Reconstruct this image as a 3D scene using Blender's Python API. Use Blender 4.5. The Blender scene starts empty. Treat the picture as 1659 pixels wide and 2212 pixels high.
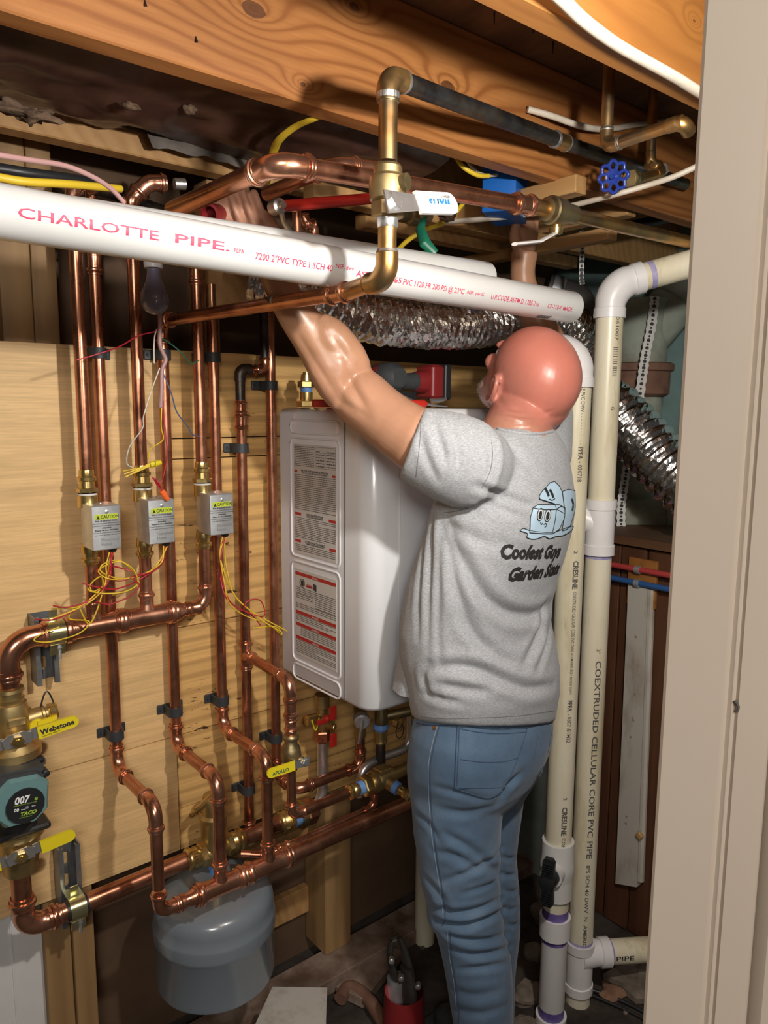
import bpy, bmesh, math, random
from mathutils import Vector, Matrix, noise
from mathutils.bvhtree import BVHTree
random.seed(7)
PI = math.pi
C = bpy.context.scene.collection

# ---------------------------------------------------------------- camera, world, light
F = 1625.0; CX = 829.5; CY = 1106.0; H = 1.5; AZ = .688; PT = .141; RO = .006
sa, ca, sp, cp, sr, cr = math.sin(AZ), math.cos(AZ), math.sin(PT), math.cos(PT), math.sin(RO), math.cos(RO)
FW = Vector((sa*cp, ca*cp, -sp)); R0 = Vector((ca, -sa, 0)); U0 = Vector((sa*sp, ca*sp, cp))
RV = cr*R0+sr*U0; UV = -sr*R0+cr*U0
CAM = Vector((0, 0, H))
cd = bpy.data.cameras.new('camera'); cam = bpy.data.objects.new('camera', cd); C.objects.link(cam)
cd.sensor_fit = 'VERTICAL'; cd.sensor_height = 24; cd.lens = F/2212*24; cd.clip_start = .02
cam.matrix_world = Matrix(((RV.x, UV.x, -FW.x, CAM.x), (RV.y, UV.y, -FW.y, CAM.y), (RV.z, UV.z, -FW.z, CAM.z), (0, 0, 0, 1)))
bpy.context.scene.camera = cam
vs = bpy.context.scene.view_settings
vs.view_transform = 'Standard'; vs.look = 'None'; vs.exposure = 0; vs.gamma = 1; vs.use_curve_mapping = False
w = bpy.data.worlds.new('world'); bpy.context.scene.world = w; w.use_nodes = True
w.node_tree.nodes['Background'].inputs[0].default_value = (1, .93, .85, 1)
w.node_tree.nodes['Background'].inputs[1].default_value = .04
def lamp(name, loc, energy, size, col, target=None, kind='AREA', spread=None):
    l = bpy.data.lights.new(name, kind); l.energy = energy; l.color = col
    if kind == 'AREA':
        l.shape = 'DISK'; l.size = size
        if spread: l.spread = spread
    else: l.shadow_soft_size = size
    o = bpy.data.objects.new(name, l); C.objects.link(o); o.location = loc
    if target is not None: o.rotation_euler = (Vector(target)-Vector(loc)).to_track_quat('-Z', 'Y').to_euler()
    return o
lamp('work_light', (.62, .20, 1.775), 38, .026, (1, .955, .885), (1.0, 1.2, 1.2), 'POINT')
lamp('fill_light', (-.55, -.75, 2.05), 27, .6, (1, .95, .89), (.6, 1.0, 1.0))  # soft fill added behind the camera; no ceiling lamp is known there

# ---------------------------------------------------------------- helpers
def V(*a): return Vector(a)
def ray(x, y): return FW + (x-CX)/F*RV - (y-CY)/F*UV
def at(x, y, Y=None, X=None, Z=None, d=None):
    r = ray(x, y)
    t = Y/r.y if Y is not None else X/r.x if X is not None else (Z-H)/r.z if Z is not None else d
    return CAM + r*t
class G:
    def __init__(s): s.v = []; s.f = []
    def add(s, vs, fs):
        n = len(s.v); s.v += [Vector(p) for p in vs]; s.f += [tuple(i+n for i in f) for f in fs]; return s
    def box(s, c, d, M=None):
        c = Vector(c); P = []
        for z in (-1, 1):
            for y in (-1, 1):
                for x in (-1, 1):
                    q = Vector((x*d[0]/2, y*d[1]/2, z*d[2]/2)); P.append(c+(M@q if M else q))
        return s.add(P, [(0, 2, 3, 1), (4, 5, 7, 6), (0, 1, 5, 4), (2, 6, 7, 3), (0, 4, 6, 2), (1, 3, 7, 5)])
    def bb(s, a, b):
        a = Vector(a); b = Vector(b); return s.box((a+b)/2, [abs(b[i]-a[i]) for i in range(3)])
    def rbox(s, c, d, r=.004, M=None, n=3):
        # rounded (in the local xy outline and at both z ends by a bevel ring)
        c = Vector(c); hx, hy, hz = d[0]/2, d[1]/2, d[2]/2; r = min(r, hx*.98, hy*.98, hz*.98)
        def out(k):
            L = []
            for q, (sx, sy) in enumerate(((1, 1), (-1, 1), (-1, -1), (1, -1))):
                for i in range(n+1):
                    a = PI/2*(q+i/n); L.append((sx*(hx-r)+(r-k)*math.cos(a), sy*(hy-r)+(r-k)*math.sin(a)))
            return L
        rings = [(r*.6, -hz), (0, -hz+r*.6), (0, hz-r*.6), (r*.6, hz)]
        P = []; m = 4*(n+1)
        for k, z in rings: P += [(x, y, z) for x, y in out(k)]
        F_ = []
        for j in range(3):
            for i in range(m): F_.append((j*m+i, j*m+(i+1) % m, (j+1)*m+(i+1) % m, (j+1)*m+i))
        F_.append(tuple(range(m))[::-1]); F_.append(tuple(3*m+i for i in range(m)))
        return s.add([c+((M@Vector(p)) if M else Vector(p)) for p in P], F_)
    def prism(s, poly, z0, z1, O=(0, 0, 0), ex=(1, 0, 0), ey=(0, 1, 0), ez=(0, 0, 1)):
        O = Vector(O); ex = Vector(ex); ey = Vector(ey); ez = Vector(ez); n = len(poly)
        P = [O+ex*x+ey*y+ez*z0 for x, y in poly]+[O+ex*x+ey*y+ez*z1 for x, y in poly]
        return s.add(P, [tuple(range(n))[::-1], tuple(range(n, 2*n))]+[(i, (i+1) % n, n+(i+1) % n, n+i) for i in range(n)])
    def sweep(s, pts, radii, seg=14, cap=True, up=None, flat=1.0):
        pts = [Vector(p) for p in pts]; n = len(pts)
        if not hasattr(radii, '__len__'): radii = [radii]*n
        T = []
        for i in range(n):
            a = pts[max(i-1, 0)]; b = pts[min(i+1, n-1)]; t = b-a
            if t.length < 1e-9: t = T[-1] if T else Vector((0, 0, 1))
            T.append(t.normalized())
        u = Vector(up) if up else (Vector((0, 0, 1)) if abs(T[0].z) < .9 else Vector((1, 0, 0)))
        u = (u-T[0]*u.dot(T[0])).normalized(); P = []
        for i in range(n):
            u = (u-T[i]*u.dot(T[i])).normalized(); v = T[i].cross(u)
            for k in range(seg):
                a = 2*PI*(k+.5)/seg; P.append(pts[i]+(u*math.cos(a)*flat+v*math.sin(a))*radii[i])
        F_ = []
        for i in range(n-1):
            for k in range(seg): F_.append((i*seg+k, i*seg+(k+1) % seg, (i+1)*seg+(k+1) % seg, (i+1)*seg+k))
        if cap: F_.append(tuple(range(seg))[::-1]); F_.append(tuple((n-1)*seg+k for k in range(seg)))
        return s.add(P, F_)
    def lathe(s, o, ax, prof, seg=16, up=None):
        o = Vector(o); ax = Vector(ax).normalized()
        u = Vector(up) if up else (Vector((0, 0, 1)) if abs(ax.z) < .9 else Vector((1, 0, 0)))
        u = (u-ax*u.dot(ax)).normalized(); v = ax.cross(u); P = []
        for h, r in prof:
            for k in range(seg):
                a = 2*PI*(k+.5)/seg; P.append(o+ax*h+(u*math.cos(a)+v*math.sin(a))*r)
        n = len(prof); F_ = []
        for i in range(n-1):
            for k in range(seg): F_.append((i*seg+k, i*seg+(k+1) % seg, (i+1)*seg+(k+1) % seg, (i+1)*seg+k))
        F_.append(tuple(range(seg))[::-1]); F_.append(tuple((n-1)*seg+k for k in range(seg)))
        return s.add(P, F_)
    def hexn(s, o, ax, h, r, up=None): return s.lathe(o, ax, [(0, r*.9), (h*.12, r), (h*.88, r), (h, r*.9)], 6, up)
    def ball(s, c, r, seg=16, rings=10, M=None):
        c = Vector(c); r = Vector(r) if hasattr(r, '__len__') else Vector((r, r, r)); P = []
        for i in range(1, rings):
            th = PI*i/rings
            for k in range(seg):
                a = 2*PI*k/seg; q = Vector((r.x*math.sin(th)*math.cos(a), r.y*math.sin(th)*math.sin(a), r.z*math.cos(th))); P.append(c+(M@q if M else q))
        t = Vector((0, 0, r.z)); P += [c+(M@t if M else t), c-(M@t if M else t)]; F_ = []
        for i in range(rings-2):
            for k in range(seg): F_.append((i*seg+k, (i+1)*seg+k, (i+1)*seg+(k+1) % seg, i*seg+(k+1) % seg))
        a = len(P)-2
        for k in range(seg): F_.append((a, k, (k+1) % seg)); F_.append((a+1, (rings-2)*seg+(k+1) % seg, (rings-2)*seg+k))
        return s.add(P, F_)
def mesh(name, g, mats, smooth=35, idx=None):
    m = bpy.data.meshes.new(name); m.from_pydata([tuple(p) for p in g.v], [], g.f)
    bm = bmesh.new(); bm.from_mesh(m); bmesh.ops.recalc_face_normals(bm, faces=bm.faces); bm.to_mesh(m); bm.free()
    for x in (mats if isinstance(mats, (list, tuple)) else [mats]): m.materials.append(x)
    if smooth:
        m.polygons.foreach_set('use_smooth', [True]*len(m.polygons)); m.set_sharp_from_angle(angle=math.radians(smooth))
    if idx: m.polygons.foreach_set('material_index', idx)
    m.update(); return m
def link(o, parent=None):
    C.objects.link(o)
    if parent is not None:
        o.parent = parent
        if parent.type == 'EMPTY' and parent.parent is None: o.matrix_parent_inverse = Matrix.Translation(-Vector(parent.location))
    return o
def obj(name, g, mat, parent=None, smooth=35, label=None, kind=None):
    o = bpy.data.objects.new(name, mesh(name, g, mat, smooth) if isinstance(g, G) else g); link(o, parent)
    if label: o['label'] = label
    if kind: o['kind'] = kind
    return o
def thing(name, label, cat, loc, group=None):
    o = bpy.data.objects.new(name, None); C.objects.link(o); o.location = loc; o.empty_display_size = .05
    o['label'] = label; o['category'] = cat
    if group: o['group'] = group
    return o
def tag(o, label, cat, group=None, kind=None):
    o['label'] = label; o['category'] = cat
    if group: o['group'] = group
    if kind: o['kind'] = kind
    return o
def struct(name, g, mat, smooth=35, label=None):
    o = obj(name, g, mat, None, smooth); o['kind'] = 'structure'
    if label: o['label'] = label
    return o

# ---------------------------------------------------------------- materials
def nt(name):
    m = bpy.data.materials.new(name); m.use_nodes = True; t = m.node_tree
    return m, t, t.nodes['Principled BSDF']
def ramp(t, stops, inp):
    r = t.nodes.new('ShaderNodeValToRGB'); e = r.color_ramp.elements
    while len(e) > 1: e.remove(e[-1])
    e[0].position = stops[0][0]; e[0].color = (*stops[0][1], 1)
    for p, c in stops[1:]:
        k = e.new(p); k.color = (*c, 1)
    t.links.new(inp, r.inputs[0]); return r.outputs[0]
def coords(t, scale=(1, 1, 1), rot=(0, 0, 0), loc=(0, 0, 0)):
    c = t.nodes.new('ShaderNodeTexCoord'); m = t.nodes.new('ShaderNodeMapping')
    m.inputs['Scale'].default_value = scale; m.inputs['Rotation'].default_value = rot; m.inputs['Location'].default_value = loc
    t.links.new(c.outputs['Object'], m.inputs[0]); return m.outputs[0]
def noi(t, v, scale, detail=4, rough=.55, dist=0):
    n = t.nodes.new('ShaderNodeTexNoise'); n.inputs['Scale'].default_value = scale; n.inputs['Detail'].default_value = detail
    n.inputs['Roughness'].default_value = rough; n.inputs['Distortion'].default_value = dist; t.links.new(v, n.inputs[0]); return n.outputs[0]
def bump(t, b, h, s=.3, d=.002):
    n = t.nodes.new('ShaderNodeBump'); n.inputs['Strength'].default_value = s; n.inputs['Distance'].default_value = d
    t.links.new(h, n.inputs['Height']); t.links.new(n.outputs[0], b.inputs['Normal'])
def mixc(t, fac, a, b, mode='MIX'):
    n = t.nodes.new('ShaderNodeMix'); n.data_type = 'RGBA'; n.blend_type = mode
    for s, val in ((0, fac), (6, a), (7, b)):
        if isinstance(val, (int, float)): n.inputs[s].default_value = val
        elif isinstance(val, tuple): n.inputs[s].default_value = (*val, 1)
        else: t.links.new(val, n.inputs[s])
    return n.outputs[2]
def plain(name, col, rough=.5, metal=0, nz=0, scale=30, bmp=0, col2=None, stops=None, stretch=(1, 1, 1), coat=0):
    m, t, b = nt(name); b.inputs['Roughness'].default_value = rough; b.inputs['Metallic'].default_value = metal
    b.inputs['Base Color'].default_value = (*col, 1); b.inputs['Coat Weight'].default_value = coat
    if col2 or bmp:
        n = noi(t, coords(t, stretch), scale, 6, .6)
        if col2: t.links.new(ramp(t, stops and [(stops[0], col), (stops[1], col2)] or [(.35, col), (.7, col2)], n), b.inputs['Base Color'])
        if bmp: bump(t, b, n, bmp)
    return m
def copper_mat(name, c1=(.37, .150, .085), c2=(.64, .30, .18), r0=.2, r1=.40, tarn=None):
    m, t, b = nt(name); v = coords(t); n = noi(t, v, 18, 5, .6); n2 = noi(t, v, 90, 3)
    col = ramp(t, [(.3, c1), (.7, c2)], n)
    if tarn: col = mixc(t, ramp(t, [(.45, (0, 0, 0)), (.62, (1, 1, 1))], noi(t, coords(t, loc=(3, 1, 2)), 11, 6, .65)), col, tarn)
    t.links.new(col, b.inputs['Base Color']); b.inputs['Metallic'].default_value = .93
    t.links.new(ramp(t, [(.3, (r0,)*3), (.75, (r1,)*3)], n), b.inputs['Roughness']); bump(t, b, n2, .06, .0006); return m
M = {}
M['copper'] = copper_mat('copper')
M['copper_fit'] = copper_mat('copper_fitting', (.50, .22, .13), (.78, .40, .26), .16, .34)
M['copper_old'] = copper_mat('aged_copper', (.40, .20, .06), (.66, .40, .15), .28, .46, (.30, .22, .12))
M['copper_dark'] = copper_mat('tarnished_pipe', (.045, .045, .05), (.13, .13, .135), .35, .55, (.20, .15, .10))
M['brass'] = copper_mat('brass', (.55, .37, .12), (.80, .60, .26), .18, .34)
M['brass_rough'] = copper_mat('cast_brass', (.45, .33, .14), (.62, .46, .21), .36, .5)
M['brass_old'] = copper_mat('old_brass', (.24, .19, .11), (.46, .35, .17), .35, .55)
M['solder'] = plain('solder', (.6, .6, .58), .35, .9, col2=(.8, .8, .78), scale=80, bmp=.2)
M['steel'] = plain('steel', (.66, .66, .66), .34, .9, col2=(.8, .8, .8), scale=40)
M['galv'] = plain('galvanised_steel', (.56, .58, .60), .42, .75, col2=(.70, .72, .74), scale=55, bmp=.12)
M['galv_side'] = M['galv']
M['strut'] = plain('strut_steel', (.20, .21, .225), .42, .7, col2=(.32, .33, .345), scale=25)
M['zinc'] = plain('yellow_zinc', (.55, .53, .25), .22, .9, col2=(.68, .62, .40), scale=30)
M['black'] = plain('black_plastic', (.018, .019, .021), .42)
M['clamp'] = plain('clamp_plastic', (.03, .035, .04), .5, col2=(.05, .055, .06), scale=50)
M['pvc'] = plain('white_pvc', (.68, .68, .67), .28, col2=(.62, .615, .60), scale=7, stops=(.4, .75), coat=.15)
M['pvc_fit'] = plain('pvc_fitting', (.80, .79, .80), .33, col2=(.72, .71, .71), scale=9)
M['purple'] = plain('purple_primer', (.10, .06, .26), .45, col2=(.20, .16, .42), scale=30)
M['primer_pale'] = plain('pale_primer', (.26, .24, .48), .45, col2=(.45, .42, .60), scale=30)
def cream():
    m, t, b = nt('aged_cream_pvc'); v = coords(t, (9, 9, 2)); n = noi(t, v, 1.2, 6, .65)
    c = ramp(t, [(.30, (.52, .45, .28)), (.46, (.72, .66, .49)), (.7, (.80, .76, .63))], n)
    d = ramp(t, [(.60, (1, 1, 1)), (.74, (.55, .5, .42))], noi(t, coords(t, (30, 30, 6)), 1.4, 7, .75))
    t.links.new(mixc(t, .7, c, d, 'MULTIPLY'), b.inputs['Base Color']); b.inputs['Roughness'].default_value = .36; return m
M['cream'] = cream()
def plywood(name, c, knots, seed=0):
    m, t, b = nt(name)
    n1 = noi(t, coords(t, (1.1, 1, 13), loc=(seed, 0, 0)), 3.2, 7, .62, .7)
    n2 = noi(t, coords(t, (7, 1, 190), loc=(seed, 0, 0)), 1.6, 4, .6)
    w_ = t.nodes.new('ShaderNodeTexWave'); w_.wave_type = 'BANDS'; w_.bands_direction = 'Z'
    w_.inputs['Scale'].default_value = 4.5; w_.inputs['Distortion'].default_value = 5.5; w_.inputs['Detail'].default_value = 2; w_.inputs['Detail Scale'].default_value = .7
    t.links.new(coords(t, (.45, 1, 2.2), loc=(seed*3, 0, seed)), w_.inputs[0])
    col = ramp(t, [(.25, tuple(x*.76 for x in c)), (.5, c), (.78, tuple(min(1, x*1.13) for x in c))], n1)
    col = mixc(t, ramp(t, [(.4, (0, 0, 0)), (.62, (.5, .5, .5))], n2), col, tuple(x*.72 for x in c))
    if knots:
        col = mixc(t, ramp(t, [(.55, (0, 0, 0)), (.95, (.55, .55, .55))], w_.outputs[0]), col, (.40, .22, .075))
        k = noi(t, coords(t, (14, 1, 60), loc=(seed+2, 0, 5)), 1.5, 5, .7)
        kk = noi(t, coords(t, (2.3, 1, 5), loc=(seed, 3, 1)), 1.2, 2)
        fac = mixc(t, 1.0, ramp(t, [(.60, (0, 0, 0)), (.64, (1, 1, 1))], k), ramp(t, [(.50, (0, 0, 0)), (.58, (1, 1, 1))], kk), 'MULTIPLY')
        col = mixc(t, fac, col, (.07, .035, .015))
    t.links.new(col, b.inputs['Base Color']); b.inputs['Roughness'].default_value = .55; bump(t, b, n2, .25, .001); return m
M['ply'] = plywood('smooth_plywood', (.82, .54, .245), False)
M['ply2'] = plywood('knotty_plywood', (.76, .46, .165), True, 4)
def lumber(name, c1, c2, axis='X', ring=1.0, knots=True, sc=1.0, rough=.6, seed=0):
    m, t, b = nt(name)
    s = {'X': (.10, 1, 1), 'Y': (1, .10, 1), 'Z': (1, 1, .10)}[axis]
    v = coords(t, tuple(a*sc for a in s), loc=(seed*1.3, seed*.7, seed*.37))
    w_ = t.nodes.new('ShaderNodeTexWave'); w_.wave_type = 'RINGS'; w_.rings_direction = axis; w_.inputs['Scale'].default_value = 9*ring
    w_.inputs['Distortion'].default_value = 7.5; w_.inputs['Detail'].default_value = 3; w_.inputs['Detail Scale'].default_value = .9
    t.links.new(v, w_.inputs[0]); n = noi(t, v, 60, 4, .6); n3 = noi(t, v, 4, 3)
    mid = tuple(a*.3+b_*.7 for a, b_ in zip(c1, c2)); col = ramp(t, [(0, tuple(a*.55+b_*.45 for a, b_ in zip(c1, c2))), (.35, mid), (1, c2)], w_.outputs[0])
    col = mixc(t, ramp(t, [(.3, (.45, .45, .45)), (.7, (0, 0, 0))], n), col, c1)
    col = mixc(t, ramp(t, [(.35, (.35, .35, .35)), (.7, (0, 0, 0))], n3), col, tuple(x*.6 for x in c1))
    if knots:
        vo = t.nodes.new('ShaderNodeTexVoronoi'); vo.inputs['Scale'].default_value = 2.1
        ks = {'X': (.8, 1.6, 1.6), 'Y': (1.6, .8, 1.6), 'Z': (1.6, 1.6, .8)}[axis]
        t.links.new(coords(t, ks, loc=(seed+.35, .2, .4)), vo.inputs[0])
        col = mixc(t, ramp(t, [(.035, (.9, .9, .9)), (.075, (0, 0, 0))], vo.outputs['Distance']), col, (.09, .035, .012))
    t.links.new(col, b.inputs['Base Color']); b.inputs['Roughness'].default_value = rough; bump(t, b, n, .2, .0012); return m
M['joist'] = lumber('fir_joist', (.31, .115, .03), (.52, .235, .075), 'X', 1.5)
def grained(name, c1, c2, knots, freq=260, seed=0):
    # growth lines along X that bend round knots at given places on the face
    m, t, b = nt(name); N = t.nodes; L = t.links
    def mt(op, a, b_=None):
        n = N.new('ShaderNodeMath'); n.operation = op
        for i, q in enumerate((a, b_)):
            if q is None: continue
            if isinstance(q, (int, float)): n.inputs[i].default_value = q
            else: L.new(q, n.inputs[i])
        return n.outputs[0]
    v = coords(t); sep = N.new('ShaderNodeSeparateXYZ'); L.new(v, sep.inputs[0])
    ph = mt('ADD', mt('MULTIPLY', mt('ADD', sep.outputs[2], mt('MULTIPLY', sep.outputs[1], .6)), freq), mt('MULTIPLY', noi(t, coords(t, (1.3, 6, 6), loc=(seed, 0, 0)), 1.0, 3, .5), 34)); kn = None
    for (x, y, z, s) in knots:
        vs_ = N.new('ShaderNodeVectorMath'); vs_.operation = 'SUBTRACT'; L.new(v, vs_.inputs[0]); vs_.inputs[1].default_value = (x, y, z)
        vm = N.new('ShaderNodeVectorMath'); vm.operation = 'MULTIPLY'; L.new(vs_.outputs[0], vm.inputs[0]); vm.inputs[1].default_value = (.55, .2, 1)
        vl = N.new('ShaderNodeVectorMath'); vl.operation = 'LENGTH'; L.new(vm.outputs[0], vl.inputs[0])
        ph = mt('ADD', ph, mt('MULTIPLY', mt('EXPONENT', mt('MULTIPLY', vl.outputs['Value'], -1/(s*2.6))), 30))
        k = mt('LESS_THAN', mt('ADD', vl.outputs['Value'], mt('MULTIPLY', noi(t, v, 90, 2), .004)), s); kn = k if kn is None else mt('MAXIMUM', kn, k)
    w_ = mt('ADD', mt('MULTIPLY', mt('SINE', ph), .5), .5)
    fine = noi(t, coords(t, (6, 60, 160)), 1.4, 5, .65); blot = noi(t, coords(t, (1, 4, 4), loc=(3, seed, 0)), 2.2, 4)
    col = ramp(t, [(0, c1), (.30, tuple(a*.35+q*.65 for a, q in zip(c1, c2))), (1, c2)], w_)
    col = mixc(t, ramp(t, [(.35, (.4, .4, .4)), (.65, (0, 0, 0))], fine), col, c1)
    col = mixc(t, ramp(t, [(.4, (.5, .5, .5)), (.7, (0, 0, 0))], blot), col, tuple(q*.75 for q in c1))
    if kn is not None: col = mixc(t, mt('MULTIPLY', kn, .85), col, (.10, .035, .012))
    L.new(col, b.inputs['Base Color']); b.inputs['Roughness'].default_value = .55; bump(t, b, fine, .25, .0012); return m
KN = [at(548, 20, Y=1.0), at(765, 14, Y=1.0), at(968, 187, Y=1.0), at(655, 182, Y=1.0)]
M['joist'] = grained('knotted_fir_joist', (.30, .105, .026), (.52, .22, .065), [(k.x, 1.0, k.z, s) for k, s in zip(KN, (.0125, .008, .011, .005))])
M['joist0'] = grained('orange_fir_joist', (.27, .105, .022), (.38, .16, .035), [(at(1500, 45, Y=.6).x, .6, at(1500, 45, Y=.6).z, .004)], 120, 5)
M['stud'] = lumber('pine_stud', (.24, .13, .05), (.44, .27, .115), 'Z', 1.0, seed=2)
M['block'] = lumber('wood_block', (.40, .20, .065), (.60, .36, .15), 'Y', 1.2, False, seed=5)
M['dark_wood'] = lumber('old_dark_wood', (.09, .04, .018), (.17, .08, .035), 'Y', .8, False, seed=6)
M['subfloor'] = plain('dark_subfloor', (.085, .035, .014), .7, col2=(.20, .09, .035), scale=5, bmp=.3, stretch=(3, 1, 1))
M['plate'] = plain('sole_plate_wood', (.13, .075, .045), .75, col2=(.33, .25, .20), scale=14, bmp=.4)
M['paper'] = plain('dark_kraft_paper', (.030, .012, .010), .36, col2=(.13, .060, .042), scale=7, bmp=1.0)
M['paper_edge'] = plain('torn_paper', (.10, .085, .075), .7, col2=(.18, .15, .13), scale=20, bmp=.4)
M['fluff'] = plain('insulation_fluff', (.16, .10, .06), .95, col2=(.07, .04, .025), scale=60, bmp=1)
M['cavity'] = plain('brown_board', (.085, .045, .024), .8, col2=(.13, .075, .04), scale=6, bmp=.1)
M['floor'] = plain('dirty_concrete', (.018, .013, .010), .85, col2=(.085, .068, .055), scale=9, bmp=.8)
M['stone'] = plain('rubble_stone', (.10, .08, .062), .85, col2=(.26, .21, .165), scale=16, bmp=.5)
M['brick_bit'] = plain('brick_chip', (.20, .10, .06), .85, col2=(.30, .18, .11), scale=30, bmp=.4)
M['heater'] = plain('white_enamel', (.82, .83, .86), .24, col2=(.84, .85, .88), scale=3, coat=.3)
M['seam'] = plain('shadow_seam', (.25, .25, .26), .5)
M['labelp'] = plain('label_paper', (.62, .60, .57), .35, col2=(.68, .66, .62), scale=4)
M['ink'] = plain('black_ink', (.03, .03, .03), .5)
M['ink_soft'] = plain('grey_ink', (.10, .095, .09), .5)
M['red_ink'] = plain('red_ink', (.50, .035, .03), .45)
M['pink_ink'] = plain('crimson_print', (.62, .03, .10), .5)
M['tank'] = plain('grey_enamel', (.17, .20, .23), .25, col2=(.19, .22, .25), scale=5, coat=.4)
M['white'] = plain('white_paint', (.72, .71, .69), .4, col2=(.66, .65, .63), scale=8)
M['casing'] = plain('cream_gloss_paint', (.54, .455, .365), .38, col2=(.57, .485, .395), scale=5)
M['grime'] = plain('grime', (.30, .24, .19), .6)
M['teal'] = plain('pump_teal', (.14, .27, .27), .45)
M['charcoal'] = plain('charcoal_plastic', (.045, .05, .055), .5, col2=(.06, .065, .07), scale=60)
M['lime'] = plain('lime_print', (.36, .55, .05), .5)
M['white_ink'] = plain('white_print', (.85, .85, .85), .5)
M['yellow'] = plain('yellow_plastic', (.82, .66, .02), .38)
M['yellow_w'] = plain('yellow_wire', (.80, .56, .04), .4)
M['red_w'] = plain('red_wire', (.48, .02, .04), .4)
M['red'] = plain('red_plastic', (.62, .03, .02), .35)
M['orange'] = plain('orange_plastic', (.95, .16, .03), .4)
M['blue'] = plain('blue_plastic', (.012, .13, .50), .38)
M['blue_wheel'] = plain('blue_enamel', (.02, .05, .32), .3, coat=.3)
M['green'] = plain('green_plastic', (.01, .13, .075), .4)
M['blue_tape'] = plain('blue_sealant', (.13, .28, .62), .5)
M['cable'] = plain('white_cable', (.68, .60, .50), .45, col2=(.58, .50, .40), scale=40)
M['mauve'] = plain('mauve_cable', (.42, .24, .23), .45)
M['blue_w'] = plain('blue_thin_wire', (.08, .12, .25), .5)
M['white_w'] = plain('white_thin_wire', (.66, .62, .56), .5)
M['lime_label'] = plain('caution_yellow', (.55, .66, .04), .4)
M['iron'] = plain('painted_cast_iron', (.36, .40, .34), .6, col2=(.17, .16, .11), scale=7, bmp=.4)
M['rust'] = plain('rusty_hub', (.15, .07, .05), .7, col2=(.24, .13, .08), scale=24, bmp=.6)
M['teal_wall'] = plain('teal_wall_paint', (.22, .36, .35), .7, col2=(.20, .28, .27), scale=12, bmp=.3)
M['cabinet'] = lumber('dark_brown_panelling', (.055, .02, .01), (.13, .055, .028), 'Z', .8, False, seed=9, rough=.45)
M['old_white'] = plain('chipped_white_paint', (.50, .47, .42), .6, col2=(.34, .29, .23), scale=16, bmp=.5, stretch=(1, 1, .4), stops=(.5, .7))
M['tool_red'] = plain('tool_red', (.24, .018, .02), .4)
M['tool_grey'] = plain('tool_jaw_steel', (.07, .068, .065), .4, .6, col2=(.14, .13, .12), scale=20)
M['bulb'] = plain('frosted_bulb', (.20, .19, .27), .2, coat=.5)
M['pex_red'] = plain('pex_red', (.42, .05, .05), .4)
M['pex_blue'] = plain('pex_blue', (.03, .10, .28), .4)
def foil():
    m, t, b = nt('crinkled_foil'); v = coords(t, (1, 1, 1)); n = noi(t, v, 60, 3, .6, 1.0); n2 = noi(t, v, 150, 2, .5)
    b.inputs['Metallic'].default_value = 1; b.inputs['Base Color'].default_value = (.78, .78, .78, 1); b.inputs['Roughness'].default_value = .2
    a = t.nodes.new('ShaderNodeMath'); a.operation = 'ADD'; t.links.new(n, a.inputs[0]); t.links.new(n2, a.inputs[1]); bump(t, b, a.outputs[0], .35, .002); return m
M['foil'] = foil()

# ---------------------------------------------------------------- lettering
def text_poly(txt, size=1, xs=1.0, bold=0, shear=0, align='LEFT', spacing=1.0):
    c = bpy.data.curves.new('t', 'FONT'); c.body = txt; c.size = size; c.offset = bold; c.shear = shear; c.align_x = align
    c.space_character = spacing; c.resolution_u = 2; c.fill_mode = 'FRONT'
    o = bpy.data.objects.new('t', c); C.objects.link(o); bpy.context.view_layer.update()
    me = bpy.data.meshes.new_from_object(o.evaluated_get(bpy.context.evaluated_depsgraph_get()))
    bm = bmesh.new(); bm.from_mesh(me)
    bpy.data.objects.remove(o); bpy.data.curves.remove(c); bpy.data.meshes.remove(me)
    for v in bm.verts: v.co.x *= xs; v.co.z = 0
    return bm
def cut(bm, axis, step):
    lo = min(v.co[axis] for v in bm.verts); hi = max(v.co[axis] for v in bm.verts)
    n = Vector((0, 0, 0)); n[axis] = 1; k = lo+step
    while k < hi:
        p = Vector((0, 0, 0)); p[axis] = k
        bmesh.ops.bisect_plane(bm, geom=bm.verts[:]+bm.edges[:]+bm.faces[:], plane_co=p, plane_no=n); k += step
def lettering(txt, fn, mat, parent, size, name='lettering', xs=1.0, bold=0, shear=0, align='LEFT', step=None, stepx=None, spacing=1.0, bm=None):
    bm = bm or text_poly(txt, size, xs, bold*size, shear, align, spacing)
    if step: cut(bm, 1, step)
    if stepx: cut(bm, 0, stepx)
    for v in bm.verts: v.co = fn(v.co.x, v.co.y)
    me = bpy.data.meshes.new(name); bm.to_mesh(me); bm.free(); me.materials.append(mat)
    o = bpy.data.objects.new(name, me); return link(o, parent)
def on_plane(O, ex, ey, off=.0005):
    O = Vector(O); ex = Vector(ex).normalized(); ey = Vector(ey).normalized(); n = ex.cross(ey).normalized()
    return lambda x, y: O+ex*x+ey*y+n*off
def on_pipe(O, ax, face, r, off=.0004):
    O = Vector(O); ax = Vector(ax).normalized(); u = Vector(face); u = (u-ax*u.dot(ax)).normalized(); v = u.cross(ax)
    return lambda x, y: O+ax*x+(u*math.cos(y/r)+v*math.sin(y/r))*(r+off)
# ---------------------------------------------------------------- the setting
WY = 1.5
def board(name, a, b, mat, parent=None, r=0, label=None):
    return obj(name, G().bb(a, b), mat, parent, 0, label)
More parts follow.
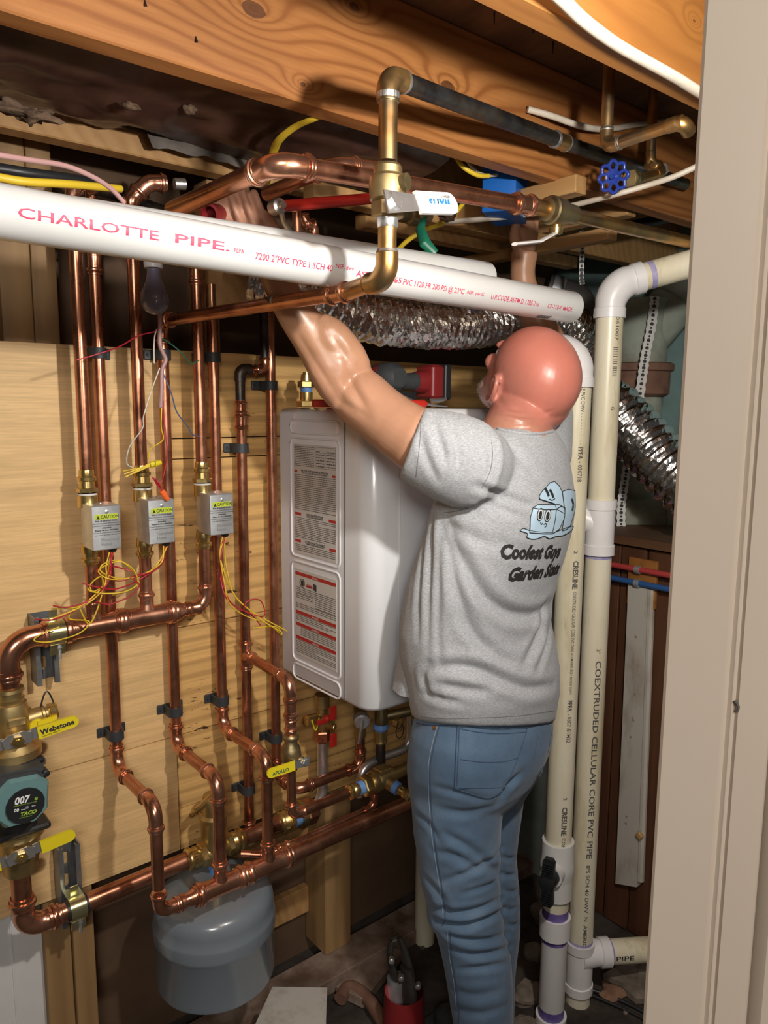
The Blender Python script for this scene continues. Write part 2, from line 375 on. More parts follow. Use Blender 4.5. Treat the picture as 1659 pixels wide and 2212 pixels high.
# floor: broken, dirty concrete
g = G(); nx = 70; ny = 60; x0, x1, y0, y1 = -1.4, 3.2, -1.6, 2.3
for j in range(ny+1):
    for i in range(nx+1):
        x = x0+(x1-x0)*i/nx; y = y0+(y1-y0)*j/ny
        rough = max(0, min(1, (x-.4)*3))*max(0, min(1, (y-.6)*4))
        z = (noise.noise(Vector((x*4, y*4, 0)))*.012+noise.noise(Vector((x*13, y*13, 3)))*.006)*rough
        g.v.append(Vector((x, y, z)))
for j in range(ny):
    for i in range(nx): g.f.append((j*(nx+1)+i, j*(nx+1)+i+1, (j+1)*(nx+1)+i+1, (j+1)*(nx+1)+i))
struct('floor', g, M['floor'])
# back wall behind the studs, right wall, far teal wall
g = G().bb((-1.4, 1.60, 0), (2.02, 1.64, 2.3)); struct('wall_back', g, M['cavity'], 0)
# plywood mounted on the studs
pl = bpy.data.objects.new('wall_plywood', None); C.objects.link(pl); pl.location = (.5, WY, 1.05); pl['kind'] = 'structure'
pl['label'] = 'plywood backboard that the copper pipes are clipped to'
T_ = .019; ZT = 1.611; ZB = .506; XV = .646; e = .0012
def panel(x0, x1, z0, z1, m, lab=None, ch=.0):
    g = G(); g.prism([(x0+e, z0+e), (x1-e, z0+e), (x1-e, z1-e), (x0+e, z1-e)], 0, T_, (0, WY, 0), (1, 0, 0), (0, 0, 1), (0, 1, 0))
    return obj('panel', g, m, pl, 0, lab)
panel(-.55, XV, .777, ZT, M['ply']); panel(-.55, XV, ZB, .777, M['ply'])
for z0, z1 in ((ZB, .605), (.605, .777), (.777, 1.02), (1.02, 1.385), (1.385, 1.428), (1.428, ZT)):
    panel(XV, 1.62, z0, z1, M['ply2'])
for o in pl.children:
    if o.data.materials[0] == M['ply2']: o['label'] = 'knotty plywood strip with dark grain streaks'
# studs
def stud(x0, x1, z0, z1, name='wall_stud', lab='', y0=None, grp=None, m='stud'):
    y0 = WY+T_+.001 if y0 is None else y0
    o = obj(name, G().rbox(((x0+x1)/2, (y0+1.598)/2, (z0+z1)/2), (x1-x0, 1.598-y0, z1-z0), .003), M[m], None, 30)
    return tag(o, lab, 'stud', grp)
xs = [at(x, 600, Y=1.53).x for x in (22, 66, 120)]
for i, (a, b, l) in enumerate(((xs[0]-.02, xs[1]-.001, 'pale pine stud left of the copper pipes, just under the white pipe'), (xs[1], xs[2], 'pine stud beside the leftmost copper riser above the plywood'))):
    stud(a, b, ZT-.6, 2.0, lab=l)
x = at(1155/2.592, 640, Y=1.53).x; stud(x-.012, x+.026, ZT-.3, 1.93, lab='narrow stud between the third valve riser and the return pipe, above the plywood')
x = at(455, 420, Y=1.53).x
o = obj('wall_stud', G().rbox((x+.006, 1.49, 1.82), (.10, .06, .26), .003), M['block'], None, 30); tag(o, 'short pine stud directly behind the raised hand', 'stud')
blk = obj('wood_block', G().rbox((xs[0]-.085, 1.530, at(8, 540, Y=1.50).z), (.12, .05, .045), .003), M['block'], None, 30); tag(blk, 'small end of a pine block at the left photo edge under the white pipe', 'wood block')
tag(blk, 'small end of a pine block at the left photo edge under the white pipe', 'wood block')
# lower studs
x0 = at(100, 2120, Y=1.52).x; x1 = at(158, 2120, Y=1.52).x; x2 = at(205, 2120, Y=1.52).x
stud(x0, x1-.001, .0, ZB-.002, lab='pine stud below the plywood, beside the white panel', y0=1.512)
stud(x1+.001, x2, .0, ZB-.002, lab='knotty pine stud below the plywood, right of its twin', y0=1.505)
x0 = at(703, 1950, Y=1.5).x; x1 = at(758, 1950, Y=1.5).x
stud(x0, x1, .045, ZB-.002, lab='lone stud below the plywood right of the grey tank', y0=1.50)
g = G().rbox((-.1, 1.545, .26), (2*(at(98, 2100, Y=1.54).x+.1), .02, .50), .002)
g.bb((at(30, 2100, Y=1.53).x-.0015, 1.533, .02), (at(30, 2100, Y=1.53).x+.0015, 1.536, .5))
struct('wall_lower_left', g, M['white'], 30, 'white painted panel below the plywood at the lower left')
# sole plate with chipped paint, base at the wall
tag(obj('sole_plate', G().rbox((1.15, 1.475, .022), (1.5, .10, .043), .003), M['plate'], None, 30), 'chipped painted timber plate on the floor along the back wall', 'timber')
# tan bars standing in for strips of light on the wall behind the tank
for z, l in ((.345, 'upper tan bar standing in for light on the wall behind the grey tank'), (.17, 'lower tan bar standing in for light on the wall behind the grey tank')):
    tag(obj('batten', G().rbox((.86, 1.588, z), (.36, .022, .075), .002), M['block'], None, 30), l, 'batten')

# joists
def joist(Y, name, mat, lab, x0=-1.2, x1=2.6, z0=1.945, th=.04, hh=.20):
    o = obj(name, G().rbox(((x0+x1)/2, Y+th/2, z0+hh/2), (x1-x0, th, hh), .004), mat, None, 30); return tag(o, lab, 'beam', None)
j0 = joist(.60, 'ceiling_joist', M['joist0'], 'bright orange joist at the upper right with the white cable stapled to it', x0=.2)
j1 = joist(1.0, 'ceiling_joist', M['joist'], 'large knotted joist crossing the top of the photo')
j2 = joist(1.40, 'ceiling_joist', M['block'], 'partly hidden joist behind the torn kraft paper')
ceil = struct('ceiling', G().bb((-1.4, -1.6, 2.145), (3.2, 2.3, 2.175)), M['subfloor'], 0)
# nails poking out of the subfloor / joist
for i, (px, py) in enumerate(((1068, 26), (1152, 45), (1195, 90), (1268, 105))):
    p = at(px, py, Z=2.145); tag(obj('nail', G().sweep([p+V(0, 0, .001), p-V(0, 0, .02)], [.0016, .0008], 6), M['black'], None), 'nail tip poking through the dark subfloor', 'nail', 'nail tips in the subfloor')
for i, (px, py, l) in enumerate(((423, 86, 'small dark nail in the face of the large joist'), (313, 8, 'small dark nail at the top left of the large joist'))):
    p = at(px, py, Y=1.0); tag(obj('nail', G().sweep([p+V(0, .001, .004), p+V(0, -.004, -.004)], .0014, 6), M['black'], None), l, 'nail')
# kraft paper insulation between joist 1 and 2
def sheet(name, pts_fn, nu, nv, mat, th=.003):
    g = G()
    for k in (0, 1):
        for j in range(nv+1):
            for i in range(nu+1):
                p = pts_fn(i/nu, j/nv); g.v.append(p+V(0, 0, th*k))
    n = (nu+1)*(nv+1)
    for j in range(nv):
        for i in range(nu):
            a = j*(nu+1)+i; q = (a, a+1, a+nu+2, a+nu+1); g.f.append(q[::-1]); g.f.append(tuple(x+n for x in q))
    return obj(name, g, mat, None, 60)
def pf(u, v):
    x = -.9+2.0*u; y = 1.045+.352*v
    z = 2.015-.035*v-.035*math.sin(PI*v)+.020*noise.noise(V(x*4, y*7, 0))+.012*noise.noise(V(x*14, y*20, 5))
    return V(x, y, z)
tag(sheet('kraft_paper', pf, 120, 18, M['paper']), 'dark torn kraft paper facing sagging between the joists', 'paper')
def pf2(u, v):
    x = .36+.42*u; y = 1.385-.02*v; return V(x, y-.006*math.sin(PI*v)-.004, 1.995-.020*v-.6*.012*noise.noise(V(x*30, v*2, 0))-(.02*v if u > .5 else 0))
tag(sheet('paper_flange', pf2, 40, 6, M['paper_edge']), 'grey torn paper flange curling off the rear joist', 'paper')
def fluff(name, c, r, lab, seed):
    g = G().ball(c, r, 20, 12)
    for v in g.v: d = v-c; v += d*(noise.noise(v*60+V(seed, 0, 0))*1.1+noise.noise(v*170)*.9)
    tag(obj(name, g, M['fluff'], None, 80), lab, 'insulation')
fluff('insulation_tuft', at(60, 245, Y=1.22), V(.030, .02, .010), 'tan tuft of insulation hanging at the left under the big joist', 1)
fluff('insulation_tuft', at(288, 228, Y=1.2), V(.011, .008, .004), 'small tan tuft of insulation in the torn paper', 2)
fluff('insulation_tuft', at(412, 235, Y=1.2), V(.010, .008, .005), 'small orange tuft of insulation near the big joist', 3)
fluff('insulation_tuft', at(962, 462, Y=1.12), V(.022, .012, .012), 'tuft of insulation hanging below the blue electrical box', 4)
# right side: dark panelling low down, open above to the stack and the far teal wall
XR = 1.81
wr = struct('wall_right', G().bb((XR+.02, .1, 0), (XR+.06, 1.26, 1.125)), M['cabinet'], 0)
ys = [.1, .37, .64, .86, .985, 1.085, 1.165, 1.235]
for i in range(len(ys)-1):
    obj('panel', G().rbox((XR+.01, (ys[i]+ys[i+1])/2, .56), (.018+.006*(i % 2), ys[i+1]-ys[i]-.006, 1.12), .003), M['cabinet'], wr, 30)
struct('wall_foundation', G().bb((XR, 1.262, 0), (XR+.1, 1.6, 1.125)), plain('foundation_stone', (.10, .12, .11), .8, col2=(.18, .20, .18), scale=7, bmp=.6), 0)
struct('trim_1', G().bb((XR-.02, .1, 1.127), (XR+.5, 1.6, 1.15)), M['dark_wood'], 0)
struct('wall_far', G().bb((2.42, .1, 1.15), (2.46, 2.2, 2.14)), M['teal_wall'], 0)
struct('wall_far_back', G().bb((1.7, 1.9, 1.15), (2.42, 1.94, 2.14)), M['cavity'], 0)
o = obj('timber_post', G().rbox((2.385, 1.30, 1.50), (.03, .05, .68), .003), M['block'], None, 30); tag(o, 'brown timber batten against the teal wall behind the silver duct', 'batten')
# ---------------------------------------------------------------- pipe fittings
def dirv(a, b): return (Vector(b)-Vector(a)).normalized()
def cyl(a, b, r, seg=18): return G().sweep([a, b], r, seg)
def pipe(T, a, b, r, mat, seg=18, name='pipe', label=None): return obj(name, cyl(a, b, r, seg), mat, T, 40, label)
# profile of a pressed cup: list of (distance from its open end, radius factor)
CUP = [(0, 1.02), (0, 1.16), (.12, 1.20), (.20, 1.13), (.24, 1.34), (.36, 1.42), (.48, 1.34), (.52, 1.12), (.58, 1.12), (.60, 1.19), (.66, 1.19), (.69, 1.13), (1.0, 1.12)]
SOLD = [(0, 1.0), (0, 1.10), (.08, 1.13), (.12, 1.13), (1.0, 1.13)]
def cup(r, c, prof=CUP): return [(h*c, k*r) for h, k in prof]
def coupling(T, p, ax, r, L, mat, name='coupling', prof=CUP, label=None, r2=None):
    r2 = r2 or r; a = cup(r, L/2*.98, prof); b = cup(r2, L/2*.98, prof)
    P = [(-L/2+h, k) for h, k in a]+[(L/2-h, k) for h, k in b[::-1]]
    return obj(name, G().lathe(p, ax, P, 20), mat, T, 40, label)
def elbow(T, p, d1, d2, r, mat, R=None, c=None, prof=CUP, name='elbow', label=None):
    # p corner; d1 direction from corner to first leg, d2 to second leg
    d1 = Vector(d1).normalized(); d2 = Vector(d2).normalized(); R = R or 2.0*r; c = c or 1.7*r
    ang = PI-d1.angle(d2); t = R*math.tan(ang/2); p = Vector(p)
    n = d1.cross(d2).normalized(); cen_dir = (d1+d2).normalized(); cen = p+cen_dir*(R/math.cos(ang/2))
    pts = []; rad = []
    s0 = p+d1*(t+c)
    for h, k in cup(r, c, prof): pts.append(s0-d1*h); rad.append(k)
    a0 = p+d1*t-cen; N = 9; ax = a0.cross(p+d2*t-cen).normalized()
    for i in range(1, N):
        pts.append(cen+Matrix.Rotation(ang*i/N, 3, ax)@a0); rad.append(r*(1.12+.05*math.sin(PI*i/N)))
    s1 = p+d2*(t+c)
    for h, k in cup(r, c, prof)[::-1]: pts.append(s1-d2*h); rad.append(k)
    g = G(); sweep_fixed(g, pts, rad, 18, n, s0, d1)
    obj(name, g, mat, T, 45, label); return t+c*.6
def sweep_fixed(g, pts, rad, seg, up, *_):
    # sweep in a plane whose normal is up (steps of zero length allowed)
    n = len(pts); T = []
    for i in range(n):
        a = pts[max(i-1, 0)]; b = pts[min(i+1, n-1)]; k = 1
        while (b-a).length < 1e-7: k += 1; a = pts[max(i-k, 0)]; b = pts[min(i+k, n-1)]
        T.append((b-a).normalized())
    base = len(g.v)
    for i in range(n):
        v = up.normalized(); u = T[i].cross(v).normalized()
        for k in range(seg):
            a = 2*PI*(k+.5)/seg; g.v.append(pts[i]+(u*math.cos(a)+v*math.sin(a))*rad[i])
    for i in range(n-1):
        for k in range(seg): g.f.append((base+i*seg+k, base+i*seg+(k+1) % seg, base+(i+1)*seg+(k+1) % seg, base+(i+1)*seg+k))
    g.f.append(tuple(base+k for k in range(seg))[::-1]); g.f.append(tuple(base+(n-1)*seg+k for k in range(seg)))
def run(T, pts, r, mat='copper', fit='copper_fit', prof=CUP, R=None, c=None, skip=()):
    pts = [Vector(p) for p in pts]; n = len(pts); off = [0]*n
    for i in range(1, n-1):
        if i in skip: continue
        off[i] = elbow(T, pts[i], pts[i-1]-pts[i], pts[i+1]-pts[i], r, M[fit], R, c, prof)
    for i in range(n-1):
        d = dirv(pts[i], pts[i+1]); a = pts[i]+d*off[i]; b = pts[i+1]-d*off[i+1]
        if (b-a).dot(d) > .002: pipe(T, a, b, r, M[mat])
def tee(T, p, ax, br, r, rb, L, Lb, mat, prof=CUP, label=None):
    g = G(); a = cup(r, L*.30, prof); P = [(-L/2+h, k) for h, k in a]+[(L/2-h, k) for h, k in a[::-1]]
    g.lathe(p, ax, P, 20)
    br = Vector(br).normalized(); b = cup(rb, Lb*.45, prof); Q = [(0, rb*1.35), (r*1.0, rb*1.32), (r*1.35, rb*1.13)]+[(Lb-h, k) for h, k in b[::-1]]
    g.lathe(p, br, Q, 20); return obj('tee', g, mat, T, 42, label)
def wallclamp(x, z, y=1.47, r=.0111, grp=None, lab='', w=.048, xo=0):
    # black plastic pipe strap: base strip on the wall with two ears, loop round the pipe
    g = G(); hh = .010
    g.rbox((x+xo, WY-.003, z), (w, .005, hh*2), .004, Matrix.Rotation(PI/2, 3, 'X') if False else None)
    for s in (-1, 1): g.lathe((x+xo+s*(w/2-.008), WY-.006, z), (0, -1, 0), [(0, .0035), (.0025, .003)], 8)
    n = 14; P = []
    out = [(math.cos(PI*i/n), math.sin(PI*i/n)) for i in range(n+1)]
    ro = r+.0045; ri = r+.0008; o = V(x, y, z)
    poly = [(-ro, -(WY-.004-y))]+[(-ro*a, ro*b) for a, b in out]+[(ro, -(WY-.004-y))]+[(ri, -(WY-.004-y))]+[(ri*a, ri*b) for a, b in out]+[(-ri, -(WY-.004-y))]
    m = len(poly)//2
    outer = poly[:m]; inner = poly[m:][::-1]
    for zz in (-hh, hh):
        for a, b in outer: g.v.append(V(x+a, y-b, z+zz))
        for a, b in inner: g.v.append(V(x+a, y-b, z+zz))
    base = len(g.v)-4*m; L1 = base+2*m
    for i in range(m-1):
        a, b = base+i, base+i+1; c, d = base+m+i, base+m+i+1
        g.f += [(a, b, d, c), (L1+i, L1+m+i, L1+m+i+1, L1+i+1), (a, L1+i, L1+i+1, b), (c, d, L1+m+i+1, L1+m+i)]
    return tag(obj('pipe_clamp', g, M['clamp'], None, 40), lab, 'clamp', grp)
RZ = .0116; RH = .0178
YV = 1.43; YR = 1.47
X1, X2, X3 = at(183, 950, Y=YV).x, at(303, 950, Y=YV).x, at(434, 950, Y=YV).x
XR1, XR2, XR3, XR4, XR5 = .504, .632, .742, .804, .880
up = V(0, 0, 1)
# supply manifold
ZH = at(210, 1350, Y=YV).z
T = thing('supply_manifold', 'copper manifold with two upright tees and an elbow under the three valves', 'pipe', (X1, YV, ZH))
xl = at(18, 1450, Y=YV).x; xe = X3
zl = at(20, 1490, Y=YV).z
R_ = .045
tee(T, (X1, YV, ZH), (1, 0, 0), up, RH, RZ, .125, .052, M['copper_fit'])
tee(T, (X2, YV, ZH), (1, 0, 0), up, RH, RZ, .125, .052, M['copper_fit'])
off = elbow(T, (xl, YV, ZH), (1, 0, 0), (0, 0, -1), RH, M['copper_fit'], R_, .03)
pipe(T, (xl+off, YV, ZH), (X1-.04, YV, ZH), RH, M['copper']); pipe(T, (X1+.04, YV, ZH), (X2-.04, YV, ZH), RH, M['copper'])
pipe(T, (xl, YV, ZH-off), (xl, YV, zl), RH, M['copper'])
# reducer to the small elbow
g = G().lathe((X2+.055, YV, ZH), (1, 0, 0), [(0, RH*1.13), (.010, RH*1.12), (.022, RZ*1.15), (.045, RZ*1.13), (.05, RZ*1.4), (.056, RZ*1.4), (.06, RZ*1.1)], 20)
obj('reducer', g, M['copper_fit'], T, 40)
elbow(T, (X3, YV, ZH), (-1, 0, 0), up, RZ, M['copper_fit'], .026, .022)
pipe(T, (X2+.11, YV, ZH), (X3-.03, YV, ZH), RZ, M['copper'])
# three valves
def zone_valve(x, ztop, zbot, lab):
    # px measured top and bottom of the metal head
    T = thing('zone_valve', lab, 'valve', (x, YV, zbot), None)
    hz = (ztop+zbot)/2; hh = ztop-zbot; wd = .052; dp = .062; cx = x+.012; cy = YV-.030
    g = G().rbox((cx, cy, hz), (wd, dp, hh), .003, None, 2); obj('cover', g, M['galv'], T, 35)
    g = G().lathe((x, YV, zbot-.035), up, [(0, RZ*1.02), (0, RZ*1.2), (.004, RZ*1.25), (.006, RZ*1.5), (.011, RZ*1.5), (.013, RZ*1.2), (.022, RZ*1.25), (.023, RZ*1.45), (.03, RZ*1.45), (.04, RZ*1.3)], 18)
    obj('lower_adapter', g, M['brass'], T, 38); g = G()
    g.lathe((x, YV, ztop+.002), up, [(-.01, RZ*1.6), (.012, RZ*1.6), (.013, RZ*1.45), (.016, RZ*1.45)], 18)
    g.hexn((x, YV, ztop+.019), up, .009, RZ*1.7)
    g.lathe((x, YV, ztop+.028), up, [(0, RZ*1.3), (.012, RZ*1.22), (.014, RZ*1.5), (.020, RZ*1.5), (.022, RZ*1.2), (.03, RZ*1.22), (.034, RZ*1.12)], 18)
    obj('upper_adapter', g, M['brass'], T, 38)
    obj('thread_tape', G().lathe((x, YV, ztop+.014), up, [(0, RZ*1.5), (.004, RZ*1.52)], 18), M['white'], T)
    fy = cy-dp/2; cxs = cx; f = on_plane((cxs, fy, zbot), (1, 0, 0), (0, 0, 1), .0004); k = hh
    lab_o = obj('caution_label', G().prism([(-.021, k*.69), (.021, k*.69), (.021, k*.79), (.019, k*.81), (-.019, k*.81), (-.021, k*.79)], 0, .0004, (cxs, fy, zbot), (1, 0, 0), (0, 0, 1), (0, -1, 0)), M['lime_label'], T, 0, 'yellow caution label')
    f2 = on_plane((cxs, fy, zbot), (1, 0, 0), (0, 0, 1), .0007)
    lettering('CAUTION', lambda a, b: f2(a-.0105, b+k*.715), M['ink'], lab_o, .0085, bold=.02, xs=.86)
    t_ = G(); t_.add([f2(-.0185, k*.705), f2(-.0115, k*.705), f2(-.015, k*.785)], [(0, 1, 2)]); obj('warning_triangle', t_, M['ink'], lab_o, 0)
    for i, (s, w_) in enumerate((('Risk of electrical shock.', .0042), ('Disconnect power before servicing', .0036), ('to prevent electrical shock or damage', .0034), ('Attention', .0042), ('Risque de choc electrique', .0040), ('Couper le courant avant l entretien', .0034), ('pour eviter les chocs electriques', .0034))):
        zz = k*(.645-.052*i)
        lettering(s, lambda a, b, zz=zz: f(a, b+zz), M['ink'], T, w_, 'small_print', align='CENTER', bold=.03 if i in (0, 3, 4) else .005)
    for i, s in enumerate(('Honeywell', 'Home')):
        lettering(s, lambda a, b, i=i: f(a-.011, b+k*(.20-.10*i)), M['steel'], T, .0095, 'embossed_lettering', bold=.02, xs=.8)
    obj('screw', G().lathe((cxs+.001, fy, zbot+k*.86), (0, -1, 0), [(0, .0038), (.0012, .0035), (.0016, .0026)], 12), M['steel'], T)
    obj('screw', G().lathe((cxs+.001, cy, ztop), up, [(0, .003), (.002, .0024)], 10), M['steel'], T)
    obj('wire_bushing', G().lathe((cxs+.015, cy-.012, zbot+.002), (0, 0, -1), [(0, .0085), (.006, .0085), (.010, .006)], 12), M['black'], T)
    return V(cxs+.015, cy-.012, zbot-.008)
def zof(px, py): return at(px, py, Y=YV-.061).z
z1t, z1b = zof(215, 1093), zof(215, 1190); z2t, z2b = zof(330, 1080), zof(330, 1177); z3t, z3b = zof(465, 1068), zof(465, 1157)
w1 = zone_valve(X1, z1t, z1b, 'zinc-boxed zone valve with yellow caution label, leftmost of the three')
w2 = zone_valve(X2, z2t, z2b, 'zinc-boxed zone valve, middle of the three, orange wire nut above its corner')
w3 = zone_valve(X3, z3t, z3b, 'zinc-boxed zone valve, rightmost of the three, loose wires hanging to the right')
for i, (x, zt, zb, zz, l) in enumerate(((X1, z1t, z1b, at(165, 395, Y=YV).z, 'leftmost'), (X2, z2t, z2b, at(285, 430, Y=YV).z, 'middle'), (X3, z3t, z3b, at(410, 590, Y=YV).z, 'rightmost'))):
    T = thing('supply_riser', 'copper riser above the %s zone valve' % l, 'pipe', (x, YV, zt+.04))
    if i == 0:
        zz = at(180, 392, Y=YV).z; run(T, [(x, YV, zt+.045), (x, YV, zz), (x+.20, YV+.075, zz-.008)], RZ, R=.028)
        # tarnished branch continues: last leg recoloured
        T.children[-1].data = T.children[-1].data.copy(); T.children[-1].data.materials[0] = M['copper_dark']; T.children[-1]['label'] = 'dark tarnished pipe'
    elif i == 1:
        p = V(x, YV, at(285, 432, Y=YV).z); q = at(320, 395, Y=YV-.01); r_ = at(400, 398, Y=YV-.02)
        elbow(T, p, (0, 0, -1), q-p, RZ*1.15, M['copper_fit'], .02, .016); pipe(T, (x, YV, zt+.045), p-V(0, 0, .02), RZ, M['copper'])
        pipe(T, p+(q-p)*.25, q-(q-p)*.25, RZ*1.15, M['copper_fit']); elbow(T, q, p-q, r_-q, RZ*1.15, M['copper_fit'], .03, .022)
        pipe(T, q+(r_-q)*.7, r_, RZ*.9, M['solder'])
    else:
        pipe(T, (x, YV, zt+.045), (x, YV, zz+.07), RZ, M['copper']); coupling(T, (x, YV, zz), up, RZ, .045, M['copper_fit'])
    if i < 2: pass
    T2 = thing('valve_stub', 'short copper pipe between the manifold and the %s zone valve' % l, 'pipe', (x, YV, ZH+.05))
    pipe(T2, (x, YV, ZH+.048 if i < 2 else ZH+.045), (x, YV, zb-.033), RZ, M['copper'])
# returns
YB = 1.278
ZBH = .544   # lower header height
def ret(xw, xs, ztop, zk, lab, ybx):
    T = thing('return_pipe', lab, 'pipe', (xw, YR, zk))
    zk2 = zk
    pts = [(xw, YR, ztop), (xw, YR, zk), (xw, YB, zk+.003), (xw, YB, ybx)]
    run(T, pts, RZ, R=.030, c=.022); return T
T = ret(XR1, 0, at(213, 520, Y=YR).z+.10, .757, 'copper return pipe nearest the left, ending in the lower manifold elbow', ZBH+.05)
coupling(T, (XR1, YR, at(216, 566, Y=YR).z), up, RZ, .05, M['copper_fit'])
T = ret(XR2, 0, at(356, 735, Y=YR).z, .768, 'middle copper return pipe, joined at the top to the slanting pipe', ZBH+.052)
T = ret(XR3, 0, 1.745, .780, 'copper return pipe right of the third zone valve', ZBH+.052)
# lower manifold
T = thing('return_manifold', 'copper lower manifold running right in front of the grey tank', 'pipe', (XR2, YB, ZBH))
RB = .0172
elbow(T, (XR1, YB, ZBH), up, (1, 0, 0), RZ, M['copper_fit'], .022, .020)
g = G().lathe((XR1+.035, YB, ZBH), (1, 0, 0), [(0, RZ*1.13), (.006, RZ*1.13), (.008, RZ*1.4), (.014, RZ*1.4), (.016, RZ*1.15), (.028, RZ*1.2), (.040, RB*1.12), (.05, RB*1.12)], 20); obj('reducer', g, M['copper_fit'], T, 40)
tee(T, (XR2, YB, ZBH), (1, 0, 0), up, RB, RZ, .115, .055, M['copper_fit']); tee(T, (XR3, YB, ZBH), (1, 0, 0), up, RB, RZ, .115, .055, M['copper_fit'])
pipe(T, (XR2+.035, YB, ZBH), (XR3-.035, YB, ZBH), RB, M['copper'])
pipe(T, (XR3+.035, YB, ZBH), (1.5, YB, ZBH+.004), RB, M['copper'])
# circuit 4 (branch with yellow-handled valve) and 5 (stainless side)
T = thing('copper_circuit', 'copper pipe with a dark crook at its top and a tee below', 'pipe', (XR4, YR, 1.0))
zt = at(530, 798, Y=YR).z; zc = at(530, 1415, Y=YR).z
xq = at(572, 795, Y=YR).x
pc = V(XR4, YR, zt); pq = V(xq, YR, zt)
elbow(T, pc, (0, 0, -1), (1, 0, 0), RZ*.95, M['copper_dark'], .014, .012, SOLD, label='dark tarnished elbow')
elbow(T, pq, (-1, 0, 0), up, RZ*.85, M['copper_fit'], .016, .012)
pipe(T, pq+V(0, 0, .02), (xq, YR, 1.76), RZ*.85, M['copper_dark'])
pipe(T, pc+V(.02, 0, 0), pq-V(.02, 0, 0), RZ*.85, M['copper'])
zn = at(530, 870, Y=YR).z
pipe(T, pc-V(0, 0, .02), (XR4, YR, zn), RZ*.9, M['copper_dark'], label='dark tarnished pipe')
coupling(T, (XR4, YR, at(531, 880, Y=YR).z), up, RZ*.9, .03, M['copper_fit']); coupling(T, (XR4, YR, at(531, 910, Y=YR).z), up, RZ, .036, M['copper_fit'])
pipe(T, (XR4, YR, zn), (XR4, YR, zc+.03), RZ, M['copper'])
tee(T, (XR4, YR, zc), up, (0, -1, 0), RZ, RZ*.9, .07, .035, M['copper_fit'])
zbt = at(535, 1785, Y=YR).z
pipe(T, (XR4, YR, zc-.03), (XR4, YR, zbt), RZ, M['copper'])
coupling(T, (XR4, YR, zbt), up, RZ, .03, M['copper_fit'])
pb = V(XR4, 1.283, zc-.006); zz1 = at(625, 1590, Y=1.283).z; zvb = at(628, 1672, Y=1.283).z; zeb = at(630, 1762, Y=1.283).z
run(T, [(XR4, YR-.03, zc), pb, (XR4, 1.283, zz1)], RZ*.95, R=.028, c=.02)
coupling(T, (XR4, 1.283, at(623, 1530, Y=1.283).z), up, RZ*.95, .05, M['copper_fit'])
coupling(T, (XR4, 1.283, at(624, 1566, Y=1.283).z), up, RZ*.9, .03, M['copper_fit'])
# little brass ball valve
g = G().lathe((XR4, 1.283, zz1+.004), (0, 0, -1), [(0, RZ*1.2), (.004, RZ*1.3), (.006, RZ*1.5), (.010, RZ*1.5), (.012, RZ*1.15), (.022, RZ*1.2), (.03, RZ*1.75), (.05, RZ*1.9), (.06, RZ*1.6), (.072, RZ*1.2), (.08, RZ*1.15)], 16)
g.lathe((XR4, 1.283, at(628, 1640, Y=1.283).z), (.55, -.8, 0), [(0, .010), (.026, .009), (.03, .006)], 12)
obj('ball_valve_body', g, M['brass_old'], T, 40)
hv = V(XR4, 1.283, at(628, 1642, Y=1.283).z)+V(.55, -.8, 0).normalized()*.032
hw = at(576, 1673, Y=hv.y+.004)
def lever(T, a, b, n, w, th, mat, grip=.35, lab=None, nut=True, rod='steel'):
    a = Vector(a); b = Vector(b); d = (b-a); L = d.length; d.normalize(); n = Vector(n); n = (n-d*n.dot(d)).normalized(); s = n.cross(d)
    k = L*grip
    o = obj('handle_bar', G().prism([(-w*.6, -w*.5), (-w*.4, w*.5), (k+.01, w*.32), (k+.01, -w*.32)], -.0012, .0012, a, d, s, n), M[rod], T, 20)
    P = [(k, -w/2), (L-w*.5, -w/2)]+[(L-w*.5+w*.5*math.sin(PI*i/6), -w/2*math.cos(PI*i/6)) for i in range(1, 6)]+[(L-w*.5, w/2), (k, w/2)]
    gr = obj('handle_grip', G().prism(P, -th/2, th/2, a, d, s, n), M[mat], o, 30, lab)
    if nut: obj('handle_nut', G().hexn(a+n*.001, n, .006, w*.38), M['steel'], o, 25)
    return o, a, d, s, n, gr
o, a, d, s, n, gr = lever(T, hv, hw, (.5, -.85, .1), .020, .004, 'yellow', .28, 'yellow ball valve grip')
fp = on_plane(hw, d*-1, s*-1, 0)
lettering('APOLLO', lambda x, y: hw+(-d)*(x+.012)+(-s)*(y-.006)*1+n*.0026, M['green'], gr, .010, bold=.03)
pe = V(XR4, 1.283, zeb)
pipe(T, (XR4, 1.283, zz1-.07), (XR4, 1.283, zeb+.02), RZ*.85, M['copper'])
pe2 = V(.96, 1.283, at(752, 1713, Y=1.283).z)
elbow(T, pe, up, pe2-pe, RZ*.85, M['copper_fit'], .018, .014)
pipe(T, pe+(pe2-pe).normalized()*.03, at(757, 1711, Y=1.283), RZ*.95, M['copper'])
# mixing valve at its right end
q0 = at(752, 1713, Y=1.283); q1 = at(868, 1664, Y=1.283); dq = dirv(q0, q1)
TM = thing('mixing_valve', 'brass mixing valve with blue thread sealant low under the water heater', 'valve', q0)
obj('press_adapter', G().lathe(q0, dq, [(0, RZ*1.1), (.003, RZ*1.5), (.009, RZ*1.5), (.011, RZ*1.2), (.016, RZ*1.5), (.022, RZ*1.45), (.024, RZ*1.2), (.03, RZ*1.2)], 18), M['brass'], TM, 40)
obj('sealant', G().lathe(q0+dq*.028, dq, [(0, RZ*1.3), (.012, RZ*1.35)], 18), M['blue_tape'], TM, 40)
obj('union_nut', G().hexn(q0+dq*.040, dq, .022, RZ*2.1).lathe(q0+dq*.062, dq, [(0, RZ*1.9), (.01, RZ*2.3), (.016, RZ*2.3), (.018, RZ*1.6)], 18), M['brass'], TM, 30)
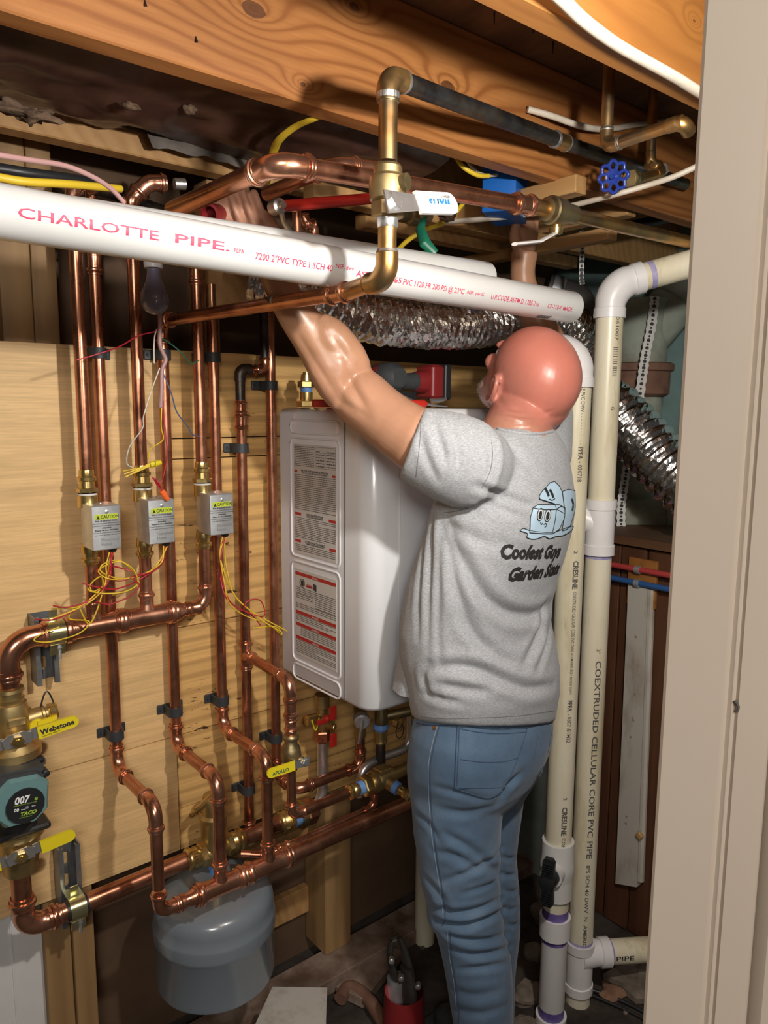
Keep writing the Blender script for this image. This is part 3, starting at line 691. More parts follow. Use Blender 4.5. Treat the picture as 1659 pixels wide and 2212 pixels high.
g = G().lathe(q0+dq*.078, dq, [(0, RZ*1.6), (.01, RZ*2.0), (.05, RZ*1.9), (.055, RZ*1.4), (.09, RZ*1.2), (.1, RZ*1.4), (.12, RZ*1.3)], 18)
cm = q0+dq*.10; g.lathe(cm, (.25, -.9, -.25), [(0, RZ*1.4), (.035, RZ*1.3)], 16); g.rbox(cm+V(0, 0, .018), (.034, .03, .02), .003)
obj('valve_body', g, M['brass_rough'], TM, 40)
t2 = cm+V(.25, -.9, -.25).normalized()*.035
obj('sealant', G().lathe(t2, (.25, -.9, -.25), [(0, RZ*1.35), (.012, RZ*1.3)], 16), M['blue_tape'], TM, 40)
obj('press_adapter', G().lathe(t2+V(.25, -.9, -.25).normalized()*.012, (.35, -.85, -.3), [(0, RZ*.9), (.006, RZ*1.1), (.012, RZ*.9), (.018, RZ*1.1), (.034, RZ*1.05)], 16), M['brass'], TM, 40)
pipe(TM, q0+dq*.19, q0+dq*.32, RZ*.85, M['copper'])
# circuit 5
T = thing('copper_circuit', 'tall copper pipe closest to the water heater, turning right near its foot', 'pipe', (XR5, YR, .7))
z5 = at(600, 1672, Y=YR).z; p0 = V(XR5, YR, z5); p1 = at(640, 1712, X=XR5); p1.z = z5-.004; p1.x = XR5
p2 = V(at(778, 1655, Y=p1.y).x, p1.y, p1.z+.002); p3 = V(p2.x, p2.y, at(785, 1590, Y=p1.y).z)
run(T, [(XR5, YR, 1.76), p0, p1, p2, p3], RZ, R=.024, c=.02)
# thin secondary pipe parallel to the lower manifold
T = thing('copper_circuit', 'thin copper pipe running behind and just above the lower manifold', 'pipe', (XR3, 1.33, .56))
a = at(627, 1823, Y=1.33); b = at(800, 1746, Y=1.33); c_ = at(818, 1700, Y=1.33); c_.x = b.x+.012
run(T, [(XR3-.02, 1.36, a.z+.004), (XR3+.03, 1.33, a.z-.004), (b.x+.012, 1.33, b.z), c_], RZ*.72, R=.02, c=.014)
coupling(T, a+V(-.02, 0, 0), (1, 0, 0), RZ*.72, .03, M['copper_fit'])
# lower main (A) with elbow, air separator and unions
YA = 1.425; ZA = at(165, 1960, Y=YA).z; XD = at(45, 1900, Y=YA).x
T = thing('boiler_main', 'thick copper main from the lower left elbow through the strut clamp', 'pipe', (XD, YA, ZA))
off = elbow(T, (XD, YA, ZA), up, (1, 0, 0), RH, M['copper_fit'], .032, .034)
xs0 = at(402, 1858, Y=YA).x; zs0 = ZA+.006
pipe(T, (XD+off, YA, ZA), (xs0, YA, zs0), RH, M['copper']); pipe(T, (XD, YA, ZA+off), (XD, YA, at(42, 1868, Y=YA).z), RH, M['copper'])
xs1 = at(525, 1806, Y=YA).x; xs2 = at(602, 1772, Y=YA).x
pipe(T, (xs1, YA, zs0), (xs2, YA, zs0), RH, M['copper'], label='copper pipe right of the air separator')
# air separator
TS = thing('air_separator', 'cast brass air separator with a side vent, above the grey tank', 'air separator', (0, 0, 0)); xc = at(462, 1800, Y=YA).x; TS.location = (xc, YA, zs0)
for s, x0 in ((-1, xs0), (1, xs1)):
    d = V(-s, 0, 0)
    L = abs(xc-x0)-.03
    g = G().lathe((x0, YA, zs0), d, [(0, RH*1.12), (.002, RH*1.3), (.006, RH*1.42), (.010, RH*1.42), (.012, RH*1.2), (.02, RH*1.2), (.022, RH*1.3), (.03, RH*1.2)], 20)
    g.hexn(V(x0, YA, zs0)+d*.03, d, .014, RH*1.45); obj('press_adapter', g, M['brass'], TS, 30)
zb = at(455, 1868, Y=YA).z; ztp = at(445, 1722, Y=YA).z; zmid = at(455, 1765, Y=YA).z
g = G().lathe((xc, YA, zs0-.028), up, [(0, .022), (.002, .026), (.05, .028), (zmid-zs0+.02, .028), (zmid-zs0+.024, .030), (zmid-zs0+.03, .030), (zmid-zs0+.036, .024), (ztp-zs0+.02, .0235), (ztp-zs0+.028, .021)], 24)
g.lathe((xs0+.042, YA, zs0), (1, 0, 0), [(0, RH*1.1), (xc-xs0-.05, .026)], 20); g.lathe((xs1-.042, YA, zs0), (-1, 0, 0), [(0, RH*1.1), (xs1-.042-xc-.01, .026)], 20)
obj('body', g, M['brass_rough'], TS, 38)
zv = ztp-.004; dv = V(-.75, -.35, -.12)
g = G().lathe((xc-.005, YA, zv), dv, [(0, .008), (.045, .0075), (.046, .0085), (.052, .0085), (.053, .005), (.06, .005), (.061, .006), (.067, .005)], 12)
obj('vent', g, M['brass'], TS, 40)
# right-hand union group by the copper block nut
TU = thing('pipe_union', 'brass and copper union with blue sealant on the thick main', 'pipe union', (xs2, YA, zs0))
g = G().lathe((xs2-.002, YA, zs0), (1, 0, 0), [(0, RH*1.05), (.003, RH*1.35), (.008, RH*1.42), (.012, RH*1.2), (.02, RH*1.4), (.025, RH*1.2)], 20); g.hexn((xs2+.023, YA, zs0), (1, 0, 0), .014, RH*1.5); obj('press_adapter', g, M['brass'], TU, 30)
obj('sealant', G().lathe((xs2+.037, YA, zs0), (1, 0, 0), [(0, RH*1.3), (.018, RH*1.25)], 20), M['blue_tape'], TU, 40)
g = G().lathe((xs2+.053, YA, zs0), (1, 0, 0), [(0, RH*1.2), (.004, RH*1.9), (.012, RH*1.9), (.014, RH*1.5), (.02, RH*1.5)], 20); obj('union_ring', g, M['brass_rough'], TU, 30)
obj('union_nut', G().hexn((xs2+.070, YA, zs0), (1, 0, 0), .03, RH*1.75), M['copper'], TU, 25, 'copper-coloured hexagonal nut')
# stainless riser to the red valve
xg = at(696, 1600, Y=YA).x
T = thing('stainless_pipe', 'shiny stainless pipe dropping from the red-handled valve', 'pipe', (xg, YA, .7))
zr1 = at(697, 1590, Y=YA).z; P = [(xg, YA, zr1)]; zc2 = zs0+.045
P += [(xg, YA, zc2)]+[(xg-.045*(1-math.cos(a)), YA, zc2-.045*math.sin(a)) for a in [PI/2*i/8 for i in range(1, 9)]]+[(xs2+.1, YA, zs0)]
obj('pipe', G().sweep(P, .0125, 16), M['steel'], T, 40)
T = thing('isolation_valve', 'brass isolation valve with red lever and yellow-capped drain under the heater', 'valve', (xg, YA, zr1))
zq = at(690, 1515, Y=YA).z
g = G().hexn((xg, YA, zr1-.012), up, .028, .021); obj('union_nut', g, M['copper'], T, 25, 'copper-coloured hexagonal nut')
g = G().lathe((xg, YA, zr1+.016), up, [(0, .016), (.01, .019), (.03, .019), (.036, .013), (.055, .013), (.058, .018), (zq-zr1, .018)], 16)
g.lathe((xg, YA, zr1+.05), (-1, -.2, .12), [(0, .010), (.02, .010), (.022, .013), (.045, .013)], 14)
g.lathe((xg, YA, zr1+.033), (.3, -1, 0), [(0, .012), (.03, .010)], 12)
obj('valve_body', g, M['brass_rough'], T, 40)
obj('drain_cap', G().lathe(V(xg, YA, zr1+.05)+V(-1, -.2, .12).normalized()*.045, (-1, -.2, .12), [(0, .014), (.010, .0135), (.012, .009)], 14), M['brass'], T, 30)
cc = V(xg, YA, zr1+.05)+V(-1, -.2, .12).normalized()*.05
obj('cap_tether', G().sweep([cc+V(.004, -.012, .006)+V(.02*i/10, -.002, -.028*math.sin(PI*i/10)) for i in range(11)], .0015, 6), M['yellow'], T)
obj('drain_lever', G().rbox(cc+V(.030, -.018, -.004), (.030, .008, .012), .003).ball(cc+V(.043, -.018, 0), .009, 10, 8), M['red'], T, 40, 'small red drain lever')
hp_ = V(xg, YA, zr1+.033)+V(.3, -1, 0).normalized()*.032
o = obj('lever', G().rbox(hp_+V(0, -.002, .034), (.020, .004, .034), .003), M['red'], T, 30, 'red lever paddle'); obj('lever', G().rbox(hp_+V(0, -.002, -.034), (.020, .004, .034), .003), M['red'], T, 30, 'red lever paddle')
obj('lever_plate', G().rbox(hp_, (.012, .003, .05), .001).hexn(hp_, (.3, -1, 0), .008, .007), M['brass'], o, 30)
# more fittings under the heater, in shade
def under(pxy, Y, lab, kind):
    p = at(*pxy, Y=Y); return p
p = at(785, 1590, Y=p1.y)
T = thing('relief_valve', 'pressure relief valve with grey cap and steel test lever under the heater', 'valve', p)
b0 = V(p3.x, p3.y, p3.z)
g = G().lathe(b0, up, [(0, RZ*1.1), (.005, RZ*1.3), (.02, RZ*1.2), (.03, RZ*1.35), (.045, RZ*1.3)], 14); obj('adapter', g, M['brass_rough'], T, 40)
obj('sealant', G().lathe(b0+V(0, 0, .040), up, [(0, RZ*1.2), (.008, RZ*1.5), (.014, RZ*1.4)], 14), M['blue_tape'], T, 40)
obj('body', G().lathe(b0+V(0, 0, .05), up, [(0, .014), (.03, .014)], 14).lathe(b0+V(0, 0, .068), (-.55, -.85, -.12), [(-.01, .016), (.03, .015), (.034, .012)], 14), M['brass_old'], T, 40)
c0 = b0+V(0, 0, .068)+V(-.55, -.85, -.12).normalized()*.034
obj('cap', G().lathe(c0, (-.55, -.85, -.12), [(0, .017), (.004, .019), (.020, .019), (.024, .015)], 20), M['galv'], T, 35)
obj('test_lever', G().sweep([c0+V(-.012, -.020, .004), c0+V(-.022, -.026, -.02), c0+V(-.026, -.024, -.048)], [.0045, .004, .005], 8), M['steel'], T)
p = at(822, 1590, Y=1.34)
T = thing('water_connection', 'brass water connection with hose caps and dark copper pipe below the heater corner', 'valve', p)
pipe(T, at(822, 1700, Y=1.34), at(822, 1605, Y=1.34), RZ*1.05, M['copper_dark'])
obj('adapter', G().lathe(at(822, 1605, Y=1.34), up, [(0, RZ*1.2), (.004, RZ*1.5), (.012, RZ*1.3), (.03, RZ*1.5), (.04, RZ*1.3)], 14), M['brass_rough'], T, 40)
obj('sealant', G().lathe(at(822, 1578, Y=1.34), up, [(0, RZ*1.3), (.008, RZ*1.7), (.018, RZ*1.5)], 14), M['blue_tape'], T, 40)
q = at(824, 1562, Y=1.34)
obj('tee_body', G().lathe(q, up, [(0, .017), (.03, .017), (.04, .014), (.065, .014)], 14).lathe(q+V(0, 0, .016), (.8, -.4, .1), [(0, .012), (.09, .012)], 14), M['brass_old'], T, 40)
for k, dd in enumerate((V(.02, -.03, .008), V(.07, -.04, .016))):
    obj('hose_cap', G().lathe(q+dd, (.1, -1, -.1), [(0, .013), (.014, .013), (.016, .009)], 14), M['brass'], T, 30)
    obj('cap_tether', G().sweep([q+dd+V(.012*math.cos(a), -.015, -.018+.018*math.sin(a)) for a in [PI/2-2*PI*i/12 for i in range(11)]], .0012, 6), M['black'], T)
T = thing('stainless_pipe', 'bent stainless pipe running under the heater toward the man', 'pipe', at(840, 1635, Y=1.36))
P = [at(775, 1720, Y=1.36), at(777, 1690, Y=1.36), at(786, 1662, Y=1.36), at(806, 1645, Y=1.36), at(830, 1634, Y=1.36), at(865, 1622, Y=1.36), at(880, 1608, Y=1.36), at(886, 1585, Y=1.36), at(887, 1540, Y=1.36)]
Q = []
for i in range(len(P)-1):
    for k in range(4):
        t = k/4; p_ = [P[max(i-1, 0)], P[i], P[i+1], P[min(i+2, len(P)-1)]]
        Q.append(.5*((2*p_[1])+(p_[2]-p_[0])*t+(2*p_[0]-5*p_[1]+4*p_[2]-p_[3])*t*t+(3*p_[1]-p_[0]-3*p_[2]+p_[3])*t**3))
obj('pipe', G().sweep(Q+[P[-1]], .0105, 14), M['steel'], T, 40)
# wall clamps
def zc_(px, py): return at(px, py, Y=1.485).z
for x, (px, py), l, xo in ((XR1, (232, 765), 'black pipe clamp on the first return pipe, at the plywood top edge', .003), (XR2, (351, 767), 'black pipe clamp on the second return pipe, at the plywood top edge', .0),
    (XR3, (458, 773), 'black pipe clamp on the third return pipe, at the plywood top edge', -.006), (XR4, (523, 967), 'black pipe clamp below the pressed coupling, left of the heater', 0),
    (XR5, (583, 833), 'black pipe clamp on the tall pipe beside the heater top', -.004), (XR1, (244, 1581), 'black pipe clamp lowest on the first return pipe', 0), (XR2, (368, 1532), 'black pipe clamp lowest on the second return pipe', 0),
    (XR3, (471, 1508), 'black pipe clamp lowest on the third return pipe', 0), (XR5, (592, 1587), 'black pipe clamp low on the tall pipe beside the heater', 0), (XR4, (532, 1698), 'black pipe clamp lowest on the tee pipe, behind the bent pipes', 0)):
    wallclamp(x, zc_(px, py), lab=l, grp='black clamps holding the pipes to the plywood', xo=xo, w=.058)
# ---------------------------------------------------------------- strut channel and clamps
def strut(x, z0, z1, y0, lab):
    W, D, t_ = .041, .041, .0026
    prof = [(-W/2, 0), (W/2, 0), (W/2, D), (W/2-.009, D), (W/2-.009, D-.007), (W/2-.009+.0025, D-.007), (W/2-.009+.0025, D-t_), (W/2-t_, D-t_), (W/2-t_, t_), (-W/2+t_, t_), (-W/2+t_, D-t_), (-W/2+.0065, D-t_), (-W/2+.0065, D-.007), (-W/2+.009, D-.007), (-W/2+.009, D), (-W/2, D)]
    T = thing('strut_channel', lab, 'strut channel', (x, y0, z0))
    # side walls and lips
    side = [(W/2-t_, 0), (W/2, 0), (W/2, D), (W/2-.009, D), (W/2-.009, D-.008), (W/2-.0065, D-.008), (W/2-.0065, D-t_), (W/2-t_, D-t_)]
    g = G()
    for s in (1, -1):
        pl_ = [(s*a, b) for a, b in side]
        g.prism(pl_ if s > 0 else pl_[::-1], z0, z1, (x, y0, 0), (1, 0, 0), (0, -1, 0), (0, 0, 1))
    obj('channel_sides', g, M['strut'], T, 25)
    # back web with real slots
    bm = bmesh.new(); zz = z0+.018; rects = []
    def q(a, b, c, d, y=0): bm.faces.new([bm.verts.new(V(x+p[0], y0-.0002, p[1])) for p in ((a, b), (c, b), (c, d), (a, d))])
    g = G(); cur = z0; sl = []
    while zz+.028 < z1: sl.append((zz, zz+.028)); zz += .048
    hw = .0065
    for a, b in sl:
        g.bb((x-W/2, y0-t_, cur), (x+W/2, y0, a)); 
        N = 8
        for s in (1, -1):
            for (cz, ds) in ((a+hw, -1), (b-hw, 1)):
                arc = [(x+s*hw*math.cos(PI/2*i/N), cz+ds*hw*math.sin(PI/2*i/N)) for i in range(N+1)]
                end = a if ds < 0 else b
                poly = [(x+s*W/2, cz), (x+s*W/2, end)]+arc[::-1]
                if (s > 0) != (ds > 0): pass
                g.prism(poly, 0, t_, (0, y0, 0), (1, 0, 0), (0, 0, 1), (0, -1, 0))
            g.bb((x+s*hw, y0-t_, a+hw), (x+s*W/2, y0, b-hw))
        cur = b
    g.bb((x-W/2, y0-t_, cur), (x+W/2, y0, z1)); bm.free()
    obj('back_web', g, M['strut'], T, 0); return T
xst = at(103, 1430, Y=1.46).x
strut(xst, at(105, 1478, Y=1.46).z, at(100, 1325, Y=1.48).z, WY, 'grey slotted strut channel behind the copper manifold at the left')
xs_ = at(152, 1880, Y=1.46).x
strut(xs_, ZA-.06, at(150, 1823, Y=1.47).z, WY, 'grey slotted strut channel above the thick lower main')
def pclamp(x, y, z, r, lab):
    T = thing('strut_clamp', lab, 'clamp', (x, y, z))
    w = .030; n = 20; ri = r+.003; ro = ri+.002
    obj('rubber_liner', G().lathe((x-w/2-.005, y, z), (1, 0, 0), [(0, r+.0005), (0, ri), (w+.01, ri), (w+.01, r+.0005)], 22), M['black'], T, 40)
    g = G(); A0, A1 = PI*.42, PI*1.62   # open loop round the front
    def ring(rad): return [(math.cos(PI/2+ (A0-PI/2)+ (A1-A0)*i/n)*rad, math.sin(A0+(A1-A0)*i/n)*rad) for i in range(n+1)]
    angs = [PI*.5+ -PI*.08 + PI*1.16*i/n for i in range(n+1)]
    P = [V(0, ro*math.cos(a), ro*math.sin(a)) for a in angs]; Q = [V(0, ri*math.cos(a), ri*math.sin(a)) for a in angs]
    # straps to the channel
    P = [V(0, (1.459-y), P[0].z)]+P+[V(0, (1.459-y), P[-1].z)]; Q = [V(0, (1.459-y), Q[0].z)]+Q+[V(0, (1.459-y), Q[-1].z)]
    m = len(P); b = len(g.v)
    for s in (-1, 1):
        for p in P: g.v.append(V(x+s*w/2, y+p.y, z+p.z))
        for p in Q: g.v.append(V(x+s*w/2, y+p.y, z+p.z))
    for i in range(m-1):
        g.f += [(i, i+1, m+i+1, m+i), (2*m+i, 3*m+i, 3*m+i+1, 2*m+i+1), (i, 2*m+i, 2*m+i+1, i+1), (m+i, m+i+1, 3*m+i+1, 3*m+i)]
    obj('strap', g, M['zinc'], T, 40)
    obj('tab', G().rbox((x, y-r*.55, z-r-.012), (w*.9, .003, .022), .001, Matrix.Rotation(.25, 3, 'X')), M['zinc'], T, 30); obj('tab', G().rbox((x, y+.01, z+r+.008), (w*.55, .003, .03), .001), M['zinc'], T, 30)
    obj('bolt', G().lathe((x+w*.1, y-r*.45, z-r-.005), (0, -.15, -1), [(-.004, .006), (.006, .006), (.008, .0035), (.026, .0032)], 12), M['steel'], T, 40)
pclamp(at(119, 1362, Y=YV).x, YV, ZH, RH, 'yellow-zinc clamp with black liner around the upper manifold')
pclamp(at(165, 1960, Y=YA).x, YA, ZA, RH, 'yellow-zinc clamp with black liner around the lower main')
# ---------------------------------------------------------------- circulator pump with isolation flanges
XP = xl; YP = YV
def zl_(py): return at(40, py, Y=YP).z
T = thing('isolation_flange', 'brass isolation flange with yellow lever and drain, above the teal pump', 'valve', (XP, YP, zl_(1600)))
zt = zl; zb = zl_(1632)
H_ = zt-zb
g = G().lathe((XP, YP, zt+.006), (0, 0, -1), [(0, RH*1.1), (.002, RH*1.32), (.008, RH*1.38), (.010, RH*1.2), (.020, RH*1.22), (.021, RH*1.34), (.028, RH*1.3), (.03, RH*1.5), (.045, RH*1.7), (.07, RH*1.75), (.085, RH*1.6), (H_*.72, RH*1.6), (H_*.86, .042), (H_*.9, .047), (H_+.002, .047)], 28)
obj('body', g, M['brass_rough'], T, 35)
obj('flat_boss', G().rbox((XP+.002, YP-RH*1.7, zt-.052), (.03, .006, .014), .002), M['brass_rough'], T, 30)
dz = zl_(1560); dd = V(.97, -.1, .12).normalized()
g = G().lathe((XP, YP, dz), dd, [(.01, .016), (.05, .0155), (.052, .0175), (.056, .0175), (.058, .012), (.062, .012)], 18); obj('drain_branch', g, M['brass_rough'], T, 40)
g = G().lathe(V(XP, YP, dz)+dd*.062, dd, [(0, .015), (.002, .0165)]+[(.002+.0016*i, .0155+.0008*(i % 2)) for i in range(8)]+[(.016, .014)], 18); obj('drain_cap', g, M['brass'], T, 40)
c0 = V(XP, YP, dz)+dd*.055
obj('cap_tether', G().sweep([c0+V(.024*i/12-.006, -.002, .014+.028*math.sin(PI*i/12)) for i in range(13)], .0016, 6), M['black'], T)
dl = V(XP, YP, dz)+dd*.038+V(0, -.020, -.012)
obj('drain_lever', G().lathe(dl+V(0, .008, 0), (0, -1, 0), [(0, .014), (.007, .013)], 20).prism([(0, -.004), (.034, .003), (.034, .009), (0, .010)], -.003, .003, dl, (1, 0, .12), (0, 0, 1), (0, -1, 0)), M['yellow'], T, 30, 'round yellow drain lever')
def butterfly(T, c, w, txt, tz, flip=False, txt2=None):
    # steel hub with a nut, two yellow paddles
    c = Vector(c); up_ = V(0, 0, 1); ex = V(.985, -.1, .13).normalized(); n = V(-.1, -1, 0); n = (n-ex*n.dot(ex)).normalized(); ey = n.cross(ex).normalized()
    if ey.z < 0: ey = -ey
    hub = obj('lever_hub', G().prism([(-.022, -.010), (.022, -.010), (.024, .008), (.012, .014), (-.012, .014), (-.024, .008)], -.0015, .0015, c, ex, ey, n).prism([(.021, -.009), (.040, -.009), (.040, .012), (.021, .010)], -.0015, .0015, c-n*.006, ex, ey, n).prism([(-.040, -.012), (-.021, -.010), (-.021, .010), (-.040, .009)], -.0015, .0015, c-n*.006, ex, ey, n), M['steel'], T, 20)
    obj('lever_nut', G().hexn(c+n*.0015, n, .006, .011).lathe(c+n*.007, n, [(0, .0055), (.003, .005)], 12), M['brass'], hub, 30)
    for s in (1, -1):
        P = [(.034, -.012), (w-.012, -.011)]+[(w-.012+.012*math.sin(PI*i/8), -.011*math.cos(PI*i/8)) for i in range(1, 8)]+[(w-.012, .011), (.034, .012)]
        P = [(s*a, b) for a, b in P]
        if s < 0: P = P[::-1]
        gr = obj('lever_grip', G().prism(P, -.003, .003, c-n*.004, ex, ey, n), M['yellow'], hub, 30, 'yellow lever paddle')
        o = c-n*.004+n*.0034
        if s == 1 and txt: lettering(txt, lambda a, b: o+ex*(a+.038)+ey*(b+tz), M['ink'], gr, .0135, bold=.04)
        if s == 1 and txt2: lettering(txt2, lambda a, b: o+ex*(a+.040)+ey*(b-.009), M['ink'], gr, .004, bold=.01)
        if s == -1 and not txt: lettering('NIBCO A'[-1], lambda a, b: o-ex*(.072-a)+ey*(b-.004), M['ink'], gr, .012, bold=.04)
    return ex, ey, n
cb = at(38, 1600, Y=YP-.052)
T['label'] = T['label']
obj('valve_stem', G().lathe(cb+V(0, .03, 0), (0, -1, 0), [(-.02, .014), (.028, .012)], 16), M['brass_rough'], T, 40)
butterfly(T, cb, .104, 'Webstone', -.004, txt2='a brand of NIBCO')
# pump
zp0, zp1 = zl_(1640), zl_(1785)
T = thing('circulator_pump', 'teal and charcoal circulator pump with a black octagonal face plate', 'pump', (XP, YP, zp0))
obj('flange', G().rbox((XP, YP, zp0-.005), (.095, .05, .012), .008, None).lathe((XP, YP, zp0-.008), (0, 0, -1), [(0, .03), (.02, .026), (.045, .034)], 20), M['black'], T, 40)
for s in (1, -1):
    obj('flange_bolt', G().hexn((XP+s*.046, YP, zp0-.022), up, .012, .008).lathe((XP+s*.046, YP, zp0-.030), up, [(0, .004), (.01, .004)], 10), M['steel'], T, 30)
cz = at(54, 1738, Y=YP-.092).z+.004; yf = YP-.090
def octo(h, c): return [(h-c, -h), (h, -h+c), (h, h-c), (h-c, h), (-h+c, h), (-h, h-c), (-h, -h+c), (-h+c, -h)]
rot = Matrix.Rotation(.09, 3, 'Y')
xc_ = at(50, 1738, Y=YP-.090).x; ex = rot@V(1, 0, 0); ez = rot@V(0, 0, 1); ey_ = V(0, -1, 0)
hh = .043
obj('volute', G().lathe((xc_, YP+.03, cz), (0, -1, 0), [(0, .032), (.02, .040), (.045, .042), (.05, .036)], 28), M['black'], T, 35)
obj('motor_housing', G().prism(octo(hh, .014), 0, .045, (xc_, YP-.025, cz), ex, ez, ey_).prism([(-hh*1.0, .02), (hh*.95, .02), (hh*.85, hh*1.18), (-hh*.85, hh*1.18)], 0, .05, (xc_, YP-.022, cz), ex, ez, ey_), M['charcoal'], T, 20)
g = G(); oc = octo(hh*1.03, .02); oc2 = octo(hh*.90, .018)
g.prism(oc, 0, .020, (xc_, YP-.060, cz), ex, ez, ey_)
n0 = len(g.v)
g.v += [V(xc_, YP-.080, cz)+ex*a+ez*b for a, b in oc]+[V(xc_, yf, cz)+ex*a+ez*b for a, b in oc2]
for i in range(8): g.f.append((n0+i, n0+(i+1) % 8, n0+8+(i+1) % 8, n0+8+i))
g.f.append(tuple(n0+8+i for i in range(8)))
obj('front_cover', g, M['teal'], T, 25, 'teal front cover')
obj('top_cap', G().prism([(-hh*.9, hh*.45), (-hh*.55, hh*.50), (hh*.50, hh*.52), (hh*.85, hh*.9), (hh*.5, hh*1.1), (-hh*.9, hh*1.1)], 0, .034, (xc_, YP-.048, cz), ex, ez, ey_), M['charcoal'], T, 25)
fr = hh*.74
fc = V(xc_+.003, yf-.001, cz-.006)
oc3 = [(fr*math.cos(PI/8*(i+.5)*1), fr*math.sin(PI/8*(i+.5))) for i in range(16)]
fp_ = obj('face_plate', G().prism(oc3, 0, .0025, fc, ex, ez, ey_), M['black'], T, 20)
f = on_plane(fc+V(0, -.0029, 0), ex, ez, .0002)
K = .62
def plate(txt, x, z, size, mat, **k): lettering(txt, lambda a, b: f(a+x*K, b+z*K), mat, fp_, size*K, **k)
plate('007', -.030, .010, .029, M['white_ink'], bold=.035, xs=.86, shear=.15)
plate('e', .022, .011, .020, M['lime'], bold=.015)
plate('HIGH EFFICIENCY CIRCULATOR', -.032, .0045, .0042, M['lime'], bold=.01)
plate('00', -.030, -.011, .013, M['white_ink'], bold=.03); plate('Series', -.012, -.010, .005, M['white_ink'], bold=.02); plate('ECM', .016, -.006, .005, M['white_ink'], bold=.02)
obj('emblem', G().lathe(f(.004*K, -.005*K), (0, -1, 0), [(0, .0045*K), (.0003, .0045*K)], 16), M['galv'], fp_, 0)
plate('TACO', -.014, -.027, .015, M['lime'], bold=.05, shear=.3, xs=1.0); plate('Comfort Solutions', -.016, -.033, .0045, M['lime'], bold=.01)
for px, py in ((-hh*.86, -hh*.86), (hh*.95, hh*.95)): obj('cover_screw', G().lathe(V(xc_, YP-.078, cz)+ex*px*.98+ez*py*.94, (0, -1, 0), [(-.02, .006), (.002, .006), (.003, .0045)], 12), M['black'], T, 40)
obj('outlet_flange', G().rbox((XP, YP-.005, zp1-.002), (.10, .05, .012), .008).lathe((XP, YP, zp1+.05), (0, 0, -1), [(0, .03), (.05, .032)], 20), M['black'], T, 40)
# lower isolation flange
zt2 = zp1-.006; zb2 = at(42, 1868, Y=YA).z
T = thing('isolation_flange', 'brass isolation flange with yellow lever, below the teal pump', 'valve', (XP, YP, zb2))
D_ = V(0, YA-YP, 0)
g = G().lathe((XP, YP+.006, zt2), (0, 0, -1), [(0, .046), (.010, .046), (.014, .038), (.03, .037), (.048, .038), (.06, .033), (.085, .030), ((zt2-zb2)*.80, .0265), ((zt2-zb2)-.012, .025), ((zt2-zb2)-.010, .0275), ((zt2-zb2)-.003, .0275), ((zt2-zb2), RH*1.1)], 26)
obj('body', g, M['brass_rough'], T, 38)
cb = at(46, 1850, Y=YP-.048)
obj('valve_stem', G().lathe(cb+V(0, .03, 0), (0, -1, 0), [(-.02, .014), (.028, .012)], 16), M['brass_rough'], T, 40)
butterfly(T, cb, .094, None, 0)
# ---------------------------------------------------------------- slanting pipe, brass drop, dark pipe, lever valve
YD = .81
zs_ = at(360, 695, Y=YR).z
pA = V(XR2, YR, zs_); pB = at(836, 606, Z=zs_+.002); YD = pB.y; XDp = pB.x
T = thing('slanting_pipe', 'copper pipe slanting across below the white pipe, with a pressed coupling', 'pipe', pA)
elbow(T, pA, (0, 0, -1), pB-pA, RZ, M['copper_fit'], .024, .02)
pipe(T, pA-V(0, 0, .035), (XR2, YR, at(356, 735, Y=YR).z-.01), RZ, M['copper'])
pm = at(742, 632, Z=zs_+.002); dm = dirv(pA, pB)
pipe(T, pA+dm*.03, pm, RZ, M['copper'])
coupling(T, pm-dm*.012, dm, RZ, .05, M['copper_fit'])
lb = at(586, 656, Z=zs_+.002); fn = on_pipe(lb, dm, V(-.35, -.75, .25), RZ)
bm = bmesh.new(); 
def quadgrid(x0, x1, y0, y1, nx, ny):
    bm = bmesh.new(); vs_ = [[bm.verts.new((x0+(x1-x0)*i/nx, y0+(y1-y0)*j/ny, 0)) for i in range(nx+1)] for j in range(ny+1)]
    for j in range(ny):
        for i in range(nx): bm.faces.new((vs_[j][i], vs_[j][i+1], vs_[j+1][i+1], vs_[j+1][i]))
    return bm
lo = lettering('', fn, M['labelp'], T, 1, 'barcode_label', bm=quadgrid(-.018, .018, -.011, .011, 4, 6))
fn2 = on_pipe(lb, dm, V(-.35, -.75, .25), RZ, .0007)
x = -.012; k = 0
while x < .012:
    w_ = random.choice((.0007, .0012, .0018)); lettering('', fn2, M['ink'], lo, 1, 'barcode_bar', bm=quadgrid(x, x+w_, -.006, .007, 1, 4)); x += w_+random.choice((.0007, .0011)); k += 1
RD = .0135
T = thing('brass_drop_pipe', 'aged golden copper drop with soldered elbows, hanging in front of the white pipe', 'pipe', pB)
ztop = at(818, 158, Y=YD).z
elbow(T, pB, -dm, up, RD*.98, M['copper_old'], .024, .012, SOLD); pipe(T, pm+dm*.01, pB-dm*.038, RD*.93, M['copper_old'])
zv1 = at(828, 470, Y=YD).z; zv0 = at(826, 380, Y=YD).z
pipe(T, pB+V(0, 0, .035), (XDp, YD, zv1-.005), RD*.93, M['copper_old'])
obj('solder_ring', G().lathe((XDp, YD, pB.z+.036), up, [(0, RD*1.12), (.004, RD*1.0)], 18), M['solder'], T, 40)
obj('solder_ring', G().lathe((XDp, YD, zv1-.012), up, [(0, RD*.95), (.003, RD*1.05), (.014, RD*1.1)], 18), M['solder'], T, 40)
dx_ = V(1, 0, -.0)
pE = V(XDp, YD, ztop)
pF = at(1210, 305, Y=.93); pF2 = at(1480, 398, Y=.975)
dF = dirv(pE, pF)
elbow(T, pE, (0, 0, -1), dF, RD, M['copper_old'], .022, .012, SOLD)
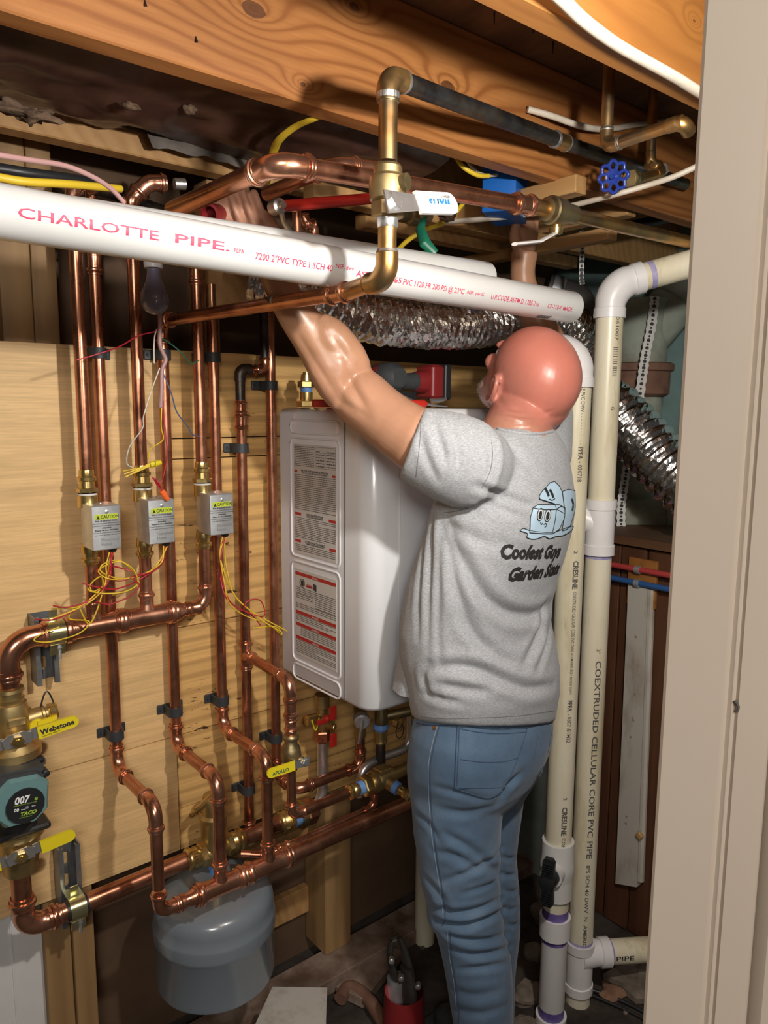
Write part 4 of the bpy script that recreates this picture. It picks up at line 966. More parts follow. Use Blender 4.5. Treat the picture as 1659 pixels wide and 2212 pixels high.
pipe(T, (XDp, YD, zv0+.02), (XDp, YD, ztop-.03), RD*.93, M['copper_old'])
obj('solder_ring', G().lathe((XDp, YD, at(820, 205, Y=YD).z-.006), up, [(0, RD*1.0), (.004, RD*1.14), (.011, RD*1.14)], 18), M['solder'], T, 40)
obj('solder_ring', G().lathe(pE+dF*.030, dF, [(0, RD*1.14), (.004, RD*1.14), (.008, RD*1.0)], 18), M['solder'], T, 40)
pipe(T, pE+dF*.03, pF, RD*.95, M['copper_dark'], label='blackened pipe running to the right under the joist')
coupling(T, pF, dF, RD*.95, .05, M['copper_old'], prof=SOLD)
for k in (-1, 1): obj('solder_ring', G().lathe(pF+dF*.024*k-dF*.004, dF, [(0, RD*1.0), (.004, RD*1.16), (.008, RD*1.0)], 18), M['solder'], T, 40)
pipe(T, pF+dF*.02, pF2, RD*.95, M['copper_dark'], label='blackened pipe beyond the coupling')
T = thing('lever_valve', 'old brass ball valve with white-gripped steel lever, mid-way on the golden drop pipe', 'valve', (XDp, YD, zv1))
Lv = zv0-zv1
g = G().hexn((XDp, YD, zv1), up, .022, RD*1.6)
g.lathe((XDp, YD, zv1+.02), up, [(0, RD*1.35), (.003, RD*1.75), (.02, RD*1.85), (.03, RD*1.75), (.036, RD*1.3), (.045, RD*1.25), (Lv-.02, RD*1.4), (Lv-.008, RD*1.4), (Lv-.004, RD*1.15)], 20)
cv = V(XDp, YD, zv1+.042); dn = V(.35, -.93, 0).normalized()
g.lathe(cv, dn, [(0, .012), (.030, .011)], 14)
obj('valve_body', g, M['brass_old'], T, 35)
a = at(862, 436, d=(cv-CAM).dot(FW)-.035); b = at(985, 441, d=(cv-CAM).dot(FW)+.06)
o, A_, d_, s_, n_, gr = lever(T, a-dirv(a, b)*.012, b, (-.75, -.65, .0), .030, .005, 'white', .36, 'white lever grip', rod='steel')
oo = b+n_*.0031
lettering('WATTS', lambda x, y: oo-d_*(x+.018)+(-V(0, 0, 1)+d_*d_.z).normalized()*(y-.004), plain('blue_print', (.02, .18, .55), .4), gr, .0145, bold=.05)
lettering('LFFBV-3C', lambda x, y: oo-d_*(x+.016)+(-V(0, 0, 1)+d_*d_.z).normalized()*(y-.010), M['ink_soft'], gr, .005, bold=.02)
# horizontal copper over the white pipe
zh = at(560, 366, Y=.885).z
RA = .0137
pK = at(552, 366, Y=.90); pR = at(1130, 442, Y=.90); pR2 = at(1488, 523, Y=.90)
pL = at(372, 455, Z=pK.z-.004)
T = thing('copper_crossing', 'copper pipe with a swept elbow crossing above the white pipe to a brass valve', 'pipe', pK)
dR = dirv(pK, pR)
pKc = at(600, 352, Y=.90)
run(T, [pL, pKc, pR-dR*.02], RA, R=.034, c=.024)
coupling(T, pR, dR, RA, .055, M['copper_fit'])
T = thing('gate_ball_valve', 'old brass ball valve with a white lever hanging below the crossing pipe', 'valve', pR)
q0 = at(1195, 455, Y=.90); dR2 = dirv(q0, pR2)
pipe(T, pR+dR*.02, q0-dR2*.012, RA, M['copper_old'], label='golden aged copper')
g = G().lathe(q0-dR2*.022, dR2, [(0, RA*1.1), (.002, RA*1.5), (.012, RA*1.6), (.014, RA*1.85), (.045, RA*1.7), (.062, RA*1.35), (.08, RA*1.3), (.082, RA*1.05)], 18)
obj('valve_body', g, M['brass_old'], T, 35)
sm = q0+dR2*.012
obj('valve_stem', G().lathe(sm, (0, .05, -1), [(0, .010), (.026, .008), (.028, .013), (.038, .012), (.04, .006)], 12), M['brass'], T, 35)
a = sm+V(0, 0, -.036); b1 = at(1165, 522, Y=a.y-.01); b2 = at(1112, 527, Y=a.y-.02)
obj('handle', G().sweep([a, b1, b2], [.006, .007, .007], 8, flat=.45), M['white'], T, 40, 'white lever')
pipe(thing('aged_pipe', 'long golden-brown pipe running right from the crossing valve to the door frame', 'pipe', pR2), q0+dR2*.055, pR2+dR2*.3, RA*.95, M['copper_old'])
# small copper pieces behind the crossing pipe
T = thing('copper_crossing', 'second copper elbow partly hidden behind the crossing pipe', 'pipe', at(755, 355, Y=1.02))
run(T, [at(575, 420, Y=1.16), at(722, 356, Y=1.0), at(860, 368, Y=1.0)], RZ, R=.03, c=.022)
T = thing('copper_offset', 'small copper pipe with a close double bend under the red handle', 'pipe', at(645, 480, Y=1.2))
run(T, [at(641, 450, Y=1.2), at(641, 520, Y=1.2)], .008); run(T, [at(655, 465, Y=1.22), at(660, 484, Y=1.22), at(677, 486, Y=1.22), at(679, 520, Y=1.22)], .0085, R=.012, c=.01)
# press tool handles: red handle and green wrench
T = thing('red_handled_valve', 'long red-gripped valve lever with steel pivot, behind the golden drop pipe', 'valve', at(600, 440, Y=1.05))
a = at(606, 446, Y=1.08); b = at(812, 428, Y=1.08); d = dirv(a, b)
obj('grip', G().sweep([a, b], .0165, 10, flat=.55), M['red'], T, 40)
obj('pivot', G().lathe(a-d*.006+V(0, .012, 0), (0, -1, 0), [(0, .012), (.02, .012), (.022, .007), (.03, .006)], 14), M['steel'], T, 40)
obj('bracket', G().sweep([a+V(0, 0, -.004), at(612, 480, Y=1.08), at(625, 500, Y=1.08)], [.007, .006, .008], 8, flat=.5), M['steel'], T, 40)
obj('green_grip', G().sweep([at(622, 495, Y=1.1), at(634, 515, Y=1.1)], .011, 8, flat=.6), M['green'], T, 40, 'green grip end')
T = thing('cut_pipe_end', 'dark red end of a pipe beside the fingers', 'pipe', at(448, 460, Y=1.16))
obj('pipe', G().lathe(at(470, 463, Y=1.17), at(436, 462, Y=1.13)-at(470, 463, Y=1.17), [(0, .016), (.035, .016), (.036, .012), (.02, .012)], 16), M['tool_red'], T, 40)
T = thing('green_handled_valve', 'small brass valve with a drooping green handle above the white pipe', 'valve', at(895, 465, Y=1.1))
p = at(900, 468, Y=1.1)
obj('valve_body', G().lathe(p-V(.05, 0, 0), (1, .1, .1), [(0, .012), (.03, .014), (.032, .019), (.06, .019), (.064, .013), (.09, .012)], 14).hexn(p+V(0, -.012, 0), (0, -1, 0), .012, .010), M['brass_old'], T, 35)
obj('pressed_ring', G().lathe(p-V(.062, .0, -.018), (1, .1, .1), [(0, .015), (.006, .018), (.012, .015), (.018, .018), (.024, .015)], 16), M['copper_fit'], T, 40)
obj('handle', G().sweep([p+V(0, -.02, -.004), at(908, 495, Y=1.07), at(918, 525, Y=1.05), at(940, 548, Y=1.04)], [.005, .009, .011, .008], 10, flat=.55), M['green'], T, 40, 'green dipped handle')
# ---------------------------------------------------------------- white PVC pipes
def pvc(name, a, b, r, mat, lab, hollow=True):
    T = thing(name, lab, 'pipe', (Vector(a)+Vector(b))/2); d = dirv(a, b); L = (Vector(b)-Vector(a)).length
    g = G().lathe(a, d, [(0, r*.9), (0, r), (L-.002, r), (L, r*.985), (L, r*.88), (L-.05, r*.88)], 40); obj('pipe', g, M[mat], T, 40); return T, Vector(a), d
rp = .0302
a = at(-60, 447, Y=.95); b = at(1234, 664, Y=.95); a = a-(b-a)*.5
TP, pa, pd = pvc('pvc_pipe', a, b, rp, 'pvc', 'long new white pipe with red lettering crossing the whole upper photo')
face = V(-.12, -1, 0)
def fpx(px, py):   # start point along the pipe and height angle for lettering that begins at a pixel
    q = at(px, py, Y=.95-rp*.97); s = (q-pa).dot(pd); ax = pa+pd*s; hgt = (q-ax).dot(V(0, 0, 1)); return s, rp*math.asin(max(-.95, min(.95, hgt/rp)))
def ptext(txt, px, py, px2, size, mat, bold=.01, xs=1):
    s, h = fpx(px, py); s2, h2 = fpx(px2, py)
    bm = text_poly(txt, size, 1, bold*size); x0 = min(v.co.x for v in bm.verts); x1 = max(v.co.x for v in bm.verts); k = (s2-s)/(x1-x0)
    for v in bm.verts: v.co.x = (v.co.x-x0)*k
    fn = on_pipe(pa, pd, V(0, -1, 0), rp, .0003)
    lettering(txt, lambda x, y: fn(s+x, h+y-size*.35), mat, TP, size, 'red_lettering', step=.003, bm=bm)
ptext('CHARLOTTE', 38, 458, 342, .0155, M['pink_ink'])
ptext('PIPE.', 378, 514, 496, .0155, M['pink_ink'])
ptext('PLPA', 506, 540, 527, .008, M['pink_ink'], .005)
for t_, x0, y0, x1, s in (('7200 2"PVC TYPE 1 SCH 40', 552, 552, 719, .0125), ('NSF. dwv', 725, 574, 764, .009), ('ASTM D 2665', 770, 590, 868, .0125), ('PVC 1120 PR 280 PSI @ 23*C', 872, 608, 1004, .0125), ('NSF. pw-G', 1010, 630, 1046, .009), ('U.P.CODE ASTM D 1785-21a', 1062, 640, 1166, .0125), ('CP-110-P MADE', 1184, 660, 1238, .0115)):
    ptext(t_, x0, y0, x1, s, M['pink_ink'], .006)
for k in range(14):
    s, h = fpx(1178+1.9*k, 684); fn = on_pipe(pa, pd, V(0, -1, 0), rp, .0004)
    lettering('', lambda x, y: fn(s+x, h+y), M['ink_soft'], TP, 1, 'barcode_bar', bm=quadgrid(0, .0014+.0012*(k % 3 == 0), -.006, .006, 1, 4))
a2 = at(300, 497, Y=1.03); b2 = at(1048, 601, Y=1.03); d2 = dirv(a2, b2)
pvc('pvc_pipe', a2-d2*.15, b2, rp, 'pvc', 'shorter new white pipe just behind the long lettered one')
# ---------------------------------------------------------------- cream drain pipes on the right
def vpipe_text(T, P0, txt, z0, z1, r, side, size, mat=None, bold=.01):
    # reads downwards; side = angle from the camera-facing direction towards the right
    c = (CAM-P0); c.z = 0; c.normalize(); rt = V(-c.y, c.x, 0)
    u = c*math.cos(side)+rt*math.sin(side)
    bm = text_poly(txt, size, 1, bold*size); x0 = min(v.co.x for v in bm.verts); x1 = max(v.co.x for v in bm.verts); k = (z0-z1)/(x1-x0)
    for v in bm.verts: v.co.x = (v.co.x-x0)*k
    fn = on_pipe(V(P0.x, P0.y, z0), (0, 0, -1), u, r, .0004)
    lettering(txt, lambda x, y: fn(x, y-size*.35), mat or M['ink_soft'], T, size, 'printed_lettering', step=.004, bm=bm)
P2 = V(1.4790, 1.012, 0)
def zz2(py): return at(1285, py, Y=P2.y).z
def zz1_(py): return at(1220, py, Y=P1v.y).z
r2 = .0302
T = thing('drain_stack', 'cream drain pipe standing nearest the door frame, with white tees and a top elbow', 'pipe', P2)
ztop2 = at(1320, 612, Y=P2.y).z
pts_t = at(1500, 570, Y=.93)
pC = V(P2.x, P2.y, at(1322, 618, Y=P2.y).z); dC = dirv(pC, at(1500, 568, Y=P2.y-.12))
elbow(T, pC, (0, 0, -1), dC, r2, M['pvc_fit'], .055, .028, [(0, 1.0), (0, 1.16), (.75, 1.16), (.78, 1.10), (1, 1.08)], label='white plastic elbow')
obj('primer_ring', G().lathe(pC+dC*.082, dC, [(0, r2*1.012), (.012, r2*1.012)], 30), M['primer_pale'], T, 40, 'purple primer ring')
pipe(T, pC+dC*.06, pC+dC*.34, r2, M['cream'], 30, label='grimy cream pipe')
pipe(T, (P2.x, P2.y, -.005), (P2.x, P2.y, pC.z-.05), r2, M['cream'], 30, label='cream pipe')
obj('primer_ring', G().lathe((P2.x, P2.y, zz2(684)), up, [(0, r2*1.012), (.012, r2*1.012)], 30), M['primer_pale'], T, 40, 'purple primer ring')
def sleeve(T, P, za, zb, r, lip=.022, name='pvc_tee', label='white plastic fitting'):
    L = za-zb; return G().lathe((P.x, P.y, zb), up, [(0, r*1.0), (0, r*1.19), (lip, r*1.19), (lip+.002, r*1.10), (L-lip-.002, r*1.10), (L-lip, r*1.19), (L, r*1.19), (L, r*1.0)], 32)
g = sleeve(T, P2, zz2(1080), zz2(1198), r2); g.lathe((P2.x, P2.y, (zz2(1080)+zz2(1198))/2), (-.55, .75, .5), [(0, r2), (.055, r2*.95)], 20)
obj('pvc_tee', g, M['pvc_fit'], T, 40, 'white plastic tee')
obj('primer_ring', G().lathe((P2.x, P2.y, zz2(1202)-.004), up, [(0, r2*1.01), (.008, r2*1.01)], 30), M['primer_pale'], T, 40)
zt_, zb_ = zz2(2008), zz2(2108); g = sleeve(T, P2, zt_, zb_, r2)
db = V(.83, -.56, 0).normalized(); zbr = at(1340, 2042, Y=P2.y-.05).z
g.lathe((P2.x, P2.y, zbr-.004), db, [(0, r2*1.25), (.038, r2*1.05), (.05, r2*1.05), (.052, r2*1.19), (.075, r2*1.19), (.075, r2)], 28)
obj('pvc_tee', g, M['pvc_fit'], T, 40, 'white plastic tee')
obj('primer_ring', G().lathe((P2.x, P2.y, zt_), up, [(0, r2*1.012), (.008, r2*1.012)], 30), M['primer_pale'], T, 40, 'purple primer ring')
bp = V(P2.x, P2.y, zbr-.004)
pipe(T, bp+db*.06, bp+db*.40, r2*.98, M['cream'], 28)
obj('primer_ring', G().lathe(bp+db*.075, db, [(0, r2*1.0), (.006, r2*1.0)], 28), M['primer_pale'], T, 40)
fn = on_pipe(bp+db*.082, db, V(-.5, -.8, .1), r2*.98); lettering('PIPE', lambda x, y: fn(x, y-.006), M['ink'], T, .016, 'printed_lettering', xs=1.7, bold=.01, step=.004)
vpipe_text(T, P2, '061007', zz2(682), zz2(735), r2, .62, .012)
vpipe_text(T, P2, '|||||| ||| ||||||', zz2(750), zz2(812), r2, .62, .012, bold=.02)
vpipe_text(T, P2, 'G', zz2(878), zz2(886), r2, .55, .011)
vpipe_text(T, P2, '2"', zz2(1393), zz2(1402), r2, .35, .012)
vpipe_text(T, P2, 'COEXTRUDED CELLULAR CORE PVC PIPE', zz2(1418), zz2(1826), r2, .40, .019, bold=.015)
vpipe_text(T, P2, 'IPS SCH 40 DWV  N  AMERIC', zz2(1840), zz2(2006), r2, .35, .013)
P1v = V(1.355, 1.0, 0)
T = thing('drain_stack', 'cream drain pipe right beside the man, with a white ball valve and purple primer', 'pipe', P1v)
r1 = .0302
zt1 = zz1_(812)
dq = V(-.25, .95, .0).normalized()
pC = V(P1v.x, P1v.y, at(1215, 750, Y=P1v.y).z)
elbow(T, pC, (0, 0, -1), dq, r1, M['pvc_fit'], .055, .026, [(0, 1.0), (0, 1.18), (.75, 1.18), (.78, 1.10), (1, 1.08)], label='white plastic elbow')
pipe(T, pC+dq*.07, pC+dq*.15, r1, M['pvc'], 28)
pipe(T, (P1v.x, P1v.y, zz1_(1820)), (P1v.x, P1v.y, pC.z-.06), r1, M['cream'], 30, label='cream pipe')
vpipe_text(T, P1v, 'CORE PVC DWV', zz1_(818), zz1_(890), r1, .45, .013); vpipe_text(T, P1v, '- - - - - - - - - - -', zz1_(892), zz1_(960), r1, .45, .009)
vpipe_text(T, P1v, 'PPFA', zz1_(965), zz1_(992), r1, .45, .015, bold=.03); vpipe_text(T, P1v, '- 030718', zz1_(996), zz1_(1040), r1, .45, .014)
vpipe_text(T, P1v, '2', zz1_(1186), zz1_(1193), r1, .4, .012); vpipe_text(T, P1v, 'CRESLINE', zz1_(1208), zz1_(1268), r1, .45, .017, bold=.03)
vpipe_text(T, P1v, 'COEXTRUDED CELLULAR CORE PVC DWV', zz1_(1274), zz1_(1400), r1, .45, .011)
vpipe_text(T, P1v, 'ASTM F891 SCH 40 NSF DWV', zz1_(1402), zz1_(1490), r1, .45, .008)
vpipe_text(T, P1v, 'PPFA', zz1_(1502), zz1_(1525), r1, .45, .015, bold=.03); vpipe_text(T, P1v, '- 0307181M52', zz1_(1530), zz1_(1590), r1, .45, .014)
vpipe_text(T, P1v, '2', zz1_(1704), zz1_(1710), r1, .4, .012); vpipe_text(T, P1v, 'CRESLINE', zz1_(1724), zz1_(1783), r1, .4, .017, bold=.03); vpipe_text(T, P1v, 'COE', zz1_(1787), zz1_(1808), r1, .4, .012)
zv1_, zv2_ = zz1_(1806), zz1_(1920); zm = zz1_(1858)
obj('valve_body', G().lathe((P1v.x, P1v.y, zv2_), up, [(0, r1*1.0), (0, r1*1.24), (.045, r1*1.22), (zm-zv2_-.026, r1*1.22), (zm-zv2_-.012, r1*1.34), (zm-zv2_+.01, r1*1.36), (zm-zv2_+.028, r1*1.24), (zv1_-zv2_-.004, r1*1.24), (zv1_-zv2_, r1*1.22), (zv1_-zv2_, r1*1.02)], 36).lathe((P1v.x, P1v.y, zm), (-.88, -.35, 0), [(0, .03), (.052, .026)], 24), M['pvc'], T, 40, 'white ball valve body')
hc = V(P1v.x, P1v.y, zm)+V(-.88, -.35, 0).normalized()*.05; hn = V(-.88, -.35, 0).normalized()
hd = obj('valve_handle', G().lathe(hc, hn, [(0, .021), (.035, .018), (.037, .014)], 20), M['black'], T, 40, 'black T-handle')
for s in (1, -1):
    g = G().prism([(-.014, s*.008), (.014, s*.008), (.016, s*.05), (.010, s*.058), (-.008, s*.058), (-.013, s*.05)], -.006, .006, hc+hn*.024, V(.35, -.88, 0), up, hn)
    for k in range(7): g.box(hc+hn*.031+up*s*(.016+.0055*k), (.012, .022, .002), Matrix.Rotation(math.atan2(hn.y, hn.x), 3, 'Z'))
    obj('handle_wing', g, M['black'], hd, 30)
pipe(T, (P1v.x, P1v.y, zz1_(2025)), (P1v.x, P1v.y, zv2_+.01), r1, M['cream'], 30, label='cream pipe')
def band(pa_, pb_, m='purple', label='purple primer band'): obj('primer_ring', G().lathe((P1v.x, P1v.y, zz1_(pb_)), up, [(0, r1*1.012), (zz1_(pa_)-zz1_(pb_), r1*1.012)], 30), M[m], T, 40, label)
band(1945, 1966); band(1998, 2013); band(2148, 2175)
obj('coupling', G().lathe((P1v.x, P1v.y, zz1_(2002)), up, [(0, r1*1.02), (0, r1*1.2), (zz1_(1962)-zz1_(2002), r1*1.2), (zz1_(1962)-zz1_(2002), r1*1.02)], 32), M['pvc_fit'], T, 40, 'white plastic coupling')
pipe(T, (P1v.x, P1v.y, zz1_(2180)), (P1v.x, P1v.y, zz1_(1995)), r1*1.005, M['pvc'], 30, label='white pipe section')
obj('coupling', G().lathe((P1v.x, P1v.y, zz1_(2215)), up, [(0, r1*1.02), (0, r1*1.22), (zz1_(2166)-zz1_(2215), r1*1.22), (zz1_(2166)-zz1_(2215), r1*1.02)], 32), M['pvc_fit'], T, 40, 'white plastic coupling')
pipe(T, (P1v.x, P1v.y, -.005), (P1v.x, P1v.y, zz1_(2200)), r1, M['cream'], 30)
# short white pipe end on the floor behind the man's leg
p0 = at(917, 2035, Y=1.42); 
T = thing('floor_stub_pipe', 'white pipe standing in the shadow behind the man\'s left leg', 'pipe', p0)
obj('pipe', G().lathe((p0.x, p0.y, 0), up, [(0, .028), (.35, .028), (.352, .032), (.40, .032), (.402, .028), (.55, .028)], 24), M['cream'], T, 40)
# ---------------------------------------------------------------- cast iron stack
SP = V(2.12, 1.36, 1.15)
SP = at(1372, 900, d=2.38); SP.z = 1.15
T = thing('cast_iron_stack', 'greenish painted cast iron soil stack with a rusty hub and a wye branch', 'pipe', SP)
def zS(py): return at(1380, py, d=2.38).z
obj('stack_pipe', G().lathe(SP, up, [(0, .078), (zS(850)-SP.z, .078)], 30), M['iron'], T, 40)
obj('hub', G().lathe((SP.x, SP.y, zS(858)), up, [(0, .082), (.01, .098), (zS(805)-zS(858), .098), (zS(805)-zS(858)+.004, .108), (zS(786)-zS(858)-.004, .108), (zS(786)-zS(858), .10)], 32), M['rust'], T, 35, 'rusty brown hub')
rgt = V(ca, -sa, 0)
g = G().lathe((SP.x, SP.y, zS(790)), up, [(0, .084), (zS(665)-zS(790), .086), (zS(655)-zS(790), .094)], 30)
wc = V(SP.x, SP.y, zS(750)); g.lathe(wc, rgt*.75+up, [(0, .07), (.16, .075), (.165, .085), (.25, .085)], 26)
obj('wye', g, M['iron'], T, 40)
pl0 = at(1290, 1115, d=2.30); pl1 = at(1440, 1118, d=2.30)
obj('horizontal_pipe', G().lathe(pl0-V(0, 0, .0), rgt, [(0, .052), (.19, .056), (.192, .062), (.24, .062)], 26), M['iron'], T, 40)
# white perforated strap
def catmull(P, k=6):
    P = [Vector(p) for p in P]; Q = []
    for i in range(len(P)-1):
        a, b, c, d = P[max(i-1, 0)], P[i], P[i+1], P[min(i+2, len(P)-1)]
        for j in range(k):
            t = j/k; Q.append(.5*((2*b)+(c-a)*t+(2*a-5*b+4*c-d)*t*t+(3*b-a-3*c+d)*t**3))
    return Q+[P[-1]]
def strap(pp, dd, w, lab):
    pts = catmull([at(x, y, d=dd) for x, y in pp], 14)
    T = thing('hanger_strap', lab, 'strap', pts[0]); g = G(); fw = V(FW.x, FW.y, 0).normalized()
    n = len(pts)
    for k in (0, 1):
        for p in pts:
            i = pts.index(p); t = (pts[min(i+1, n-1)]-pts[max(i-1, 0)]).normalized(); s = t.cross(fw).normalized()
            g.v += [p+s*w/2*(1+.12*math.sin(i*1.6))+fw*.0015*k, p-s*w/2*(1+.12*math.sin(i*1.6))+fw*.0015*k]
    for i in range(n-1):
        a = 2*i; g.f += [(a, a+1, a+3, a+2), (2*n+a, 2*n+a+2, 2*n+a+3, 2*n+a+1), (a, a+2, 2*n+a+2, 2*n+a), (a+1, 2*n+a+1, 2*n+a+3, a+3)]
    obj('band', g, M['white'], T, 60)
    h = G()
    for i in range(2, n-1, 2): h.lathe(pts[i]-fw*.0002, -fw, [(0, .0056 if i % 4 else .0034), (.0004, .0056 if i % 4 else .0034)], 10)
    obj('hole', h, M['ink'], T, 0)['kind'] = 'stuff'
strap([(1415, 640), (1408, 700), (1396, 760), (1388, 810), (1378, 880), (1365, 930)], 2.22, .027, 'white perforated strap hanging across the rusty hub')
strap([(1356, 1000), (1348, 1050), (1342, 1100), (1342, 1150)], 2.22, .025, 'white perforated strap below the silver duct')
strap([(1258, 500), (1258, 530), (1256, 590), (1258, 614)], 1.9, .012, 'short white perforated strap above the end of the long white pipe')
# ---------------------------------------------------------------- flexible foil duct
def duct(P, R0_, lab, pitch=.020, wob=.0035, dep_=.009):
    Q = catmull(P, 30)
    # resample evenly
    L = [0]
    for i in range(1, len(Q)): L.append(L[-1]+(Q[i]-Q[i-1]).length)
    n = int(L[-1]/(pitch/4)); pts = []; j = 0
    for i in range(n+1):
        s = L[-1]*i/n
        while j < len(L)-2 and L[j+1] < s: j += 1
        t = (s-L[j])/max(1e-9, L[j+1]-L[j]); pts.append(Q[j].lerp(Q[j+1], t))
    rad = [R0_-dep_*(0, .35, 1, .35)[i % 4] for i in range(n+1)]
    SG = 40; g = G().sweep(pts, rad, SG, False); rq = random.Random(len(pts))
    for i in range(n+1):
        c = pts[i]
        for k in range(SG):
            v = g.v[i*SG+k]; d = (v-c).normalized(); v += d*(rq.uniform(-.0011, .0011)+noise.noise(v*30)*wob)+V(rq.uniform(-1, 1), rq.uniform(-1, 1), rq.uniform(-1, 1))*.0008
    T = thing('foil_duct', lab, 'duct', P[0]); obj('duct_wall', g, M['foil'], T, 0); return T
duct([at(560, 590, Y=1.34), at(660, 630, Y=1.28), at(760, 672, Y=1.26), at(880, 692, Y=1.26), at(1000, 700, Y=1.27), at(1120, 690, Y=1.28), at(1195, 682, Y=1.28), at(1245, 715, Y=1.28), at(1262, 780, Y=1.32), at(1275, 850, Y=1.36)], .058, 'shiny foil flexible duct sagging behind the raised arm')
duct([at(1270, 850, d=2.1), at(1330, 890, d=2.02), at(1390, 955, d=1.96), at(1450, 1020, d=1.9), at(1530, 1090, d=1.85)], .076, 'foil flexible duct descending to the right in front of the soil stack', .028, .003, .010)
T = thing('duct_elbow', 'dull grey duct elbow with a tape band at the end of the long white pipe', 'duct', at(1235, 640, d=2.0))
obj('elbow_shell', G().sweep(catmull([at(1180, 622, d=2.3), at(1215, 634, d=2.3), at(1250, 650, d=2.3), at(1262, 690, d=2.3)], 5), .045, 20), plain('grey_duct', (.10, .09, .085), .5, .4), T, 40)
obj('tape_band', G().sweep([at(1188, 625, d=2.3), at(1212, 633, d=2.3)], .047, 20), M['galv'], T, 40)
# ---------------------------------------------------------------- right-hand copper, valve wheel
def px3(L, d=None, Y=None): return [at(x, y, d=d, Y=Y) for x, y in L]
T = thing('ceiling_pipe', 'dull copper pipe dropping from the subfloor and turning toward the door frame', 'pipe', at(1308, 310, Y=.80))
q = at(1309, 318, Y=.80); run(T, [V(q.x, .80, 2.144), q, at(1475, 262, Z=q.z)], .0100, 'copper_old', 'copper_old', SOLD, R=.016, c=.014)
e1 = at(1475, 262, Z=q.z); elbow(T, e1, q-e1, V(.3, .2, .9) if False else V(.9, .1, -.35), .0100, M['copper_old'], .012, .012, SOLD)
for p, d in ((q+V(0, 0, .024), up), (q+(e1-q).normalized()*.024, e1-q)): obj('solder_ring', G().lathe(p, d, [(0, .0104), (.003, .0118), (.007, .0104)], 16), M['solder'], T, 40)
T = thing('ceiling_pipe', 'second copper drop ending in soldered elbows behind the valve wheel', 'pipe', at(1405, 350, Y=.92))
q = at(1404, 356, Y=.92); q2 = at(1438, 368, Y=.92); 
run(T, [V(q.x+.0, .92, 2.144), q, q2+V(.004, -.02, 0), at(1378, 388, Y=.905)], .0100, 'copper_old', 'copper_old', SOLD, R=.013, c=.012)
obj('solder_ring', G().lathe(q2-V(.010, 0, 0), q2-q, [(0, .0118), (.004, .0118)], 16), M['solder'], T, 40)
vb = at(1372, 386, Y=.90); wv = at(1325, 382, Y=.87); dw = dirv(vb, wv)
T = thing('gate_valve', 'old brass gate valve with a scalloped blue hand wheel under the ceiling', 'valve', vb)
obj('valve_body', G().lathe(vb+(vb-wv)*.15, dw, [(0, .0115), (.008, .0135), (.012, .016), (.03, .016), (.034, .012), (.05, .011)], 14).hexn(vb+dw*.014, dw, .016, .018), M['brass_old'], T, 30)
# wheel: scalloped ring, spokes, dished hub
u = dw.cross(up).normalized(); v_ = dw.cross(u).normalized(); ring = []
for i in range(96):
    a = 2*PI*i/96; rr = .0255*(1+.10*math.cos(8*a)); ring.append(wv+(u*math.cos(a)+v_*math.sin(a))*rr)
wh = obj('hand_wheel', G().sweep(ring+[ring[0]], .0034, 8, False), M['blue_wheel'], T, 50, 'blue scalloped hand wheel')
for i in range(8):
    a = 2*PI*i/8+PI/8; e_ = u*math.cos(a)+v_*math.sin(a); obj('spoke', G().sweep([wv+e_*.010, wv+e_*.0235], .0032, 6), M['blue_wheel'], wh, 50)
obj('hub', G().lathe(wv-dw*.003, dw, [(0, .0135), (.006, .0135), (.0045, .010), (.004, .004)], 20).lathe(wv, dw, [(0, .0045), (.010, .004)], 8), M['blue_wheel'], wh, 30)
# background dark pipes under the ceiling at right
for i, (A_, B_, r_, m_, l_) in enumerate(((((1250, 372)), (1499, 395), .008, 'copper_dark', 'thin dark pipe behind the blue valve wheel'), ((1330, 495), (1490, 460), .013, 'copper_dark', 'dark grey pipe crossing above the right-hand aged pipe'))):
    T = thing('old_pipe' if m_ != 'block' else 'timber_scrap', l_, 'pipe' if m_ != 'block' else 'timber', at(*A_, Y=1.25)); obj('pipe' if m_ != 'block' else 'timber', G().sweep([at(*A_, Y=1.2), at(*B_, Y=1.2 if i != 1 else 1.1)], r_, 14), M[m_], T, 40)
T = thing('iron_union', 'black iron union fitting behind the white cable at the right', 'pipe fitting', at(1410, 425, Y=1.15))
p = at(1385, 430, Y=1.15); obj('union', G().lathe(p, at(1460, 438, Y=1.12)-p, [(0, .010), (.01, .012), (.012, .019), (.02, .021), (.026, .017), (.03, .023), (.04, .023), (.05, .017), (.07, .016), (.072, .010), (.12, .010)], 16), M['tool_grey'], T, 35)
# wood blocks and blue box
def wblock(px, py, Y0, L, w, h, lab, m='block'):
    p = at(px, py, Y=Y0); o = obj('wood_block', G().rbox((p.x, Y0+L/2, p.z), (w, L, h), .003), M[m], None, 30); return tag(o, lab, 'wood block')
wblock(1256, 398, .955, .44, .036, .034, 'pale wood block right of the blue electrical box')
wblock(1365, 452, 1.06, .55, .038, .030, 'orange wood block behind the crossing valve, upper one of two')
wblock(1324, 505, 1.02, .55, .036, .026, 'orange wood block hanging low, under the aged pipe')
for px, py, l in ((980, 515, 'brown timber lying behind the green handle'), (860, 470, 'dark timber behind the lever valve')):
    p = at(px, py, Y=1.35); yb_ = 1.36 if px > 900 else 1.30; tag(obj('timber_brace', G().rbox((p.x+.1, yb_, p.z), (.75, .04, .03), .003), M['block'], None, 30), l, 'timber')
bx = at(1092, 412, Y=1.13); 
T = thing('electrical_box', 'blue plastic electrical box fixed behind the large joist', 'box', bx)
hw_, hh_ = .066, .056
ex = V(.86, .5, 0).normalized(); ey2 = V(-.5, .86, 0).normalized()
Mx = Matrix((ex, ey2, up)).transposed()
